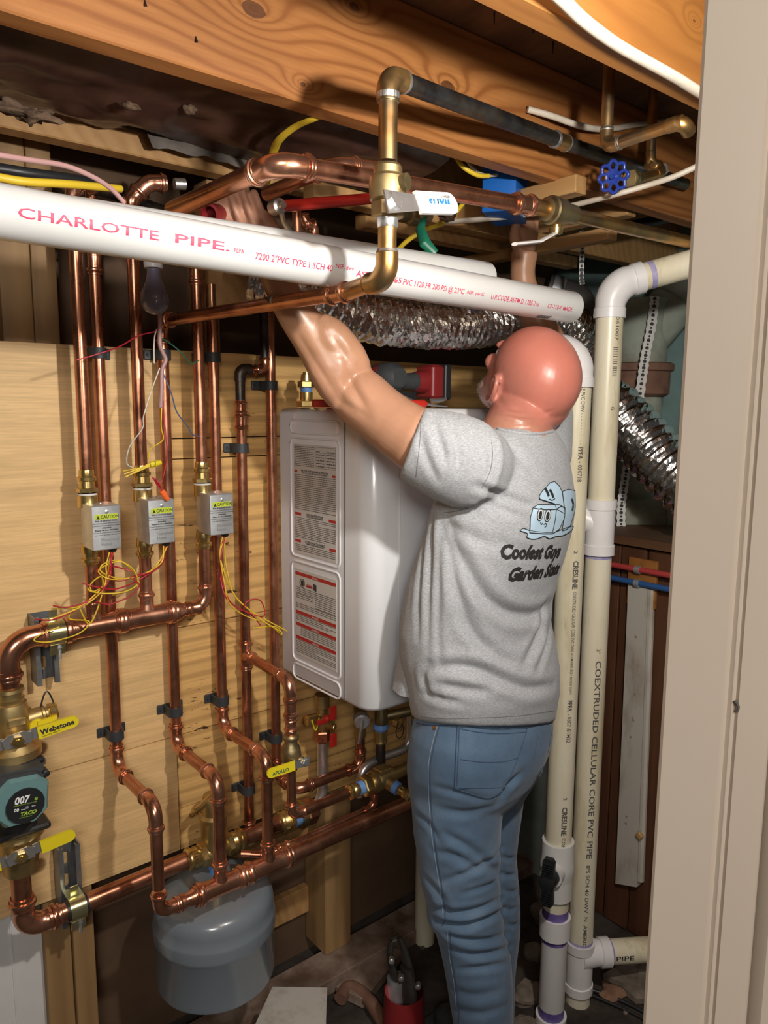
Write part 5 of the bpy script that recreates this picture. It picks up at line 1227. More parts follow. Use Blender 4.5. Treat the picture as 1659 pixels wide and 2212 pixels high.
g = G().rbox(bx, (hw_*2, .07, hh_*2), .003, Mx); obj('box_body', g, M['blue'], T, 25)
for s in (-.75, -.45, .2, .55): obj('knockout_tab', G().box(bx+ex*hw_*s+up*(hh_+.004)-ey2*.033, (.012, .003, .012), Mx), M['blue'], T, 0)
for k, zz in ((-1, -.6), (1, -.25)): obj('mounting_ear', G().rbox(bx+ex*(hw_+.006)*k+up*hh_*zz-ey2*.03, (.016, .004, .012), .001, Mx).lathe(bx+ex*(hw_+.008)*k+up*hh_*zz-ey2*.032, -ey2, [(0, .003), (.010, .003), (.011, .005), (.014, .004)], 8), M['blue'], T, 30)
# ---------------------------------------------------------------- cables and wires
def cable(name, P, r, mat, lab, cat='cable', grp=None, flat=1, k=6, seg=10):
    return tag(obj(name, G().sweep(catmull(P, k), r, seg, flat=flat), M[mat], None, 60), lab, cat, grp)
cable('white_cable', [at(1150, -60, Z=1.938), at(1215, 0, Z=1.938), at(1262, 45, Z=1.938), at(1330, 95, Z=1.938), at(1400, 135, Z=1.938), at(1460, 168, Z=1.938), at(1515, 202, Z=1.938), at(1600, 250, Z=1.938)], .0085, 'cable', 'thick white cable stapled under the orange joist at the upper right', flat=.7)
cable('white_cable', [at(1140, 236, Y=.99), at(1190, 250, Y=.97), at(1255, 272, Y=.96), at(1310, 279, Y=.97), at(1380, 268, Y=.98), at(1440, 262, Y=.98), at(1520, 256, Y=.98)], .006, 'cable', 'white flat cable leaving a hole in the large joist')
cable('white_cable', [at(960, 480, Y=1.2), at(1060, 472, Y=1.15), at(1150, 462, Y=1.1), at(1240, 443, Y=1.0), at(1330, 420, Y=.9), at(1400, 400, Y=.85), at(1460, 380, Y=.8), at(1520, 352, Y=.76)], .0055, 'cable', 'white cable running from below the blue box up to the door frame')
cable('white_cable', [at(1072, 378, Y=1.09), at(1045, 378, Y=1.09), at(1020, 362, Y=1.1), at(1005, 335, Y=1.12), at(1000, 320, Y=1.15)], .0035, 'cable', 'short white cable entering the blue box')
cable('yellow_cable', [at(1056, 380, Y=1.08), at(1030, 378, Y=1.08), at(1000, 360, Y=1.09), at(985, 338, Y=1.11), at(972, 322, Y=1.15)], .0045, 'yellow_w', 'short yellow cable entering the blue box')
cable('yellow_cable', [at(575, 395, Y=1.3), at(583, 360, Y=1.25), at(592, 325, Y=1.2), at(605, 300, Y=1.15), at(640, 272, Y=1.1), at(680, 255, Y=1.05), at(720, 238, Y=1.03)], .0075, 'yellow_w', 'yellow flat cable rising behind the swept elbow to the joist', flat=.5)
cable('yellow_cable', [at(1000, 440, Y=1.2), at(965, 478, Y=1.2), at(915, 498, Y=1.2), at(880, 520, Y=1.22), at(855, 545, Y=1.25)], .005, 'yellow_w', 'dim yellow cable looping behind the green handle')
cable('yellow_cable', [at(-700, 330, Y=1.2), at(-300, 350, Y=1.2), at(-40, 378, Y=1.2), at(50, 392, Y=1.2), at(150, 398, Y=1.22), at(260, 408, Y=1.28)], .006, 'yellow_w', 'yellow cable along the top of the white pipe at the left')
cable('black_conduit', [at(-700, 315, Y=1.25), at(-300, 335, Y=1.25), at(-40, 360, Y=1.25), at(60, 374, Y=1.25), at(150, 386, Y=1.27), at(200, 394, Y=1.3)], .008, 'black', 'black corrugated conduit above the yellow cable at the left')
mz = [at(-600, 270, Y=.90), at(-300, 300, Y=.9), at(-40, 330, Y=.92), at(60, 345, Y=.95), at(140, 358, Y=.98), at(200, 382, Y=1.0), at(240, 408, Y=1.02), at(268, 438, Y=1.03)]
cable('thermostat_cable', mz, .0032, 'mauve', 'mauve thermostat cable drooping over the white pipe at the left')
YW = 1.33
cable('thermostat_cable', px3([(326, 560), (333, 590), (343, 640), (346, 690), (345, 740), (351, 760), (358, 778), (350, 800), (349, 840), (347, 880)], Y=YW), .0038, 'mauve', 'mauve thermostat cable hanging beside the bulb with frayed wires')
def wire(P, mat, lab, Y=YW, r=.0012, grp=None): return cable('thin_wire', [at(x, y, Y=Y) for x, y in P], r, mat, lab, 'wire', grp, k=6, seg=6)
wire([(340, 710), (333, 717), (300, 725), (255, 750), (200, 768), (165, 778)], 'red_w', 'thin red wire reaching left from the cable across the first pipes')
wire([(338, 712), (333, 735), (333, 785)], 'white_w', 'thin pale wire hanging straight by the cable')
wire([(345, 730), (365, 740), (395, 765), (412, 786), (430, 778)], 'green', 'thin green wire reaching right to the third riser', r=.0011)
wire([(350, 800), (370, 850), (382, 890), (405, 920), (415, 938), (432, 943)], 'blue_w', 'thin blue wire curling right from the cable')
wire([(345, 795), (325, 850), (310, 900), (308, 925), (280, 965), (274, 1000), (286, 1010)], 'white_w', 'thin white wire reaching down to the yellow wire nut')
wire([(350, 860), (348, 920), (352, 950), (325, 970), (322, 992)], 'yellow_w', 'thin yellow wire ending at the yellow wire nut')
wire([(350, 800), (352, 880), (357, 930), (361, 980), (355, 1020), (348, 1045)], 'red_w', 'thin red wire ending at the orange wire nut')
YN = YV-.045
T = thing('wire_nut', 'yellow wire nut with yellow wires, in front of the middle riser', 'wire nut', at(338, 1002, Y=YN))
obj('nut', G().lathe(at(324, 1004, Y=YN), at(352, 998, Y=YN)-at(324, 1004, Y=YN), [(0, .0058), (.004, .0062), (.018, .0052), (.022, .0045)], 10), M['yellow'], T, 30)
for i, (y0, y1) in enumerate(((1018, 1008), (1024, 1005), (1030, 1008), (1030, 1002))): obj('wire', G().sweep([at(265+3*i, y0, Y=YN), at(300, (y0+y1)/2-2, Y=YN), at(325, y1-2, Y=YN)], .0013, 6), M['yellow_w'], T, 60)
YN = YV-.065
T = thing('wire_nut', 'orange wire nut with folded red wires, at the corner of the middle zone valve', 'wire nut', at(357, 1070, Y=YN))
obj('nut', G().lathe(at(349, 1060, Y=YN), at(363, 1081, Y=YN)-at(349, 1060, Y=YN), [(0, .0052), (.004, .0060), (.018, .0052), (.022, .0040)], 10), M['orange'], T, 30)
for i in range(3): obj('wire', G().sweep(catmull([at(350, 1060, Y=YN), at(342+i, 1045, Y=YN-.002*i), at(330+2*i, 1033, Y=YN), at(334+i, 1036+i*3, Y=YN), at(346, 1056, Y=YN)], 4), .0013, 6), M['red_w'], T, 60)
YW2 = YV-.048
def bundle(P, mats, lab, start, Y=YW2, seed=0):
    T = thing('wire_bundle', lab, 'wires', start); rn = random.Random(seed)
    for i, m in enumerate(mats):
        pts = [start+V(.0022*(i-len(mats)/2), 0, 0)]+[at(x+rn.uniform(-5, 5), y+rn.uniform(-4, 4), Y=Y+rn.uniform(-.008, .008)) for x, y in P[i]]
        obj('wire', G().sweep(catmull(pts, 7), .0014, 6), M[m], T, 60)
bundle([[(233, 1220), (232, 1240), (222, 1270), (195, 1300), (150, 1325), (112, 1338)], [(236, 1215), (238, 1240), (228, 1270), (200, 1296), (150, 1314), (115, 1310)], [(232, 1215), (233, 1250), (210, 1285), (170, 1306), (130, 1312), (110, 1312)],
        [(238, 1220), (236, 1255), (220, 1280), (180, 1308), (120, 1335), (76, 1338)], [(240, 1215), (236, 1240), (226, 1260), (200, 1275), (196, 1258), (220, 1248), (215, 1290), (190, 1345), (165, 1310), (150, 1340), (192, 1345), (170, 1370), (110, 1385), (75, 1388), (90, 1370), (125, 1352)]],
       ['yellow_w', 'red_w', 'yellow_w', 'red_w', 'yellow_w'], 'red and yellow wires from the leftmost zone valve, trailing left over the manifold', w1, seed=1)
bundle([[(345, 1210), (320, 1235), (280, 1250), (235, 1250), (213, 1235), (230, 1215), (262, 1215), (290, 1232), (300, 1255), (270, 1280), (225, 1285), (190, 1275), (186, 1268)],
        [(348, 1212), (330, 1232), (300, 1240), (260, 1255), (215, 1245), (212, 1228), (240, 1222), (285, 1235)], [(350, 1210), (335, 1228), (300, 1250), (250, 1272), (200, 1268), (178, 1255)],
        [(350, 1212), (330, 1235), (295, 1247), (304, 1262), (280, 1285), (240, 1302), (205, 1303)], [(345, 1215), (315, 1240), (270, 1252), (225, 1240), (222, 1224), (258, 1214), (288, 1230), (296, 1270), (240, 1284)]],
       ['yellow_w', 'red_w', 'red_w', 'red_w', 'yellow_w'], 'coil of red and yellow wires from the middle zone valve looping to the left', w2, seed=2)
bundle([[(478, 1200), (484, 1260), (500, 1300), (530, 1325), (575, 1348), (612, 1370), (595, 1352), (550, 1355)], [(476, 1200), (480, 1250), (494, 1295), (520, 1318), (560, 1335), (575, 1318), (560, 1298), (535, 1300), (525, 1315)],
        [(482, 1200), (490, 1240), (500, 1280), (530, 1315), (570, 1345), (606, 1362)], [(475, 1200), (478, 1240), (490, 1285), (505, 1310), (540, 1330), (566, 1356)], [(480, 1200), (488, 1250), (505, 1290), (545, 1325), (620, 1362)]],
       ['yellow_w', 'red_w', 'yellow_w', 'red_w', 'yellow_w'], 'red and yellow wires hanging right from the rightmost zone valve', w3, seed=3)
# light bulb
bp_ = at(334, 648, Y=1.33); 
T = thing('light_bulb', 'unlit frosted bulb hanging base-up below the white pipe', 'light bulb', bp_)
zt_b = at(335, 575, Y=1.33).z; zb_b = at(335, 680, Y=1.33).z; Lb = zt_b-zb_b; k = Lb/.105
obj('glass', G().lathe((bp_.x, 1.33, zb_b), up, [(0, .002*k), (.002*k, .012*k), (.008*k, .022*k), (.018*k, .029*k), (.03*k, .031*k), (.045*k, .0285*k), (.06*k, .022*k), (.075*k, .0165*k), (.09*k, .0140*k), (.105*k, .0135*k)], 28), M['bulb'], T, 60)
obj('socket', G().lathe((bp_.x, 1.33, zt_b-.004), up, [(0, .016*k), (0, .020*k), (.010, .021*k), (.011, .018*k), (.06, .018*k)], 20), M['pvc_fit'], T, 30)
# ---------------------------------------------------------------- wall-hung water heater
hx0, hx1, hy0, hy1, hz0, hz1 = .907, 1.392, 1.145, 1.478, .868, 1.494
T = thing('water_heater', 'white wall-hung tankless water heater with warning labels on its left side', 'water heater', ((hx0+hx1)/2, (hy0+hy1)/2, hz0))
rr = .040; out = []
def corner(cx, cy, a0, n=8): return [(cx+rr*math.cos(a0+PI/2*i/n), cy+rr*math.sin(a0+PI/2*i/n)) for i in range(n+1)]
out = corner(hx0+rr, hy0+rr, PI)+corner(hx1-rr, hy0+rr, PI*1.5)+[(hx1, hy1), (hx0, hy1)]
def ring_(inset):
    cx, cy = (hx0+hx1)/2, (hy0+hy1)/2
    return [(x-math.copysign(inset, x-cx)*min(1, abs(x-cx)/.1), y-math.copysign(inset, y-cy)*min(1, abs(y-cy)/.1)) for x, y in out]
g = G(); m = len(out); R_s = [(hz0, .016), (hz0+.004, .007), (hz0+.014, 0), (hz1-.014, 0), (hz1-.004, .005), (hz1, .014)]
for z, ins in R_s: g.v += [V(x, y, z) for x, y in ring_(ins)]
for j in range(5):
    for i in range(m): g.f.append((j*m+i, j*m+(i+1) % m, (j+1)*m+(i+1) % m, (j+1)*m+i))
g.f += [tuple(range(m))[::-1], tuple(5*m+i for i in range(m))]
cas = obj('casing', g, M['heater'], T, 50)
# seam between side panel and front cover, raised bead ribs
sy = 1.229
obj('cover_seam', G().bb((hx0-.0012, sy-.0015, hz0+.012), (hx0+.002, sy+.0015, hz1-.008)), M['seam'], T, 0)
def bead(P, r=.0024):
    return G().sweep(P, r, 8, False)
def rrect(y0, y1, z0, z1, r=.014):
    P = []
    for cy, cz, a0 in ((y0-r, z1-r, 0), (y1+r, z1-r, PI/2), (y1+r, z0+r, PI), (y0-r, z0+r, PI*1.5)):
        for i in range(5):
            a = a0+PI/2*i/4; P.append(V(hx0-.0002, cy+r*math.cos(a), cz+r*math.sin(a)))
    return P+[P[0], P[1]]
def yz(px, py): p = at(px, py, X=hx0); return p.y, p.z
ya, _ = yz(631, 1200); yb, _ = yz(735, 1200)
for (pt, pb_) in ((907, 935), (945, 1199), (1210, 1422), (1429, 1461)):
    z1_ = yz(635, pt)[1]; z0_ = yz(635, pb_)[1]; obj('pressed_bead', bead(rrect(ya, yb, z0_, z1_)), M['heater'], T, 60)
obj('front_bead', G().sweep([V(hx0+.075, hy0-.0002, hz1-.06), V(hx0+.075, hy0-.0002, hz0+.07), V(hx0+.085, hy0-.0002, hz0+.06), V(hx1-.06, hy0-.0002, hz0+.06)], .002, 8, False), M['heater'], T, 60)
# labels on the side: u runs from back (left) to front (right)
def side_label(name, p_tl, p_br, lab):
    y0, z1_ = yz(*p_tl); y1, z0_ = yz(*p_br)
    o = obj(name, G().bb((hx0-.0009, y1, z0_), (hx0-.0002, y0, z1_)), M['labelp'], T, 0, lab); fn = on_plane((hx0-.0009, y0, z0_), (0, -1, 0), (0, 0, 1), .0003); return o, fn, y0-y1, z1_-z0_
rnd = random.Random(3)
def print_lines(o, fn, x0, x1, zt_, zb_, step, name='small_print', w=.0011, cols=1, th=.35):
    g = G(); z = zt_
    while z > zb_:
        x = x0; end = x1 if rnd.random() > .12 else x0+(x1-x0)*rnd.uniform(.4, .9)
        while x < end:
            l = min(end-x, rnd.uniform(.003, .011)); g.add([fn(x, z), fn(x+l, z), fn(x+l, z+step*th), fn(x, z+step*th)], [(0, 1, 2, 3)]); x += l+.0014
        z -= step
    obj(name, g, M['ink_soft'], o, 0)['kind'] = 'stuff'
def red_bar(o, fn, x0, x1, z0_, z1_, lab='red bar'):
    g = G(); g.add([fn(x0, z0_), fn(x1, z0_), fn(x1, z1_), fn(x0, z1_)], [(0, 1, 2, 3)]); obj('red_bar', g, M['red_ink'], o, 0)
o, fn, W_, H_ = side_label('instruction_label', (635, 958), (728, 1218), 'dense instruction label')
print_lines(o, fn, .003, W_*.50, H_-.006, H_*.80, .0038)
bxl = G()
for a_, b_, c_, d_ in ((W_*.53, W_-.003, H_*.80, H_*.985), ):
    t_ = .0006
    for q in ((a_, c_, b_, c_+t_), (a_, d_-t_, b_, d_), (a_, c_, a_+t_, d_), (b_-t_, c_, b_, d_), (a_, d_-.012, b_, d_-.0125), ((a_+b_)/2, c_, (a_+b_)/2+t_, d_-.012)):
        bxl.add([fn(q[0], q[1]), fn(q[2], q[1]), fn(q[2], q[3]), fn(q[0], q[3])], [(0, 1, 2, 3)])
obj('table_frame', bxl, M['ink_soft'], o, 0)
print_lines(o, fn, W_*.55, W_*.74, H_*.94, H_*.81, .0062); print_lines(o, fn, W_*.78, W_*.97, H_*.94, H_*.81, .0062)
def head(txt, zc, s=.0062): lettering(txt, lambda a, b: fn(W_/2+a, zc+b), M['ink'], o, s, 'heading', align='CENTER', bold=.03, xs=.8)
head('FOR YOUR SAFETY READ BEFORE OPERATING', H_*.755, .0062); head('POUR VOTRE SECURITE LISEZ AVANT DE METTRE EN MARCHE', H_*.738, .0043)
red_bar(o, fn, .003, .014, H_*.745, H_*.765); red_bar(o, fn, W_-.014, W_-.003, H_*.735, H_*.755)
print_lines(o, fn, .003, W_-.003, H_*.72, H_*.40, .0042)
head('OPERATING INSTRUCTIONS', H_*.365, .0062); head('INSTRUCTIONS DE MISE EN MARCHE', H_*.348, .0048)
red_bar(o, fn, .003, .028, H_*.355, H_*.38); red_bar(o, fn, W_-.028, W_-.003, H_*.345, H_*.37)
print_lines(o, fn, .003, W_-.003, H_*.33, H_*.15, .0040)
head('TO TURN OFF GAS TO APPLIANCE', H_*.115, .0062); head('COMMENT COUPER L ADMISSION DE GAZ', H_*.10, .0045)
red_bar(o, fn, .003, .026, H_*.105, H_*.13); red_bar(o, fn, W_-.026, W_-.003, H_*.095, H_*.12)
print_lines(o, fn, .003, W_-.003, H_*.08, H_*.02, .0040)
o, fn, W_, H_ = side_label('danger_label', (638, 1226), (728, 1452), 'danger label with red bands')
for zc, w_ in ((.945, 'DANGER'), (.50, 'WARNING'), (.36, 'WARNING'), (.205, 'WARNING')):
    red_bar(o, fn, .002, W_-.002, H_*(zc-.018), H_*(zc+.02)); f2_ = on_plane(fn(0, 0), (0, -1, 0), (0, 0, 1), .0004)
    lettering(w_, lambda a, b: f2_(W_/2+a, H_*(zc-.010)+b), M['labelp'], o, .0055, 'heading', align='CENTER', bold=.03)
# pictograms: canister in a circle, flames, grey door
obj('canister_pictogram', G().sweep([fn(.030+.0095*math.cos(a), H_*.85+.0095*math.sin(a)) for a in [2*PI*i/24 for i in range(25)]], .0007, 6, False).prism([(.025, H_*.85-.006), (.035, H_*.85-.006), (.035, H_*.85+.006), (.025, H_*.85+.006)], 0, .0003, fn(0, 0), (0, -1, 0), (0, 0, 1), (-1, 0, 0)), M['ink'], o, 0)
g = G(); 
for i in range(6): x = .048+.004*i; g.add([fn(x-.003, H_*.82), fn(x+.003, H_*.82), fn(x, H_*.82+.008+.004*(i % 2))], [(0, 1, 2)])
obj('flame_pictogram', g, M['red_ink'], o, 0)
g = G(); g.add([fn(.074, H_*.81), fn(.086, H_*.80), fn(.086, H_*.875), fn(.074, H_*.885)], [(0, 1, 2, 3)]); obj('door_pictogram', g, M['charcoal'], o, 0)
print_lines(o, fn, .003, W_-.003, H_*.785, H_*.72, .0042); print_lines(o, fn, .005, W_*.45, H_*.71, H_*.66, .0042); print_lines(o, fn, W_*.5, W_-.004, H_*.70, H_*.60, .0045); print_lines(o, fn, .003, W_-.003, H_*.60, H_*.54, .0042)
print_lines(o, fn, .003, W_-.003, H_*.47, H_*.395, .0040); print_lines(o, fn, .022, W_-.003, H_*.33, H_*.24, .0042); print_lines(o, fn, .003, W_-.003, H_*.175, H_*.03, .0040)
# fitting on top
p = at(662, 873, Y=1.40); p.z = hz1+.001
T = thing('gas_fitting', 'brass fitting with blue sealant standing on the heater top', 'pipe fitting', p)
g = G().hexn(p, up, .014, .022).lathe(p+V(0, 0, .014), up, [(0, .014), (.018, .014), (.019, .011)], 16); g.hexn(p+V(0, 0, .042), up, .014, .019).lathe(p+V(0, 0, .056), up, [(0, .013), (.014, .012), (.015, .008), (.02, .008)], 14)
obj('body', g, M['brass'], T, 30); obj('sealant', G().lathe(p+V(0, 0, .031), up, [(0, .0125), (.012, .0135)], 16), M['blue_tape'], T, 40)
# tools on the heater top
p = at(700, 868, Y=1.30); p.z = hz1+.009
o = obj('red_tool_handle', G().rbox(p, (.05, .03, .016), .005, Matrix.Rotation(.3, 3, 'Z')), M['red'], None, 40); tag(o, 'small red tool handle on the heater top under the forearm', 'tool')
zt_ = hz1
T = thing('cordless_impact_driver', 'red and black cordless driver lying on the heater', 'power tool', at(880, 860, Y=1.33))
a = at(835, 822, Y=1.34); b = at(945, 832, Y=1.34); d = dirv(a, b); a.z = b.z = max(a.z, zt_+.052)
bb_ = V(d.x, d.y, 0).normalized()
obj('motor_head', G().lathe(a-bb_*.01+V(0, .05, 0), (.1, -1, .06), [(0, .024), (.02, .034), (.05, .037), (.085, .034), (.10, .022)], 18), M['charcoal'], T, 40)
obj('head_band', G().lathe(a-bb_*.01+V(.003, .012, 0), (.1, -1, .06), [(0, .038), (.018, .038)], 18), M['tool_red'], T, 40)
obj('grip', G().sweep([a+bb_*.02, a+bb_*.06, a+bb_*.095], [.021, .019, .022], 14), M['charcoal'], T, 40)
obj('grip_collar', G().sweep([a+bb_*.085, a+bb_*.10, a+bb_*.115], [.0225, .026, .028], 14), M['tool_red'], T, 40)
obj('battery', G().rbox(a+bb_*.135, (.042, .062, .078), .010, Matrix.Rotation(math.atan2(bb_.y, bb_.x), 3, 'Z')), M['tool_red'], T, 40)
obj('battery_base', G().rbox(a+bb_*.165, (.022, .066, .084), .006, Matrix.Rotation(math.atan2(bb_.y, bb_.x), 3, 'Z')), M['black'], T, 40)
p = at(905, 868, Y=1.20); p.z = hz1+.009
T = thing('pliers', 'red-gripped pliers lying on the heater by the sleeve', 'pliers', p)
obj('grip', G().sweep([p-V(.045, 0, -.004), p-V(.02, 0, 0), p+V(.012, .002, 0), p+V(.022, .003, 0)], [.007, .009, .010, .006], 12), M['red'], T, 50)
obj('jaw', G().sweep([p+V(-.03, .03, .018), p+V(.01, .035, .006), p+V(.075, .03, -.003), p+V(.11, .028, -.005)], [.010, .010, .006, .003], 8, flat=.4), M['steel'], T, 40)
p = at(945, 858, Y=1.26); p.z = hz1+.017
T = thing('steel_latch_tool', 'small steel tool head with holes on the heater', 'tool', p)
obj('tool_head', G().sweep([p+V(-.02, 0, .002), p, p+V(.022, 0, .004)], [.006, .011, .008], 10, flat=.5), M['steel'], T, 40)
p = at(872, 850, Y=1.24); p.z = hz1+.018
o = obj('black_tool_case', G().rbox(p, (.06, .03, .034), .006, Matrix.Rotation(.2, 3, 'Z')), M['black'], None, 40); tag(o, 'glossy black tool body on the heater beside the elbow', 'tool')
# ---------------------------------------------------------------- expansion tank
pt = at(470, 2030, Y=1.375); TR = .127
ztt = .474; zbt_ = .229; zbd = at(470, 2088, Y=1.25).z
XT = pt.x; Ht = ztt-zbt_
T = thing('expansion_tank', 'grey steel expansion tank hanging below the copper pipes', 'tank', (XT, 1.385, zbt_))
k_b = zbd-zbt_
prof = [(0, .03), (.003, .06), (.012, .085), (.026, .101), (.042, TR*.985), (.05, TR), (k_b-.020, TR), (k_b-.016, TR*1.022), (k_b-.010, TR*1.026), (k_b+.010, TR*1.026), (k_b+.016, TR*1.022), (k_b+.020, TR), (Ht-.040, TR), (Ht-.028, TR*.988), (Ht-.017, TR*.95), (Ht-.009, TR*.88), (Ht-.004, TR*.76), (Ht-.001, TR*.5), (Ht, .02)]
obj('shell', G().lathe((XT, 1.385, zbt_), up, prof, 64), M['tank'], T, 35)
obj('connector', G().lathe((xc, YA, ztt-.004), up, [(0, .013), (.016, .013), (.016, .016), (.030, .016)], 14), M['blue_tape'], T, 40, 'blue sealant at the connection')
# ---------------------------------------------------------------- floor clutter
fl = lambda px, py: at(px, py, Z=0)
c = at(635, 2178, Z=.16)
Tb = thing('white_box', 'open white cardboard box at the bottom, beside the tank', 'box', (c.x, c.y, 0))
p_tl = at(590, 2133, Z=.20); p_tr = at(705, 2135, Z=.20); ed = dirv(p_tl, p_tr); nd = V(ed.y, -ed.x, 0); nd = nd if nd.dot(V(FW.x, FW.y, 0)) < 0 else -nd
W_ = (p_tr-p_tl).length
obj('carton', G().prism([(0, 0), (W_, 0), (W_+.01, .17), (-.03, .17)], -.2, -.004, p_tl, ed, nd, up), M['white'], Tb, 20)
obj('flap', G().prism([(-.002, -.002), (W_+.002, -.002), (W_+.012, .175), (-.035, .175)], -.003, 0, p_tl, ed, nd, up), M['old_white'], Tb, 20)
# press tool standing on the floor
zj = 0
pj = at(880, 2090, Y=1.20)
T = thing('press_tool', 'grey-jawed press tool with a red body standing by the man\'s legs', 'press tool', (pj.x, pj.y, 0))
cam_r = RV.copy(); cam_r.z = 0; cam_r.normalize(); cf = V(FW.x, FW.y, 0).normalized()
def pj_(px, py, off=0): return at(px, py, d=(pj-CAM).dot(FW)+off)
def jaw(P, r, nm, m, fl_=.5, l=None): obj(nm, G().sweep(catmull(P, 5), r, 12, flat=fl_), M[m], T, 40, l)
def radf(P, R_): return [R_[min(len(R_)-1, int(i/5))] for i in range((len(P)-1)*5+1)]
P = [pj_(845, 2032), pj_(842, 2060), pj_(848, 2095), pj_(858, 2120)]; jaw(P, [.008+.010*i/15 for i in range(16)], 'jaw', 'tool_grey')
P = [pj_(862, 2025, -.01), pj_(872, 2050, -.01), pj_(882, 2090, -.01), pj_(885, 2130, -.01)]; jaw(P, [.010+.010*i/15 for i in range(16)], 'jaw', 'tool_grey')
obj('jaw_bridge', G().sweep([pj_(848, 2030), pj_(862, 2024)], .010, 10, flat=.6), M['tool_grey'], T, 40)
obj('jaw_plate', G().sweep([pj_(878, 2090, -.02), pj_(884, 2140, -.02), pj_(884, 2200, -.02)], [.020, .024, .020], 12, flat=.45), M['tool_grey'], T, 40)
for q in ((867, 2108), (903, 2125), (846, 2070)): obj('pin', G().lathe(pj_(*q, -.03), -cf, [(0, .007), (.012, .007), (.014, .004)], 12), M['steel'], T, 40)
obj('cylinder', G().sweep([pj_(858, 2110, .01), pj_(860, 2212, .01), pj_(862, 2290, .01)], [.024, .026, .026], 18), M['galv'], T, 40, 'silver cylinder')
b0 = pj_(872, 2200, .005); obj('body', G().sweep([b0, V(b0.x, b0.y, .14), V(b0.x, b0.y, .02)], [.042, .046, .052], 18), M['tool_red'], T, 40, 'red body')
# debris
def rock(px, py, s, m, lab, nm='rubble', z=None, cat='rubble', sq=.5, seed=0):
    c = at(px, py, Z=.0+s*sq*.6 if z is None else z); g = G().ball(c, (s, s*.8, s*sq), 12, 8)
    for v in g.v: d = v-c; v += d*(noise.cell(v*18+V(seed, 0, 0))*.25+noise.noise(v*22+V(seed, 3, 0))*.5)
    return tag(obj(nm, g, M[m], None, 12), lab, cat)
rock(1150, 2062, .030, 'stone', 'pale stone lying between the legs and the drain pipe', seed=1, sq=.8)
rock(1330, 2140, .045, 'brick_bit', 'flat brown brick chip beside the near drain pipe', sq=.25, seed=2)
rock(1327, 2075, .010, 'black', 'small dark chip on the floor under the side pipe', sq=.5, seed=3)
rock(1352, 2186, .008, 'stone', 'tiny pale pebble near the black cord', seed=4)
rock(1180, 1975, .05, 'stone', 'dim rock in the shadow behind the ball valve pipe', seed=5, sq=.7)
rock(1140, 2150, .045, 'stone', 'rough rubble beside the trouser leg', seed=8, sq=.6)
rock(1385, 2100, .09, 'stone', 'broken concrete ledge under the side pipe by the door frame', seed=6, sq=.35)
rock(1130, 2230, .045, 'stone', 'rough rubble at the bottom edge right of the trousers', seed=9, sq=.5)
wd = fl(800, 2112); tag(obj('timber_offcut', G().rbox((wd.x, wd.y, .016), (.20, .085, .028), .003, Matrix.Rotation(.35, 3, 'Z')), M['plate'], None, 30), 'short timber offcut lying on the floor behind the press tool', 'timber')
cp = [fl(735, 2175), fl(755, 2150), fl(790, 2170), fl(815, 2205), fl(835, 2240)]
tag(obj('bent_iron_pipe', G().sweep(catmull([p+V(0, 0, .022) for p in cp], 6), .017, 12), M['rust'], None, 50), 'bent rusty pipe half buried in the floor', 'pipe')
cable('power_cable', [fl(1260, 2140)+V(0, 0, .008), fl(1300, 2150)+V(0, 0, .006), fl(1350, 2170)+V(0, 0, .006), fl(1400, 2195)+V(0, 0, .006), fl(1450, 2215)+V(0, 0, .006)], .005, 'black', 'black cord on the floor right of the drain pipe')
cable('power_cable', [fl(1262, 2148)+V(0, 0, .006), fl(1310, 2168)+V(0, 0, .006), fl(1370, 2195)+V(0, 0, .006), fl(1420, 2225)+V(0, 0, .006)], .004, 'black', 'second black cord, just in front of the first')
for i in range(26):
    px = random.uniform(560, 1380); py = random.uniform(2040, 2212); p = at(px, py, Z=.004)
    if p.y > 1.4 or p.x > 1.75 or (p-V(1.02, 1.0, 0)).length < .2: continue
    s = random.uniform(.004, .010); g = G().ball(p+V(0, 0, s*.4), (s, s*.8, s*.5), 7, 5)
    for v in g.v: v += V(random.uniform(-.3, .3), random.uniform(-.3, .3), random.uniform(-.2, .2))*s
    tag(obj('floor_chip', g, random.choice((M['stone'], M['plate'])), None, 0), 'small loose chip on the dirty floor', 'rubble', 'loose chips on the floor')
# ---------------------------------------------------------------- right wall items
XB = XR-.02
T = thing('leaning_board', 'chipped white painted board standing against the dark panelling', 'board', (XB, 1.1, .15))
pa_ = at(1330, 1908, X=XB); pb_ = at(1376, 1916, X=XB); pt_ = at(1358, 1262, X=XB); pt2 = at(1400, 1272, X=XB)
g = G().prism([(pa_.y, pa_.z), (pb_.y, pb_.z), (pt2.y, pt2.z), (pt_.y, pt_.z)], 0, .02, (XB-.002, 0, 0), (0, 1, 0), (0, 0, 1), (1, 0, 0))
obj('board_face', g, M['old_white'], T, 0)
obj('moulded_edge', G().sweep([V(XB+.006, pb_.y-.006, pb_.z+.02), V(XB+.006, pt2.y-.006, pt2.z)], .010, 8), M['old_white'], T, 40)
h = G()
for q in ((1373, 1376), (1371, 1500), (1366, 1551), (1368, 1556), (1362, 1592), (1353, 1764), (1352, 1779)): h.lathe(at(*q, X=XB-.0022), (-1, 0, 0), [(0, .004), (.0006, .003)], 8)
obj('nail_hole', h, M['grime'], T, 0)['kind'] = 'stuff'
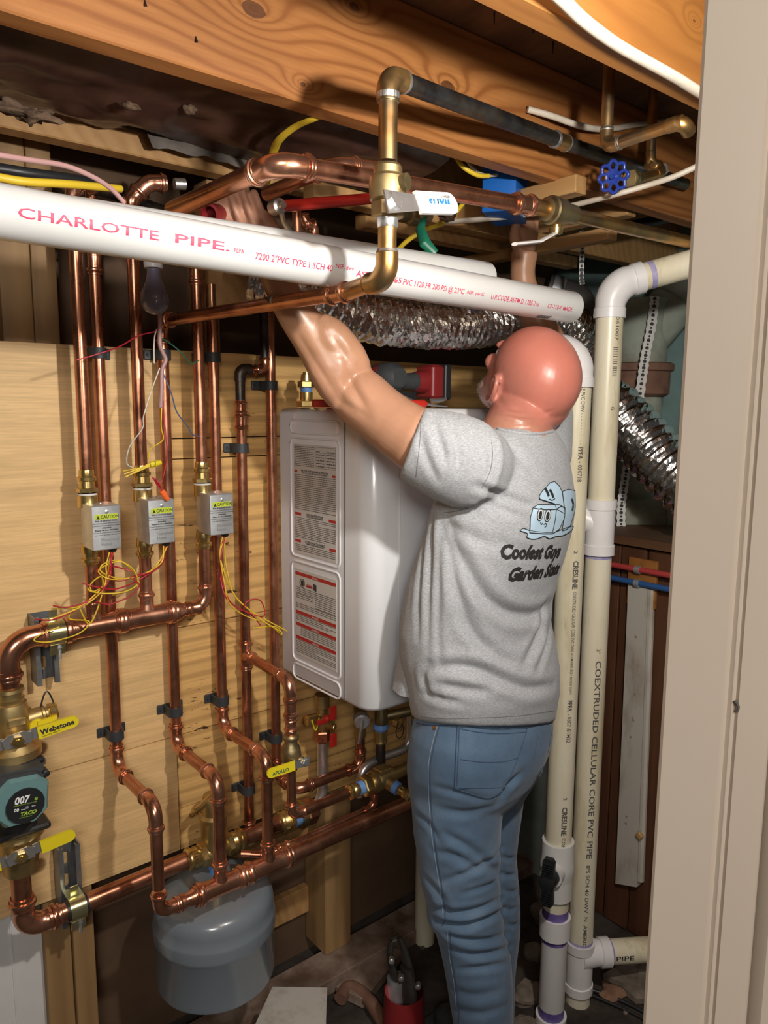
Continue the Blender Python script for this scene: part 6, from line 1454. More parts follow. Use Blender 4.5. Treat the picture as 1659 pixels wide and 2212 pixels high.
for yy, m_, l_, zz in ((0, 'pex_red', 'red plastic water tube clipped across the dark wall', 1.067), (1, 'pex_blue', 'blue plastic water tube below the red one', 1.030)):
    T = thing('water_tube', l_, 'pipe', (XR-.02, 1.1, zz)); obj('tube', G().sweep([V(XR-.028, 1.35, zz), V(XR-.028, .7, zz+.002)], .008, 14), M[m_], T, 40)
    yc = at(1378, 1215, X=XR-.03).y; obj('tube_clip', G().sweep([V(XR-.028, yc-.007, zz), V(XR-.028, yc+.007, zz)], .011, 14).rbox((XR-.014, yc, zz+.014), (.008, .016, .014), .002), M['galv'], T, 40)
# knot-grained board behind the tubes
tag(obj('knotty_board', G().rbox((XR-.012, at(1395, 1230, X=XR).y, 1.03), (.012, .085, .13), .002), M['joist0'], None, 30), 'orange swirling-grain board behind the red and blue tubes', 'board')
tag(obj('wood_chip', G().rbox(at(1382, 1805, X=XB-.01), (.012, .018, .016), .003, Matrix.Rotation(.6, 3, 'X')), M['block'], None, 30), 'splinter of wood stuck at the edge of the white board', 'wood')
# ---------------------------------------------------------------- door casing close to the camera
e0 = at(1456, 1106, d=.36); e1_ = V(e0.x, e0.y, 0); az_ = math.atan2(e0.x, e0.y); ex = V(math.cos(az_), -math.sin(az_), 0); nn = V(-math.sin(az_), -math.cos(az_), 0)
ex = (Matrix.Rotation(-.12, 3, 'Z')@ex); nn = Matrix.Rotation(-.12, 3, 'Z')@nn
P = [(0, 0), (.0015, .0015), (.027, .0015), (.029, -.0008), (.031, .0008), (.0325, -.0008), (.034, .0015), (.048, .002), (.050, .006), (.054, .009), (.059, .0095), (.062, .007), (.066, .007), (.20, .007), (.20, -.03), (.001, -.03)]
g = G().prism(P, 0, 2.15, e1_, ex, nn, up)
o = struct('door_casing', g, M['casing'], 30, 'cream painted door casing at the right edge')
h = G()
for q in ((1545, 1495), (1551, 1506), (1450, 1435), (1455, 1745)):
    p = at(*q, d=.355); 
o2 = obj('scuff_mark', G().sweep(catmull([e1_+ex*.0325+nn*.0022+up*(at(1545, 1488, d=.37).z), e1_+ex*.034+nn*.0022+up*(at(1545, 1500, d=.37).z), e1_+ex*.0335+nn*.0022+up*(at(1545, 1512, d=.37).z)], 4), .0007, 6), M['ink_soft'], o, 60, 'dark scuff')
# ---------------------------------------------------------------- the man
import numpy as np
PC = V(1.079, .978, 0); un = V(.676, -.737, 0).normalized(); nv = V(.737, .676, 0).normalized()
def PP(px, py, D=None):
    D = D if D is not None else PC.dot(nv); r = ray(px, py); return CAM+r*(D/r.dot(nv))
def dep(px, py, d): return at(px, py, d=d)
def remesh(g, vox, smooth=6, fac=.5):
    o = bpy.data.objects.new('tmp', bpy.data.meshes.new('tmp')); o.data.from_pydata([tuple(p) for p in g.v], [], g.f)
    bm = bmesh.new(); bm.from_mesh(o.data); bmesh.ops.recalc_face_normals(bm, faces=bm.faces); bm.to_mesh(o.data); bm.free()
    C.objects.link(o); m = o.modifiers.new('r', 'REMESH'); m.mode = 'VOXEL'; m.voxel_size = vox
    if smooth: s = o.modifiers.new('s', 'SMOOTH'); s.iterations = smooth; s.factor = fac
    bpy.context.view_layer.update(); dg = bpy.context.evaluated_depsgraph_get()
    me = bpy.data.meshes.new_from_object(o.evaluated_get(dg)); old = o.data; bpy.data.objects.remove(o); bpy.data.meshes.remove(old)
    me.polygons.foreach_set('use_smooth', [True]*len(me.polygons)); return me
def loft(g, rings):   # rings: list of (centre, ex, ey, a, b, exponent)
    seg = 36; base = len(g.v)
    for c, ex, ey, a, b, p in rings:
        for k in range(seg):
            t = 2*PI*k/seg; co, si = math.cos(t), math.sin(t)
            x = math.copysign(abs(co)**(2/p), co)*a; bb_ = b[0] if hasattr(b, '__len__') and si > 0 else (b[1] if hasattr(b, '__len__') else b)
            g.v.append(c+ex*x+ey*math.copysign(abs(si)**(2/p), si)*bb_)
    n = len(rings)
    for j in range(n-1):
        for k in range(seg): g.f.append((base+j*seg+k, base+j*seg+(k+1) % seg, base+(j+1)*seg+(k+1) % seg, base+(j+1)*seg+k))
    g.f.append(tuple(base+k for k in range(seg))[::-1]); g.f.append(tuple(base+(n-1)*seg+k for k in range(seg)))
def tring(py, L, R, yaw=0, ratio=.64, fr=1.0, D=None, p=2.25, grow=0):
    a_ = PP(L, py, D); b_ = PP(R, py, D); c = (a_+b_)/2; hu = (b_-a_).length/2+grow
    ex = V(math.cos(yaw), math.sin(yaw), 0); ey = V(-math.sin(yaw), math.cos(yaw), 0)
    k = math.sqrt(ex.dot(un)**2+(ratio*ey.dot(un))**2)*1.03; a = hu/k
    return (c, ex, ey, a, (ratio*a*fr, ratio*a), p)
# ---- cloth helpers
def to_np(me): a = np.empty(len(me.vertices)*3); me.vertices.foreach_get('co', a); return a.reshape(-1, 3)
def nrm(me): a = np.empty(len(me.vertices)*3); me.vertices.foreach_get('normal', a); return a.reshape(-1, 3)
def segdist(P, L):
    D = np.full(len(P), 9.); Tt = np.zeros(len(P)); n = len(L)-1
    for i in range(n):
        a = np.array(L[i]); b = np.array(L[i+1]); ab = b-a; q = max(1e-12, ab@ab); t = np.clip(((P-a)@ab)/q, 0, 1); d = np.linalg.norm(P-a-t[:, None]*ab, axis=1)
        m = d < D; D[m] = d[m]; Tt[m] = (i+t[m])/n
    return D, Tt
def bvh(me): return BVHTree.FromPolygons([v.co.copy() for v in me.vertices], [tuple(p.vertices) for p in me.polygons])
def proj(bv, pts, k=4):
    out = []
    P2_ = catmull([V(x, y, 0) for x, y in pts], k)
    for p in P2_:
        r = ray(p.x, p.y).normalized(); h = bv.ray_cast(CAM, r)
        if h[0] is not None: out.append(h[0])
    return out
def fold(me, folds, skip=None):
    P = to_np(me); N = nrm(me); bv = bvh(me); disp = np.zeros(len(P))
    for pts, w_, A_ in folds:
        L = proj(bv, pts, 3)
        if len(L) < 2: continue
        w_ *= .72; A_ *= 1.05; L = [tuple(p) for p in L]; D, Tt = segdist(P, L); taper = np.clip(np.sin(np.pi*np.clip(Tt, .03, .97))**.5, 0, 1)
        f = -1.15*A_*np.exp(-(D/w_)**1.5)+.45*A_*np.exp(-((D-2.0*w_)/(1.1*w_))**2); disp += f*taper*(D < 5*w_)
    P += N*disp[:, None]; me.vertices.foreach_set('co', P.ravel()); me.update()
YW_ = .14
# skeleton points
S = dep(1004, 1000, 1.30); CU = dep(893, 945, 1.31); EL = dep(757, 838, 1.345); FM = dep(684, 738, 1.315); F2 = dep(624, 655, 1.285); WR = dep(583, 560, 1.262)
HC = dep(1149, 812, 1.475)
fh = V(.27, .963, 0).normalized(); e_ = math.radians(41); hx_ = V(.963, -.27, 0).normalized(); hy_ = fh*math.cos(e_)+V(0, 0, 1)*math.sin(e_); hz_ = -fh*math.sin(e_)+V(0, 0, 1)*math.cos(e_)
HM = Matrix((hx_, hy_, hz_)).transposed()
def hl(x, y, z): return HC+HM@V(x, y, z)
B = G()
# head
B.ball(hl(0, -.012, .012), (.080, .101, .088), 32, 20, HM)
B.ball(hl(0, -.045, -.020), (.070, .066, .066), 24, 16, HM)
B.ball(hl(0, .030, -.045), (.064, .066, .062), 24, 16, HM)
B.ball(hl(-.006, .050, -.084), (.054, .050, .038), 20, 14, HM)
B.ball(hl(0, .074, -.100), (.022, .020, .018), 16, 10, HM)
B.ball(hl(0, .080, .012), (.052, .016, .013), 16, 10, HM)
B.sweep([hl(0, .086, .004), hl(0, .103, -.024), hl(0, .112, -.036)], [.009, .012, .015], 12)
for s in (-1, 1):
    B.ball(hl(s*.034, .078, -.030), (.024, .022, .018), 14, 10, HM); B.ball(hl(s*.012, .103, -.039), (.009, .010, .008), 10, 8, HM)
    # ear: curved helix rim with a thin bowl and lobe
    R1 = [hl(s*.074, .004, -.044), hl(s*.079, .006, -.024), hl(s*.083, .000, -.004), hl(s*.088, -.014, .004), hl(s*.092, -.026, -.006), hl(s*.091, -.029, -.026), hl(s*.085, -.020, -.046), hl(s*.078, -.006, -.058)]
    B.sweep(catmull(R1, 4), .0052, 8); B.ball(hl(s*.079, -.011, -.026), (.005, .018, .026), 14, 10, HM); B.ball(hl(s*.077, -.002, -.056), (.006, .008, .010), 10, 8, HM)
B.sweep([hl(-.024, .098, -.068), hl(0, .106, -.067), hl(.024, .098, -.068)], [.005, .007, .005], 10); B.sweep([hl(-.02, .094, -.077), hl(0, .102, -.078), hl(.02, .094, -.077)], [.004, .007, .004], 10)
# neck and inner torso
NB = PP(1114, 935); NB2 = PP(1085, 1010)
B.sweep([hl(0, -.020, -.020), (hl(0, -.030, -.055)+NB)/2+V(0, 0, .004), NB, NB2], [.060, .0630, .065, .070], 28)
B.ball(hl(0, -.078, -.058), (.045, .030, .022), 16, 10, HM)
g_ = [tring(y, L, R, YW_, grow=-.012) for y, L, R in ((990, 985, 1215), (1060, 965, 1225), (1200, 935, 1215), (1350, 905, 1180), (1500, 915, 1185))]
loft(B, g_)
# left arm
AP = catmull([S, CU, dep(830, 902, 1.328), EL, dep(722, 790, 1.33), FM, F2, WR], 6)
RA_ = [.062]*4+[.058]*3+[.054, .0535, .053, .052, .052, .0515, .051, .0515, .052, .052, .050, .047, .0455, .0455, .047, .0485, .0485, .048, .047, .0455, .044, .0425, .041, .0395, .038, .036, .0345, .033, .0315, .030, .029, .028, .028, .0275, .0275, .0275, .027, .027]
RA_ = (RA_+[.027]*60)[:len(AP)]
B.sweep(AP, RA_, 28)
for (p_, q_, r_) in ((dep(742, 858, 1.335), dep(690, 765, 1.31), .036), (dep(768, 800, 1.335), dep(700, 712, 1.30), .037), (dep(728, 862, 1.325), dep(738, 868, 1.325), .020)):
    B.sweep([p_.lerp(q_, t_) for t_ in (-.25, 0, .25, .5, .75, 1, 1.25)], [r_*.55, r_*.85, r_*.98, r_, r_*.97, r_*.82, r_*.5], 20)
# left hand
kn = [dep(573, 490, 1.245), dep(545, 484, 1.238), dep(517, 480, 1.236), dep(489, 476, 1.240)]
tp = [dep(549, 422, 1.240), dep(521, 412, 1.238), dep(496, 417, 1.238), dep(470, 432, 1.242)]
PM = sum(kn, V(0, 0, 0))/4
xh = (kn[0]-kn[3]).normalized(); yh = ((PM-WR)-xh*(PM-WR).dot(xh)).normalized(); zh_ = xh.cross(yh); MH = Matrix((xh, yh, zh_)).transposed()
pc_ = (WR+PM)/2
B.ball(pc_, (.040, .052, .018), 20, 14, MH); B.ball(WR+(PM-WR)*.75, (.043, .030, .016), 20, 12, MH); B.sweep([WR-(PM-WR)*.1, WR+(PM-WR)*.35], [.027, .028], 16)
for k_, (a, b) in enumerate(zip(kn, tp)):
    d1 = a.lerp(b, .5)+V(FW.x, FW.y, 0)*-.006; B.sweep(catmull([a-(b-a)*.4, a, d1, b, b+(b-a)*.10+V(FW.x, FW.y, 0)*.016], 4), [.0088, .0090, .0091, .0092, .0094, .0090, .0088, .0088, .0091, .0089, .0086, .0085, .0083, .0080, .0076, .0070, .0056], 12)
th0 = WR+(PM-WR)*.3-xh*.02; B.sweep(catmull([th0, th0-xh*.028+yh*.012+V(FW.x, FW.y, 0)*.012, th0-xh*.048+yh*.032+V(FW.x, FW.y, 0)*.022, th0-xh*.056+yh*.054+V(FW.x, FW.y, 0)*.024], 4), [.015, .015, .0148, .0145, .014, .0135, .013, .0128, .0125, .012, .0112, .0102, .0085], 12)
# right arm, raised behind the head
SR = PC+V(.150, .02, 1.405); ER = at(1188, 772, Y=1.13); WRr = at(1131, 610, Y=1.17); HR = at(1133, 545, Y=1.17)
B.sweep(catmull([SR, SR.lerp(ER, .5)+V(.01, 0, 0), ER, ER.lerp(WRr, .4), WRr, HR], 5), [.060, .058, .056, .054, .052, .050, .049, .048, .047, .046, .045, .046, .046, .045, .043, .040, .037, .034, .032, .030, .028, .028, .028, .029, .030, .030], 22)
B.ball(HR+V(0, 0, .035), (.040, .018, .048), 18, 12)
for k_ in range(4):
    a = HR+V(-.030+.020*k_, -.002, .068); L_ = (.048, .058, .062, .052)[k_]; B.sweep(catmull([a-V(0, 0, .03), a, a+V(0, -.004, L_*.45), a+V(0, -.018, L_*.75), a+V(0, -.030, L_*.8)], 3), [.0095, .0096, .0097, .0098, .0096, .0094, .0094, .0092, .009, .0088, .0082, .0074, .006], 10)
B.sweep(catmull([HR+V(-.025, 0, .01), HR+V(-.045, -.008, .025), HR+V(-.052, -.018, .05), HR+V(-.046, -.024, .066)], 3), [.013, .013, .0125, .012, .0115, .011, .0105, .0098, .009, .008], 10)
# hidden legs so the figure is one body down to the ankles
D1, D2 = 1.415, 1.555
LL = [(1650, 893, 1100), (1720, 887, 1090), (1800, 893, 1083), (1850, 902, 1081), (1900, 908, 1080), (1946, 921, 1083), (1980, 922, 1086), (2005, 938, 1090), (2040, 948, 1097), (2080, 957, 1106), (2120, 964, 1109), (2212, 979, 1109)]
RR_ = [(1650, 1000, 1178), (1720, 985, 1134), (1800, 975, 1122), (1850, 975, 1117), (1900, 978, 1121), (1950, 982, 1125), (2011, 990, 1125), (2060, 995, 1119), (2120, 998, 1112), (2212, 995, 1111)]
def legrings(L, D, grow=0, ratio=.95):
    out = [tring(y, a, b, 0, ratio, 1, D, 2.1, grow) for y, a, b in L]
    c, ex, ey, a_, b_, p = out[-1]
    for z in (.22, .12, .075):
        k = 1-(.30-z)*.3; out.append((V(c.x-.002, c.y-.003, z), ex, ey, a_*k, (b_[0]*k, b_[1]*k), p))
    return out
loft(B, legrings(LL, D1, -.012)); loft(B, legrings(RR_, D2, -.012))
loft(B, [tring(y, L, R, .05, grow=-.020) for y, L, R in ((1500, 912, 1182), (1600, 900, 1185), (1690, 900, 1150))])
me = remesh(B, .0034, 4, .5)
fold(me, [([(532, 405), (546, 440), (561, 486)], .006, .0045), ([(507, 404), (520, 440), (534, 484)], .006, .0045), ([(482, 408), (492, 440), (505, 480)], .006, .0045), ([(1078, 905), (1105, 912), (1140, 915), (1180, 908)], .005, .0014), ([(1095, 893), (1130, 900), (1170, 897), (1195, 885)], .005, .0012), ([(1075, 860), (1095, 880), (1120, 888)], .007, .0015),
          ([(750, 795), (760, 830), (778, 862), (792, 880)], .011, .0040), ([(640, 715), (672, 770), (705, 820), (728, 856)], .010, .0022), ([(716, 720), (735, 750), (752, 775)], .010, .0020), ([(735, 868), (760, 880), (800, 905)], .010, .0016)])
# colour: sunburnt head, tanned arms, grey stubble
ca_ = me.color_attributes.new('skin', 'FLOAT_COLOR', 'POINT'); vals = []
HI = HM.transposed()
for v in me.vertices:
    l = HI@(v.co-HC); dh = l.length; c = Vector((.58, .305, .180)); red = Vector((.64, .240, .180)); n = noise.noise(v.co*25)
    c = c*(1+.12*n)
    if v.co.z < EL.z+.05 and v.co.x < CU.x: c = c.lerp(Vector((.66, .34, .24)), .2)
    k = max(0, min(1, (.19-dh)/.06)); c = c.lerp(red*(1+.12*n), k)
    if k > 0:
        top = max(0, min(1, (l.z+.02)/.08)); c = c.lerp(Vector((.68, .205, .145)), top*.5*k)
        if l.y > .015 and l.z < -.045 and abs(l.x) < .075:
            s_ = min(1, (l.y-.015)/.03)*min(1, (-.045-l.z)/.02)*(.55+.35*noise.noise(v.co*220)); c = c.lerp(Vector((.46, .40, .36)), max(0, min(.85, s_)))
        st = max(0, min(1, (.075-abs(l.z+.005))/.03))*max(0, min(1, (abs(l.x)-.045)/.02))*max(0, min(1, (.045-l.y)/.03)); c = c.lerp(Vector((.30, .20, .17)), st*.22*(.6+.5*noise.noise(v.co*150)))
    d2 = min((v.co-t_).length for t_ in tp)
    if d2 < .09: c = c.lerp(Vector((.62, .33, .24)), .6)
    c = c*.82; vals += [max(0, c.x), max(0, c.y), max(0, c.z), 1]
ca_.data.foreach_set('color', vals)
m_, t, b = nt('skin'); at_ = t.nodes.new('ShaderNodeAttribute'); at_.attribute_name = 'skin'; t.links.new(at_.outputs[0], b.inputs['Base Color'])
b.inputs['Roughness'].default_value = .36; b.inputs['Subsurface Weight'].default_value = .08; b.inputs['Subsurface Radius'].default_value = (.012, .004, .002); b.inputs['Subsurface Scale'].default_value = .5
bump(t, b, noi(t, coords(t), 220, 3), .12, .001)
me.materials.append(m_)
man = thing('person', 'bald man in grey T-shirt and blue jeans, reaching up with both arms', 'person', (PC.x, PC.y, 0))
body = obj('body', me, None, man)
for s in (-1, 1): obj('eye', G().ball(hl(s*.032, .076, -.006), .012, 14, 10), M['white_ink'], body, 60); obj('iris', G().ball(hl(s*.032, .0855, -.006), .0042, 10, 8), M['blue_w'], body, 60)
# short grey hairs: beard tufts along the jaw
rn = random.Random(5); g = G()
bvb = BVHTree.FromPolygons([v.co.copy() for v in me.vertices], [tuple(p.vertices) for p in me.polygons])
cnt = 0
while cnt < 900:
    d = V(rn.uniform(-.75, .75), rn.uniform(.15, 1), rn.uniform(-1.0, -.30)).normalized(); o_ = hl(0, .02, -.045)
    hit = bvb.ray_cast(o_+HM@d*.2, -(HM@d))
    if hit[0] is None: continue
    l = HI@(hit[0]-HC)
    if not (l.y > .01 and -.125 < l.z < -.045 and abs(l.x) < .075 and not (abs(l.x) < .02 and l.y > .095)): cnt += 1; continue
    q = hit[0]; e2 = (HM@(d+V(rn.uniform(-.5, .5), rn.uniform(-.4, .4), rn.uniform(-.9, 0)))).normalized(); L_ = rn.uniform(.003, .007)
    s_ = e2.cross(V(.3, .5, .8)).normalized()*.00028
    g.add([q-s_, q+s_, q+e2*L_], [(0, 1, 2)]); cnt += 1
obj('beard', g, plain('grey_hair', (.62, .58, .54), .6), body, 0)['kind'] = 'stuff'
rn = random.Random(8); g = G(); cnt = 0
while cnt < 1500:
    t_ = rn.random(); i = int(t_*(len(AP)-2)); c_ = AP[i]; 
    if c_.x > CU.x-.005: cnt += 1; continue
    d = V(rn.gauss(0, 1), rn.gauss(0, 1), rn.gauss(0, 1)).normalized(); hit = bvb.ray_cast(c_+d*.12, -d)
    cnt += 1
    if hit[0] is None or (hit[0]-c_).length > .07: continue
    ax_ = (AP[i+1]-AP[i]).normalized(); e2 = (d*.45+ax_*.8+V(rn.uniform(-.3, .3), rn.uniform(-.3, .3), rn.uniform(-.3, .3))).normalized(); L_ = rn.uniform(.004, .010); s_ = e2.cross(d).normalized()*.00013 if e2.cross(d).length > 1e-4 else V(.0001, 0, 0)
    g.add([hit[0]-s_, hit[0]+s_, hit[0]+e2*L_], [(0, 1, 2)])
obj('arm_hair', g, plain('brown_hair', (.30, .17, .09), .6), body, 0)['kind'] = 'stuff'
# ---- jeans
J = G()
loft(J, legrings(LL, D1)); loft(J, legrings(RR_, D2))
loft(J, [tring(y, L, R, .05, rt, 1, None, 2.3) for y, L, R, rt in ((1455, 918, 1176, .60), (1490, 912, 1183, .61), (1520, 906, 1190, .63), (1535, 903, 1192, .64), (1560, 896, 1197, .66), (1600, 890, 1197, .70), (1640, 886, 1184, .74), (1680, 887, 1158, .78), (1710, 890, 1132, .8), (1735, 900, 1105, .8))])
jm = remesh(J, .0044, 6, .5)
fold(jm, [([(935, 1840), (985, 1850), (1030, 1872), (1075, 1880)], .012, .0045), ([(960, 1800), (1010, 1830), (1055, 1865), (1080, 1890)], .011, .005), ([(955, 1905), (1010, 1885), (1060, 1860), (1085, 1830)], .010, .0045),
          ([(930, 1960), (985, 1972), (1040, 1962), (1085, 1940)], .010, .007), ([(940, 1990), (1000, 1998), (1050, 1985), (1090, 1965)], .010, .008), ([(965, 2020), (1010, 2032), (1060, 2030), (1100, 2015)], .009, .006), ([(975, 2050), (1020, 2062), (1075, 2056), (1108, 2042)], .009, .005),
          ([(1000, 1930), (1050, 1915), (1083, 1895)], .008, .004), ([(990, 2095), (1040, 2090), (1100, 2080)], .009, .004), ([(905, 1880), (950, 1935), (965, 1975)], .012, .004), ([(1085, 1850), (1100, 1856), (1118, 1850)], .007, .005), ([(1083, 1885), (1100, 1892), (1122, 1888)], .007, .006), ([(1085, 1920), (1105, 1928), (1125, 1920)], .007, .006),
          ([(1088, 1960), (1105, 1966), (1126, 1955)], .007, .005), ([(1092, 1995), (1110, 2000), (1124, 1990)], .007, .005), ([(1080, 1730), (1098, 1700), (1125, 1672)], .012, .008), ([(935, 1700), (985, 1712), (1040, 1725)], .010, .003), ([(950, 1750), (1010, 1755), (1075, 1740)], .012, .003),
          ([(960, 2130), (1020, 2150), (1080, 2140)], .012, .003), ([(980, 2180), (1040, 2190), (1100, 2170)], .012, .003), ([(900, 1760), (925, 1780), (950, 1820)], .010, .003)])
def denim():
    m, t, b = nt('blue_denim'); v = coords(t); n = noi(t, v, 9, 5, .6); f = noi(t, coords(t, (1, 1, .25)), 900, 2, .6)
    c = ramp(t, [(.3, (.070, .125, .205)), (.55, (.110, .180, .275)), (.78, (.185, .255, .345))], n); c = mixc(t, ramp(t, [(.35, (.45, .45, .45)), (.65, (0, 0, 0))], f), c, (.06, .11, .19))
    t.links.new(c, b.inputs['Base Color']); b.inputs['Roughness'].default_value = .85; b.inputs['Sheen Weight'].default_value = .15; bump(t, b, f, .35, .0008); return m
M['denim'] = denim(); jm.materials.append(M['denim']); jeans = obj('jeans', jm, None, man)
jb = bvh(jm); M['stitch'] = plain('denim_stitch', (.05, .085, .15), .8); M['stitch_l'] = plain('pale_stitch', (.30, .36, .42), .8)
def seam(pts, r=.0012, m='stitch', name='seam', off=0, parent=None, bv=None):
    L = proj(bv or jb, pts, 6)
    if len(L) > 2: L = [p+(CAM-p).normalized()*off for p in L]; obj(name, G().sweep(L, r, 5), M[m], parent or jeans, 60)
def patch(bv, poly, mat, parent, name, th=.0015, n=16, lab=None, scale_uv=None):
    # thin cloth patch that follows the surface: polygon given by corner pixels, bilinear grid of 4 corners
    g = G(); A_, B_, C_, D_ = [V(x, y, 0) for x, y in poly]
    pts = []
    for j in range(n+1):
        for i in range(n+1):
            u_, v_ = i/n, j/n; p = (A_*(1-u_)+B_*u_)*(1-v_)+(D_*(1-u_)+C_*u_)*v_; h = bv.ray_cast(CAM, ray(p.x, p.y).normalized()); pts.append(h)
    for h in pts: g.v.append((h[0]+h[1]*th) if h[0] is not None else V(0, 0, 0))
    ok = [h[0] is not None for h in pts]
    for j in range(n):
        for i in range(n):
            q = (j*(n+1)+i, j*(n+1)+i+1, (j+1)*(n+1)+i+1, (j+1)*(n+1)+i)
            if all(ok[k] for k in q): g.f.append(q)
    return obj(name, g, mat, parent, 60, lab)
pk = patch(jb, [(988, 1566), (1138, 1574), (1092, 1700), (983, 1702)], M['denim'], jeans, 'back_pocket', .0018)
for L_ in ([(988, 1564), (1030, 1572), (1080, 1576), (1140, 1572)], [(990, 1573), (1030, 1581), (1080, 1585), (1138, 1581)], [(988, 1566), (985, 1630), (982, 1700)], [(982, 1702), (1015, 1714), (1052, 1724), (1075, 1716), (1092, 1700)], [(1138, 1574), (1128, 1610), (1116, 1645), (1092, 1700)], [(994, 1640), (1040, 1646), (1090, 1645), (1120, 1636)], [(992, 1572), (990, 1630), (987, 1696)]):
    seam(L_, .0009, 'stitch', off=.0025)
seam([(951, 1562), (938, 1610), (930, 1660), (931, 1720), (936, 1790), (944, 1850), (955, 1920), (962, 1980), (955, 2000)], .0013); seam([(946, 1562), (933, 1610), (925, 1660), (926, 1720), (931, 1790), (939, 1850), (950, 1920), (957, 1975)], .0007, 'stitch_l')
seam([(972, 2010), (975, 2060), (985, 2120), (992, 2180), (990, 2212)], .0013); seam([(966, 2010), (970, 2060), (980, 2120), (986, 2180)], .0007, 'stitch_l')
seam([(900, 1562), (930, 1567), (970, 1566), (1060, 1564), (1150, 1560), (1196, 1552)], .0012); seam([(1162, 1590), (1152, 1640)], .0009); seam([(1196, 1560), (1188, 1600), (1184, 1625)], .0009)
h = jb.ray_cast(CAM, ray(938, 1572).normalized())
if h[0] is not None: obj('rivet', G().lathe(h[0], h[1], [(0, .004), (.0012, .004), (.002, .0025)], 10), M['copper_old'], jeans, 30)
# shoes (below the frame)
for D_, L_ in ((D1, LL), (D2, RR_)):
    c = legrings(L_, D_)[-1][0]; g = G(); g.ball(V(c.x-.005, c.y+.075, .040), (.047, .085, .038), 20, 12).ball(V(c.x, c.y-.02, .05), (.040, .060, .048), 20, 12).ball(V(c.x-.004, c.y+.045, .055), (.042, .08, .045), 20, 12)
    g.rbox((c.x-.003, c.y+.045, .012), (.092, .265, .022), .03); sm = remesh(g, .006, 4); sm.materials.append(M['charcoal']); obj('shoe', sm, None, man)
# ---- T-shirt
TS_ = [(1558, 902, 1203, .66, 1.0), (1545, 896, 1206, .66, 1.0), (1500, 889, 1214, .68, 1.0), (1450, 884, 1214, .68, 1.05), (1400, 876, 1205, .67, 1.05), (1350, 872, 1194, .66, 1.02), (1300, 878, 1197, .66, 1), (1250, 888, 1212, .66, 1), (1200, 905, 1228, .66, 1), (1150, 922, 1242, .66, 1), (1100, 935, 1249, .66, 1), (1060, 950, 1246, .66, 1), (1020, 965, 1240, .66, 1), (985, 985, 1232, .66, 1), (958, 1008, 1222, .62, .95), (938, 1034, 1210, .60, .9), (924, 1060, 1195, .60, .85)]
Sh = G(); rings = [tring(y, L, R, .05+(YW_-.05)*max(0, min(1, (1400-y)/300)), rt, fr, None, 2.25) for y, L, R, rt, fr in TS_]
c, ex, ey, a_, b_, p_ = rings[0]
inner = [(c+V(0, 0, .07), ex, ey, a_*.80, (b_[0]*.80, b_[1]*.80), p_), (c+V(0, 0, .03), ex, ey, a_-.016, (b_[0]-.016, b_[1]-.016), p_), (c+V(0, 0, .0), ex, ey, a_-.012, (b_[0]-.012, b_[1]-.012), p_)]
c, ex, ey, a_, b_, p_ = rings[-1]
topi = [(c, ex, ey, a_-.010, (b_[0]-.010, b_[1]-.010), 2), (c-V(0, 0, .02), ex, ey, a_-.014, (b_[0]-.014, b_[1]-.014), 2)]
n0_ = len(Sh.v); loft(Sh, inner+rings+topi); zlo, zhi = rings[0][0].z, rings[4][0].z
for v in Sh.v[n0_:]:
    k_ = max(0, min(1, (zhi-v.z)/(zhi-zlo)))**1.3; v.z += k_*(.050*((PC-v).dot(nv)/.13)*.85+.004)
# hanging front hem
# sleeve: cone with a hollow cuff
CE = dep(889, 957, 1.30); axs = (CE-S).normalized(); S2 = dep(1060, 1015, 1.40)
c3 = CE-axs*.002
Sh.sweep([S2, S, S.lerp(CE, .35), S.lerp(CE, .7), CE, CE, CE-axs*.03, CE-axs*.032], [.040, .079, .078, .072, .0655, .0585, .0575, .02], 32)
Sh.sweep([S2, S.lerp(S2, .6), S.lerp(S2, .25), S], [.045, .066, .074, .074], 28)
# right sleeve rising behind the head
CR = SR.lerp(ER, .55); Sh.sweep([PC+V(.09, .01, 1.36), SR, CR], [.080, .070, .064], 28)
sm = remesh(Sh, .0048, 9, .5)
fold(sm, [([(958, 1090), (985, 1180), (1015, 1240), (1050, 1290), (1095, 1322), (1150, 1330), (1190, 1305)], .016, .009), ([(945, 1105), (965, 1180), (985, 1260), (1010, 1340), (1050, 1400)], .014, .006),
          ([(1030, 1050), (1075, 1068), (1115, 1082), (1150, 1095)], .010, .007), ([(1040, 1075), (1090, 1100), (1140, 1120)], .012, .004), ([(960, 1110), (1005, 1105)], .010, .004),
          ([(965, 1130), (1020, 1160), (1090, 1190)], .014, .004), ([(935, 1110), (930, 1200), (925, 1300), (925, 1400)], .010, .005), ([(950, 1140), (948, 1240), (945, 1350), (950, 1440)], .009, .004), ([(915, 1180), (905, 1280), (903, 1380)], .009, .004),
          ([(935, 1445), (990, 1440), (1040, 1450), (1090, 1470), (1140, 1488), (1195, 1480)], .014, .010), ([(950, 1478), (1000, 1490), (1060, 1492)], .012, .005), ([(1180, 1300), (1165, 1370), (1130, 1440)], .013, .006), ([(1190, 1350), (1180, 1400), (1160, 1450)], .010, .004),
          ([(935, 900), (950, 950), (965, 1000)], .010, .0045), ([(965, 915), (985, 960), (990, 1020)], .010, .004), ([(905, 930), (920, 985), (945, 1040)], .009, .003), ([(1085, 935), (1120, 985), (1165, 1030)], .012, .003), ([(1045, 950), (1060, 985), (1054, 1030)], .006, .003),
          ([(1060, 1150), (1100, 1180), (1150, 1195)], .014, .003), ([(990, 1330), (1030, 1380), (1080, 1420), (1120, 1435)], .013, .005), ([(915, 1500), (960, 1512), (1000, 1516)], .010, .004), ([(930, 1420), (915, 1460), (925, 1500)], .010, .004)])
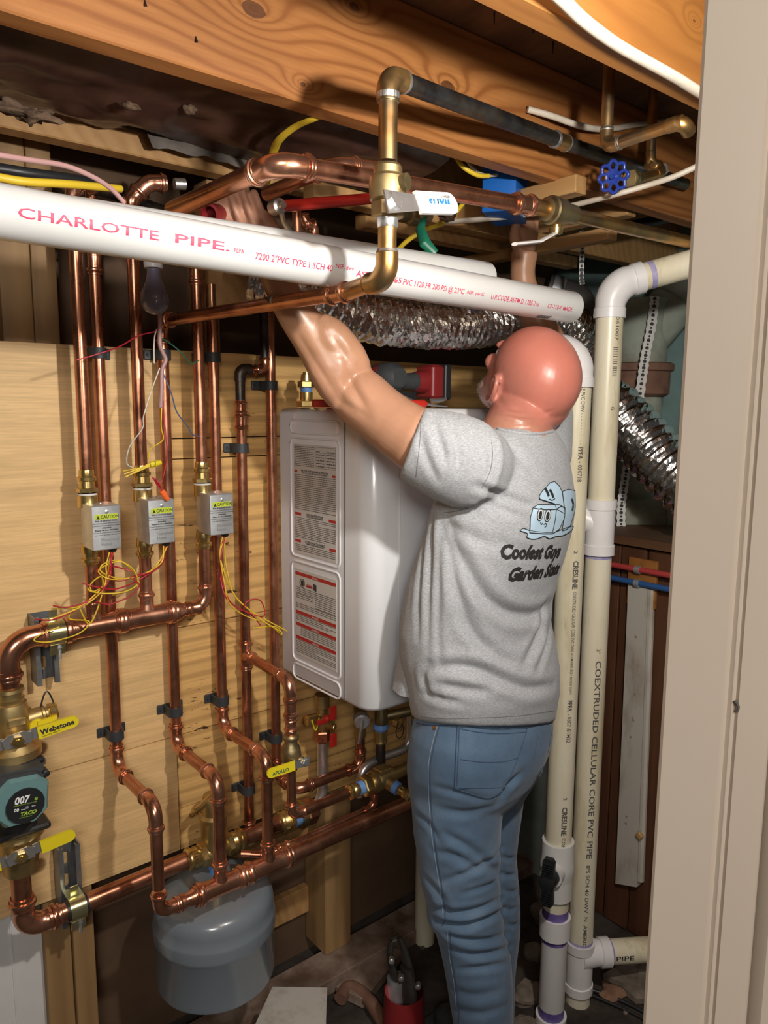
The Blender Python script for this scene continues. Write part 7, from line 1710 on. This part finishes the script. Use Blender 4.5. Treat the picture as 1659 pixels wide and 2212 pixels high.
def jersey():
    m, t, b = nt('heather_grey_jersey'); v = coords(t, (1, 1, 3.2), rot=(0, .25, 0)); n = noi(t, v, 210, 4, .7); n2 = noi(t, coords(t), 600, 2)
    t.links.new(ramp(t, [(.32, (.29, .305, .325)), (.5, (.39, .405, .43)), (.66, (.51, .525, .55))], n), b.inputs['Base Color']); b.inputs['Roughness'].default_value = .9; b.inputs['Sheen Weight'].default_value = .1; bump(t, b, n2, .25, .0006); return m
M['jersey'] = jersey(); sm.materials.append(M['jersey']); shirt = obj('t_shirt', sm, None, man)
sb = bvh(sm)
# hanging front corner of the shirt hem, left of the body
g = G(); n = 12; A4 = [dep(880, 1290, 1.46), dep(846, 1490, 1.47), dep(893, 1515, 1.42), dep(893, 1400, 1.40)]
for k in (0, 1):
    for j in range(n+1):
        for i in range(n+1):
            u_, v_ = i/n, j/n; p = (A4[0]*(1-u_)+A4[3]*u_)*(1-v_)+(A4[1]*(1-u_)+A4[2]*u_)*v_
            g.v.append(p+nv*(.004*k+.006*math.sin(7*u_+2*v_)*v_))
N_ = (n+1)**2
for j in range(n):
    for i in range(n): a = j*(n+1)+i; q = (a, a+1, a+n+2, a+n+1); g.f += [q, tuple(x+N_ for x in q)[::-1]]
for i in range(n):
    a = n*(n+1)+i; g.f.append((a, a+N_, a+N_+1, a+1)); a = i*(n+1); g.f.append((a, a+N_, a+N_+n+1, a+n+1))
obj('hem_flap', g, M['jersey'], shirt, 60)
M['sstitch'] = plain('shirt_seam', (.20, .20, .21), .9)
for L_ in ([(1062, 955), (1064, 985), (1058, 1020), (1040, 1055)], [(960, 1108), (985, 1104), (1010, 1098)], [(905, 1546), (960, 1552), (1040, 1550), (1120, 1546), (1198, 1535)], [(910, 890), (908, 940), (902, 1000), (899, 1030)]):
    seam(L_, .0008, 'sstitch', bv=sb, parent=shirt)
# collar rib
LC = proj(sb, [(1062, 921), (1085, 929), (1110, 934), (1140, 937), (1172, 936), (1194, 932)], 6)
if len(LC) > 4: obj('collar', G().sweep([p+(CAM-p).normalized()*.0005 for p in LC], [.001]+[.0034]*(len(LC)-2)+[.001], 8), M['jersey'], shirt, 60)
# ---- back print, laid on the cloth along the normal of the back
bc = V(math.sin(YW_), -math.cos(YW_), 0)     # outward normal of the back
bx_ = V(math.cos(YW_), math.sin(YW_), 0)
tc = PP(1172, 1240); sp_ = None
hit = sb.ray_cast(CAM, ray(1150, 1150).normalized()); h1 = sb.ray_cast(CAM, ray(1082, 1193).normalized())[0]
O0 = V(0, 0, 0)
def on_back(ou, oz, off=.0012):
    # ou, oz: coordinates across the back (metres from the left end of the first text line) and height above it
    def f(x, y):
        p = h1+bx_*(x+ou)+V(0, 0, 1)*(y+oz); p0 = p+bc*.3; p0 = V(p0.x, p0.y, p.z)
        h = sb.ray_cast(p0, -bc)
        if h[0] is None or h[1].dot(bc) < .05: return p0-bc*.42
        return h[0]+h[1]*off
    return f
h1 = h1-V(0, 0, .004)
def bprint(txt, ou, oz, size, slope=0, mat=None, **k):
    fn = on_back(ou, oz); return lettering(txt, (lambda x, y: fn(x, y-slope*x)), mat or M['ink'], shirt, size, 'printed_text', step=.004, stepx=.006, **k)
def bt(px, py):
    h = sb.ray_cast(CAM, ray(px, py).normalized())
    return ((h[0]-h1).dot(bx_), h[0].z-h1.z) if h[0] is not None else None
def banner(txt, pre, p0, p1, size, **k):
    bm = text_poly(txt, size, 1, .055*size, .3); bp2 = text_poly(pre, size, 1, .055*size, .3)
    x0 = min(v.co.x for v in bp2.verts); x1 = max(v.co.x for v in bp2.verts); bp2.free()
    a, b_ = bt(*p0), bt(*p1); kx = (b_[0]-a[0])/(x1-x0); sl = (b_[1]-a[1])/(b_[0]-a[0]); fn = on_back(0, 0)
    for v in bm.verts: v.co.x = (v.co.x-x0)*kx
    lettering(txt, lambda x, y: fn(a[0]+x, a[1]+sl*x+y), M['ink'], shirt, size, 'printed_text', step=.004, stepx=.006, bm=bm)
banner('Coolest Guys', 'Coolest', (1081, 1205), (1170, 1205), .0340)
banner('Garden State', 'Garden', (1096, 1254), (1170, 1246), .0340)
M['ice'] = plain('ice_blue_print', (.50, .68, .83), .6)
def shape(poly, mat, name, off=.0012, outline=True, r=.0007):
    # corners measured on the cloth, kept as coordinates across the flat of the back
    poly = [bt(*p) for p in poly]; poly = [p for p in poly if p]
    if len(poly) < 3: return
    bm = bmesh.new(); bm.faces.new([bm.verts.new((x, y, 0)) for x, y in poly]); bmesh.ops.triangulate(bm, faces=bm.faces[:])
    lettering('', on_back(0, 0, off), mat, shirt, 1, name, step=.005, stepx=.005, bm=bm)
    if outline:
        fo = on_back(0, 0, off+.0005); P = []
        for i in range(len(poly)):
            a, b2 = poly[i], poly[(i+1) % len(poly)]; P += [(a[0]+(b2[0]-a[0])*t/5, a[1]+(b2[1]-a[1])*t/5) for t in range(5)]
        obj('print_outline', G().sweep([fo(*p) for p in P+[P[0]]], r, 5, False), M['ink'], shirt, 60)
def stroke(pts, r=.0008, off=.003):
    q = [bt(*p) for p in catmull2(pts)]; q = [p for p in q if p]; fo = on_back(0, 0, off)
    if len(q) > 2: obj('print_line', G().sweep([fo(*p) for p in q], r, 5), M['ink'], shirt, 60)
def catmull2(P, k=5): return [(p.x, p.y) for p in catmull([V(x, y, 0) for x, y in P], k)]
shape(catmull2([(1122, 1146), (1130, 1141), (1146, 1146), (1190, 1150), (1220, 1140), (1236, 1136), (1232, 1146), (1215, 1156), (1200, 1158), (1186, 1163), (1174, 1158), (1160, 1163), (1148, 1164), (1137, 1160), (1138, 1152), (1122, 1146)])[:-1], M['ice'], 'puddle_print')
shape([(1212, 1062), (1225, 1057), (1240, 1060), (1247, 1066), (1241, 1095), (1230, 1135), (1222, 1143), (1212, 1146), (1218, 1115)], M['ice'], 'ice_block_print', .0014)
shape([(1163, 1072), (1170, 1060), (1186, 1043), (1196, 1040), (1206, 1050), (1213, 1064), (1218, 1110), (1200, 1100), (1196, 1088), (1164, 1078)], M['ice'], 'ice_block_print', .0016)
shape([(1142, 1150), (1145, 1112), (1150, 1096), (1160, 1090), (1205, 1090), (1218, 1097), (1216, 1120), (1206, 1142), (1192, 1152), (1172, 1152)], M['ice'], 'ice_block_print', .0020)
stroke([(1199, 1100), (1196, 1125), (1190, 1152)]); stroke([(1199, 1100), (1209, 1094), (1217, 1097)]); stroke([(1150, 1098), (1175, 1101), (1199, 1100)])
for cx_, cy_ in ((1164, 1111), (1180, 1113)):
    shape([(cx_+6*math.cos(a)+2*math.sin(a), cy_-13*math.sin(a)) for a in [2*PI*i/14 for i in range(14)]], M['white_ink'], 'print_eye', .0028)
    shape([(cx_+3.6*math.cos(a)+1.5*math.sin(a), cy_+1-9*math.sin(a)) for a in [2*PI*i/14 for i in range(14)]], M['ink'], 'print_eye', .0034, False)
stroke([(1165, 1128), (1167, 1132), (1170, 1129)]); stroke([(1172, 1132), (1176, 1130), (1178, 1134), (1174, 1138)])
for c_ in ((1177, 1063), (1187, 1066)): stroke([(c_[0]-2, c_[1]-8), (c_[0]+2, c_[1]), (c_[0]+5, c_[1]+8)], .0022)
stroke([(1232, 1078), (1235, 1090), (1233, 1102)], .0020); stroke([(1184, 1078), (1190, 1080), (1196, 1077)])
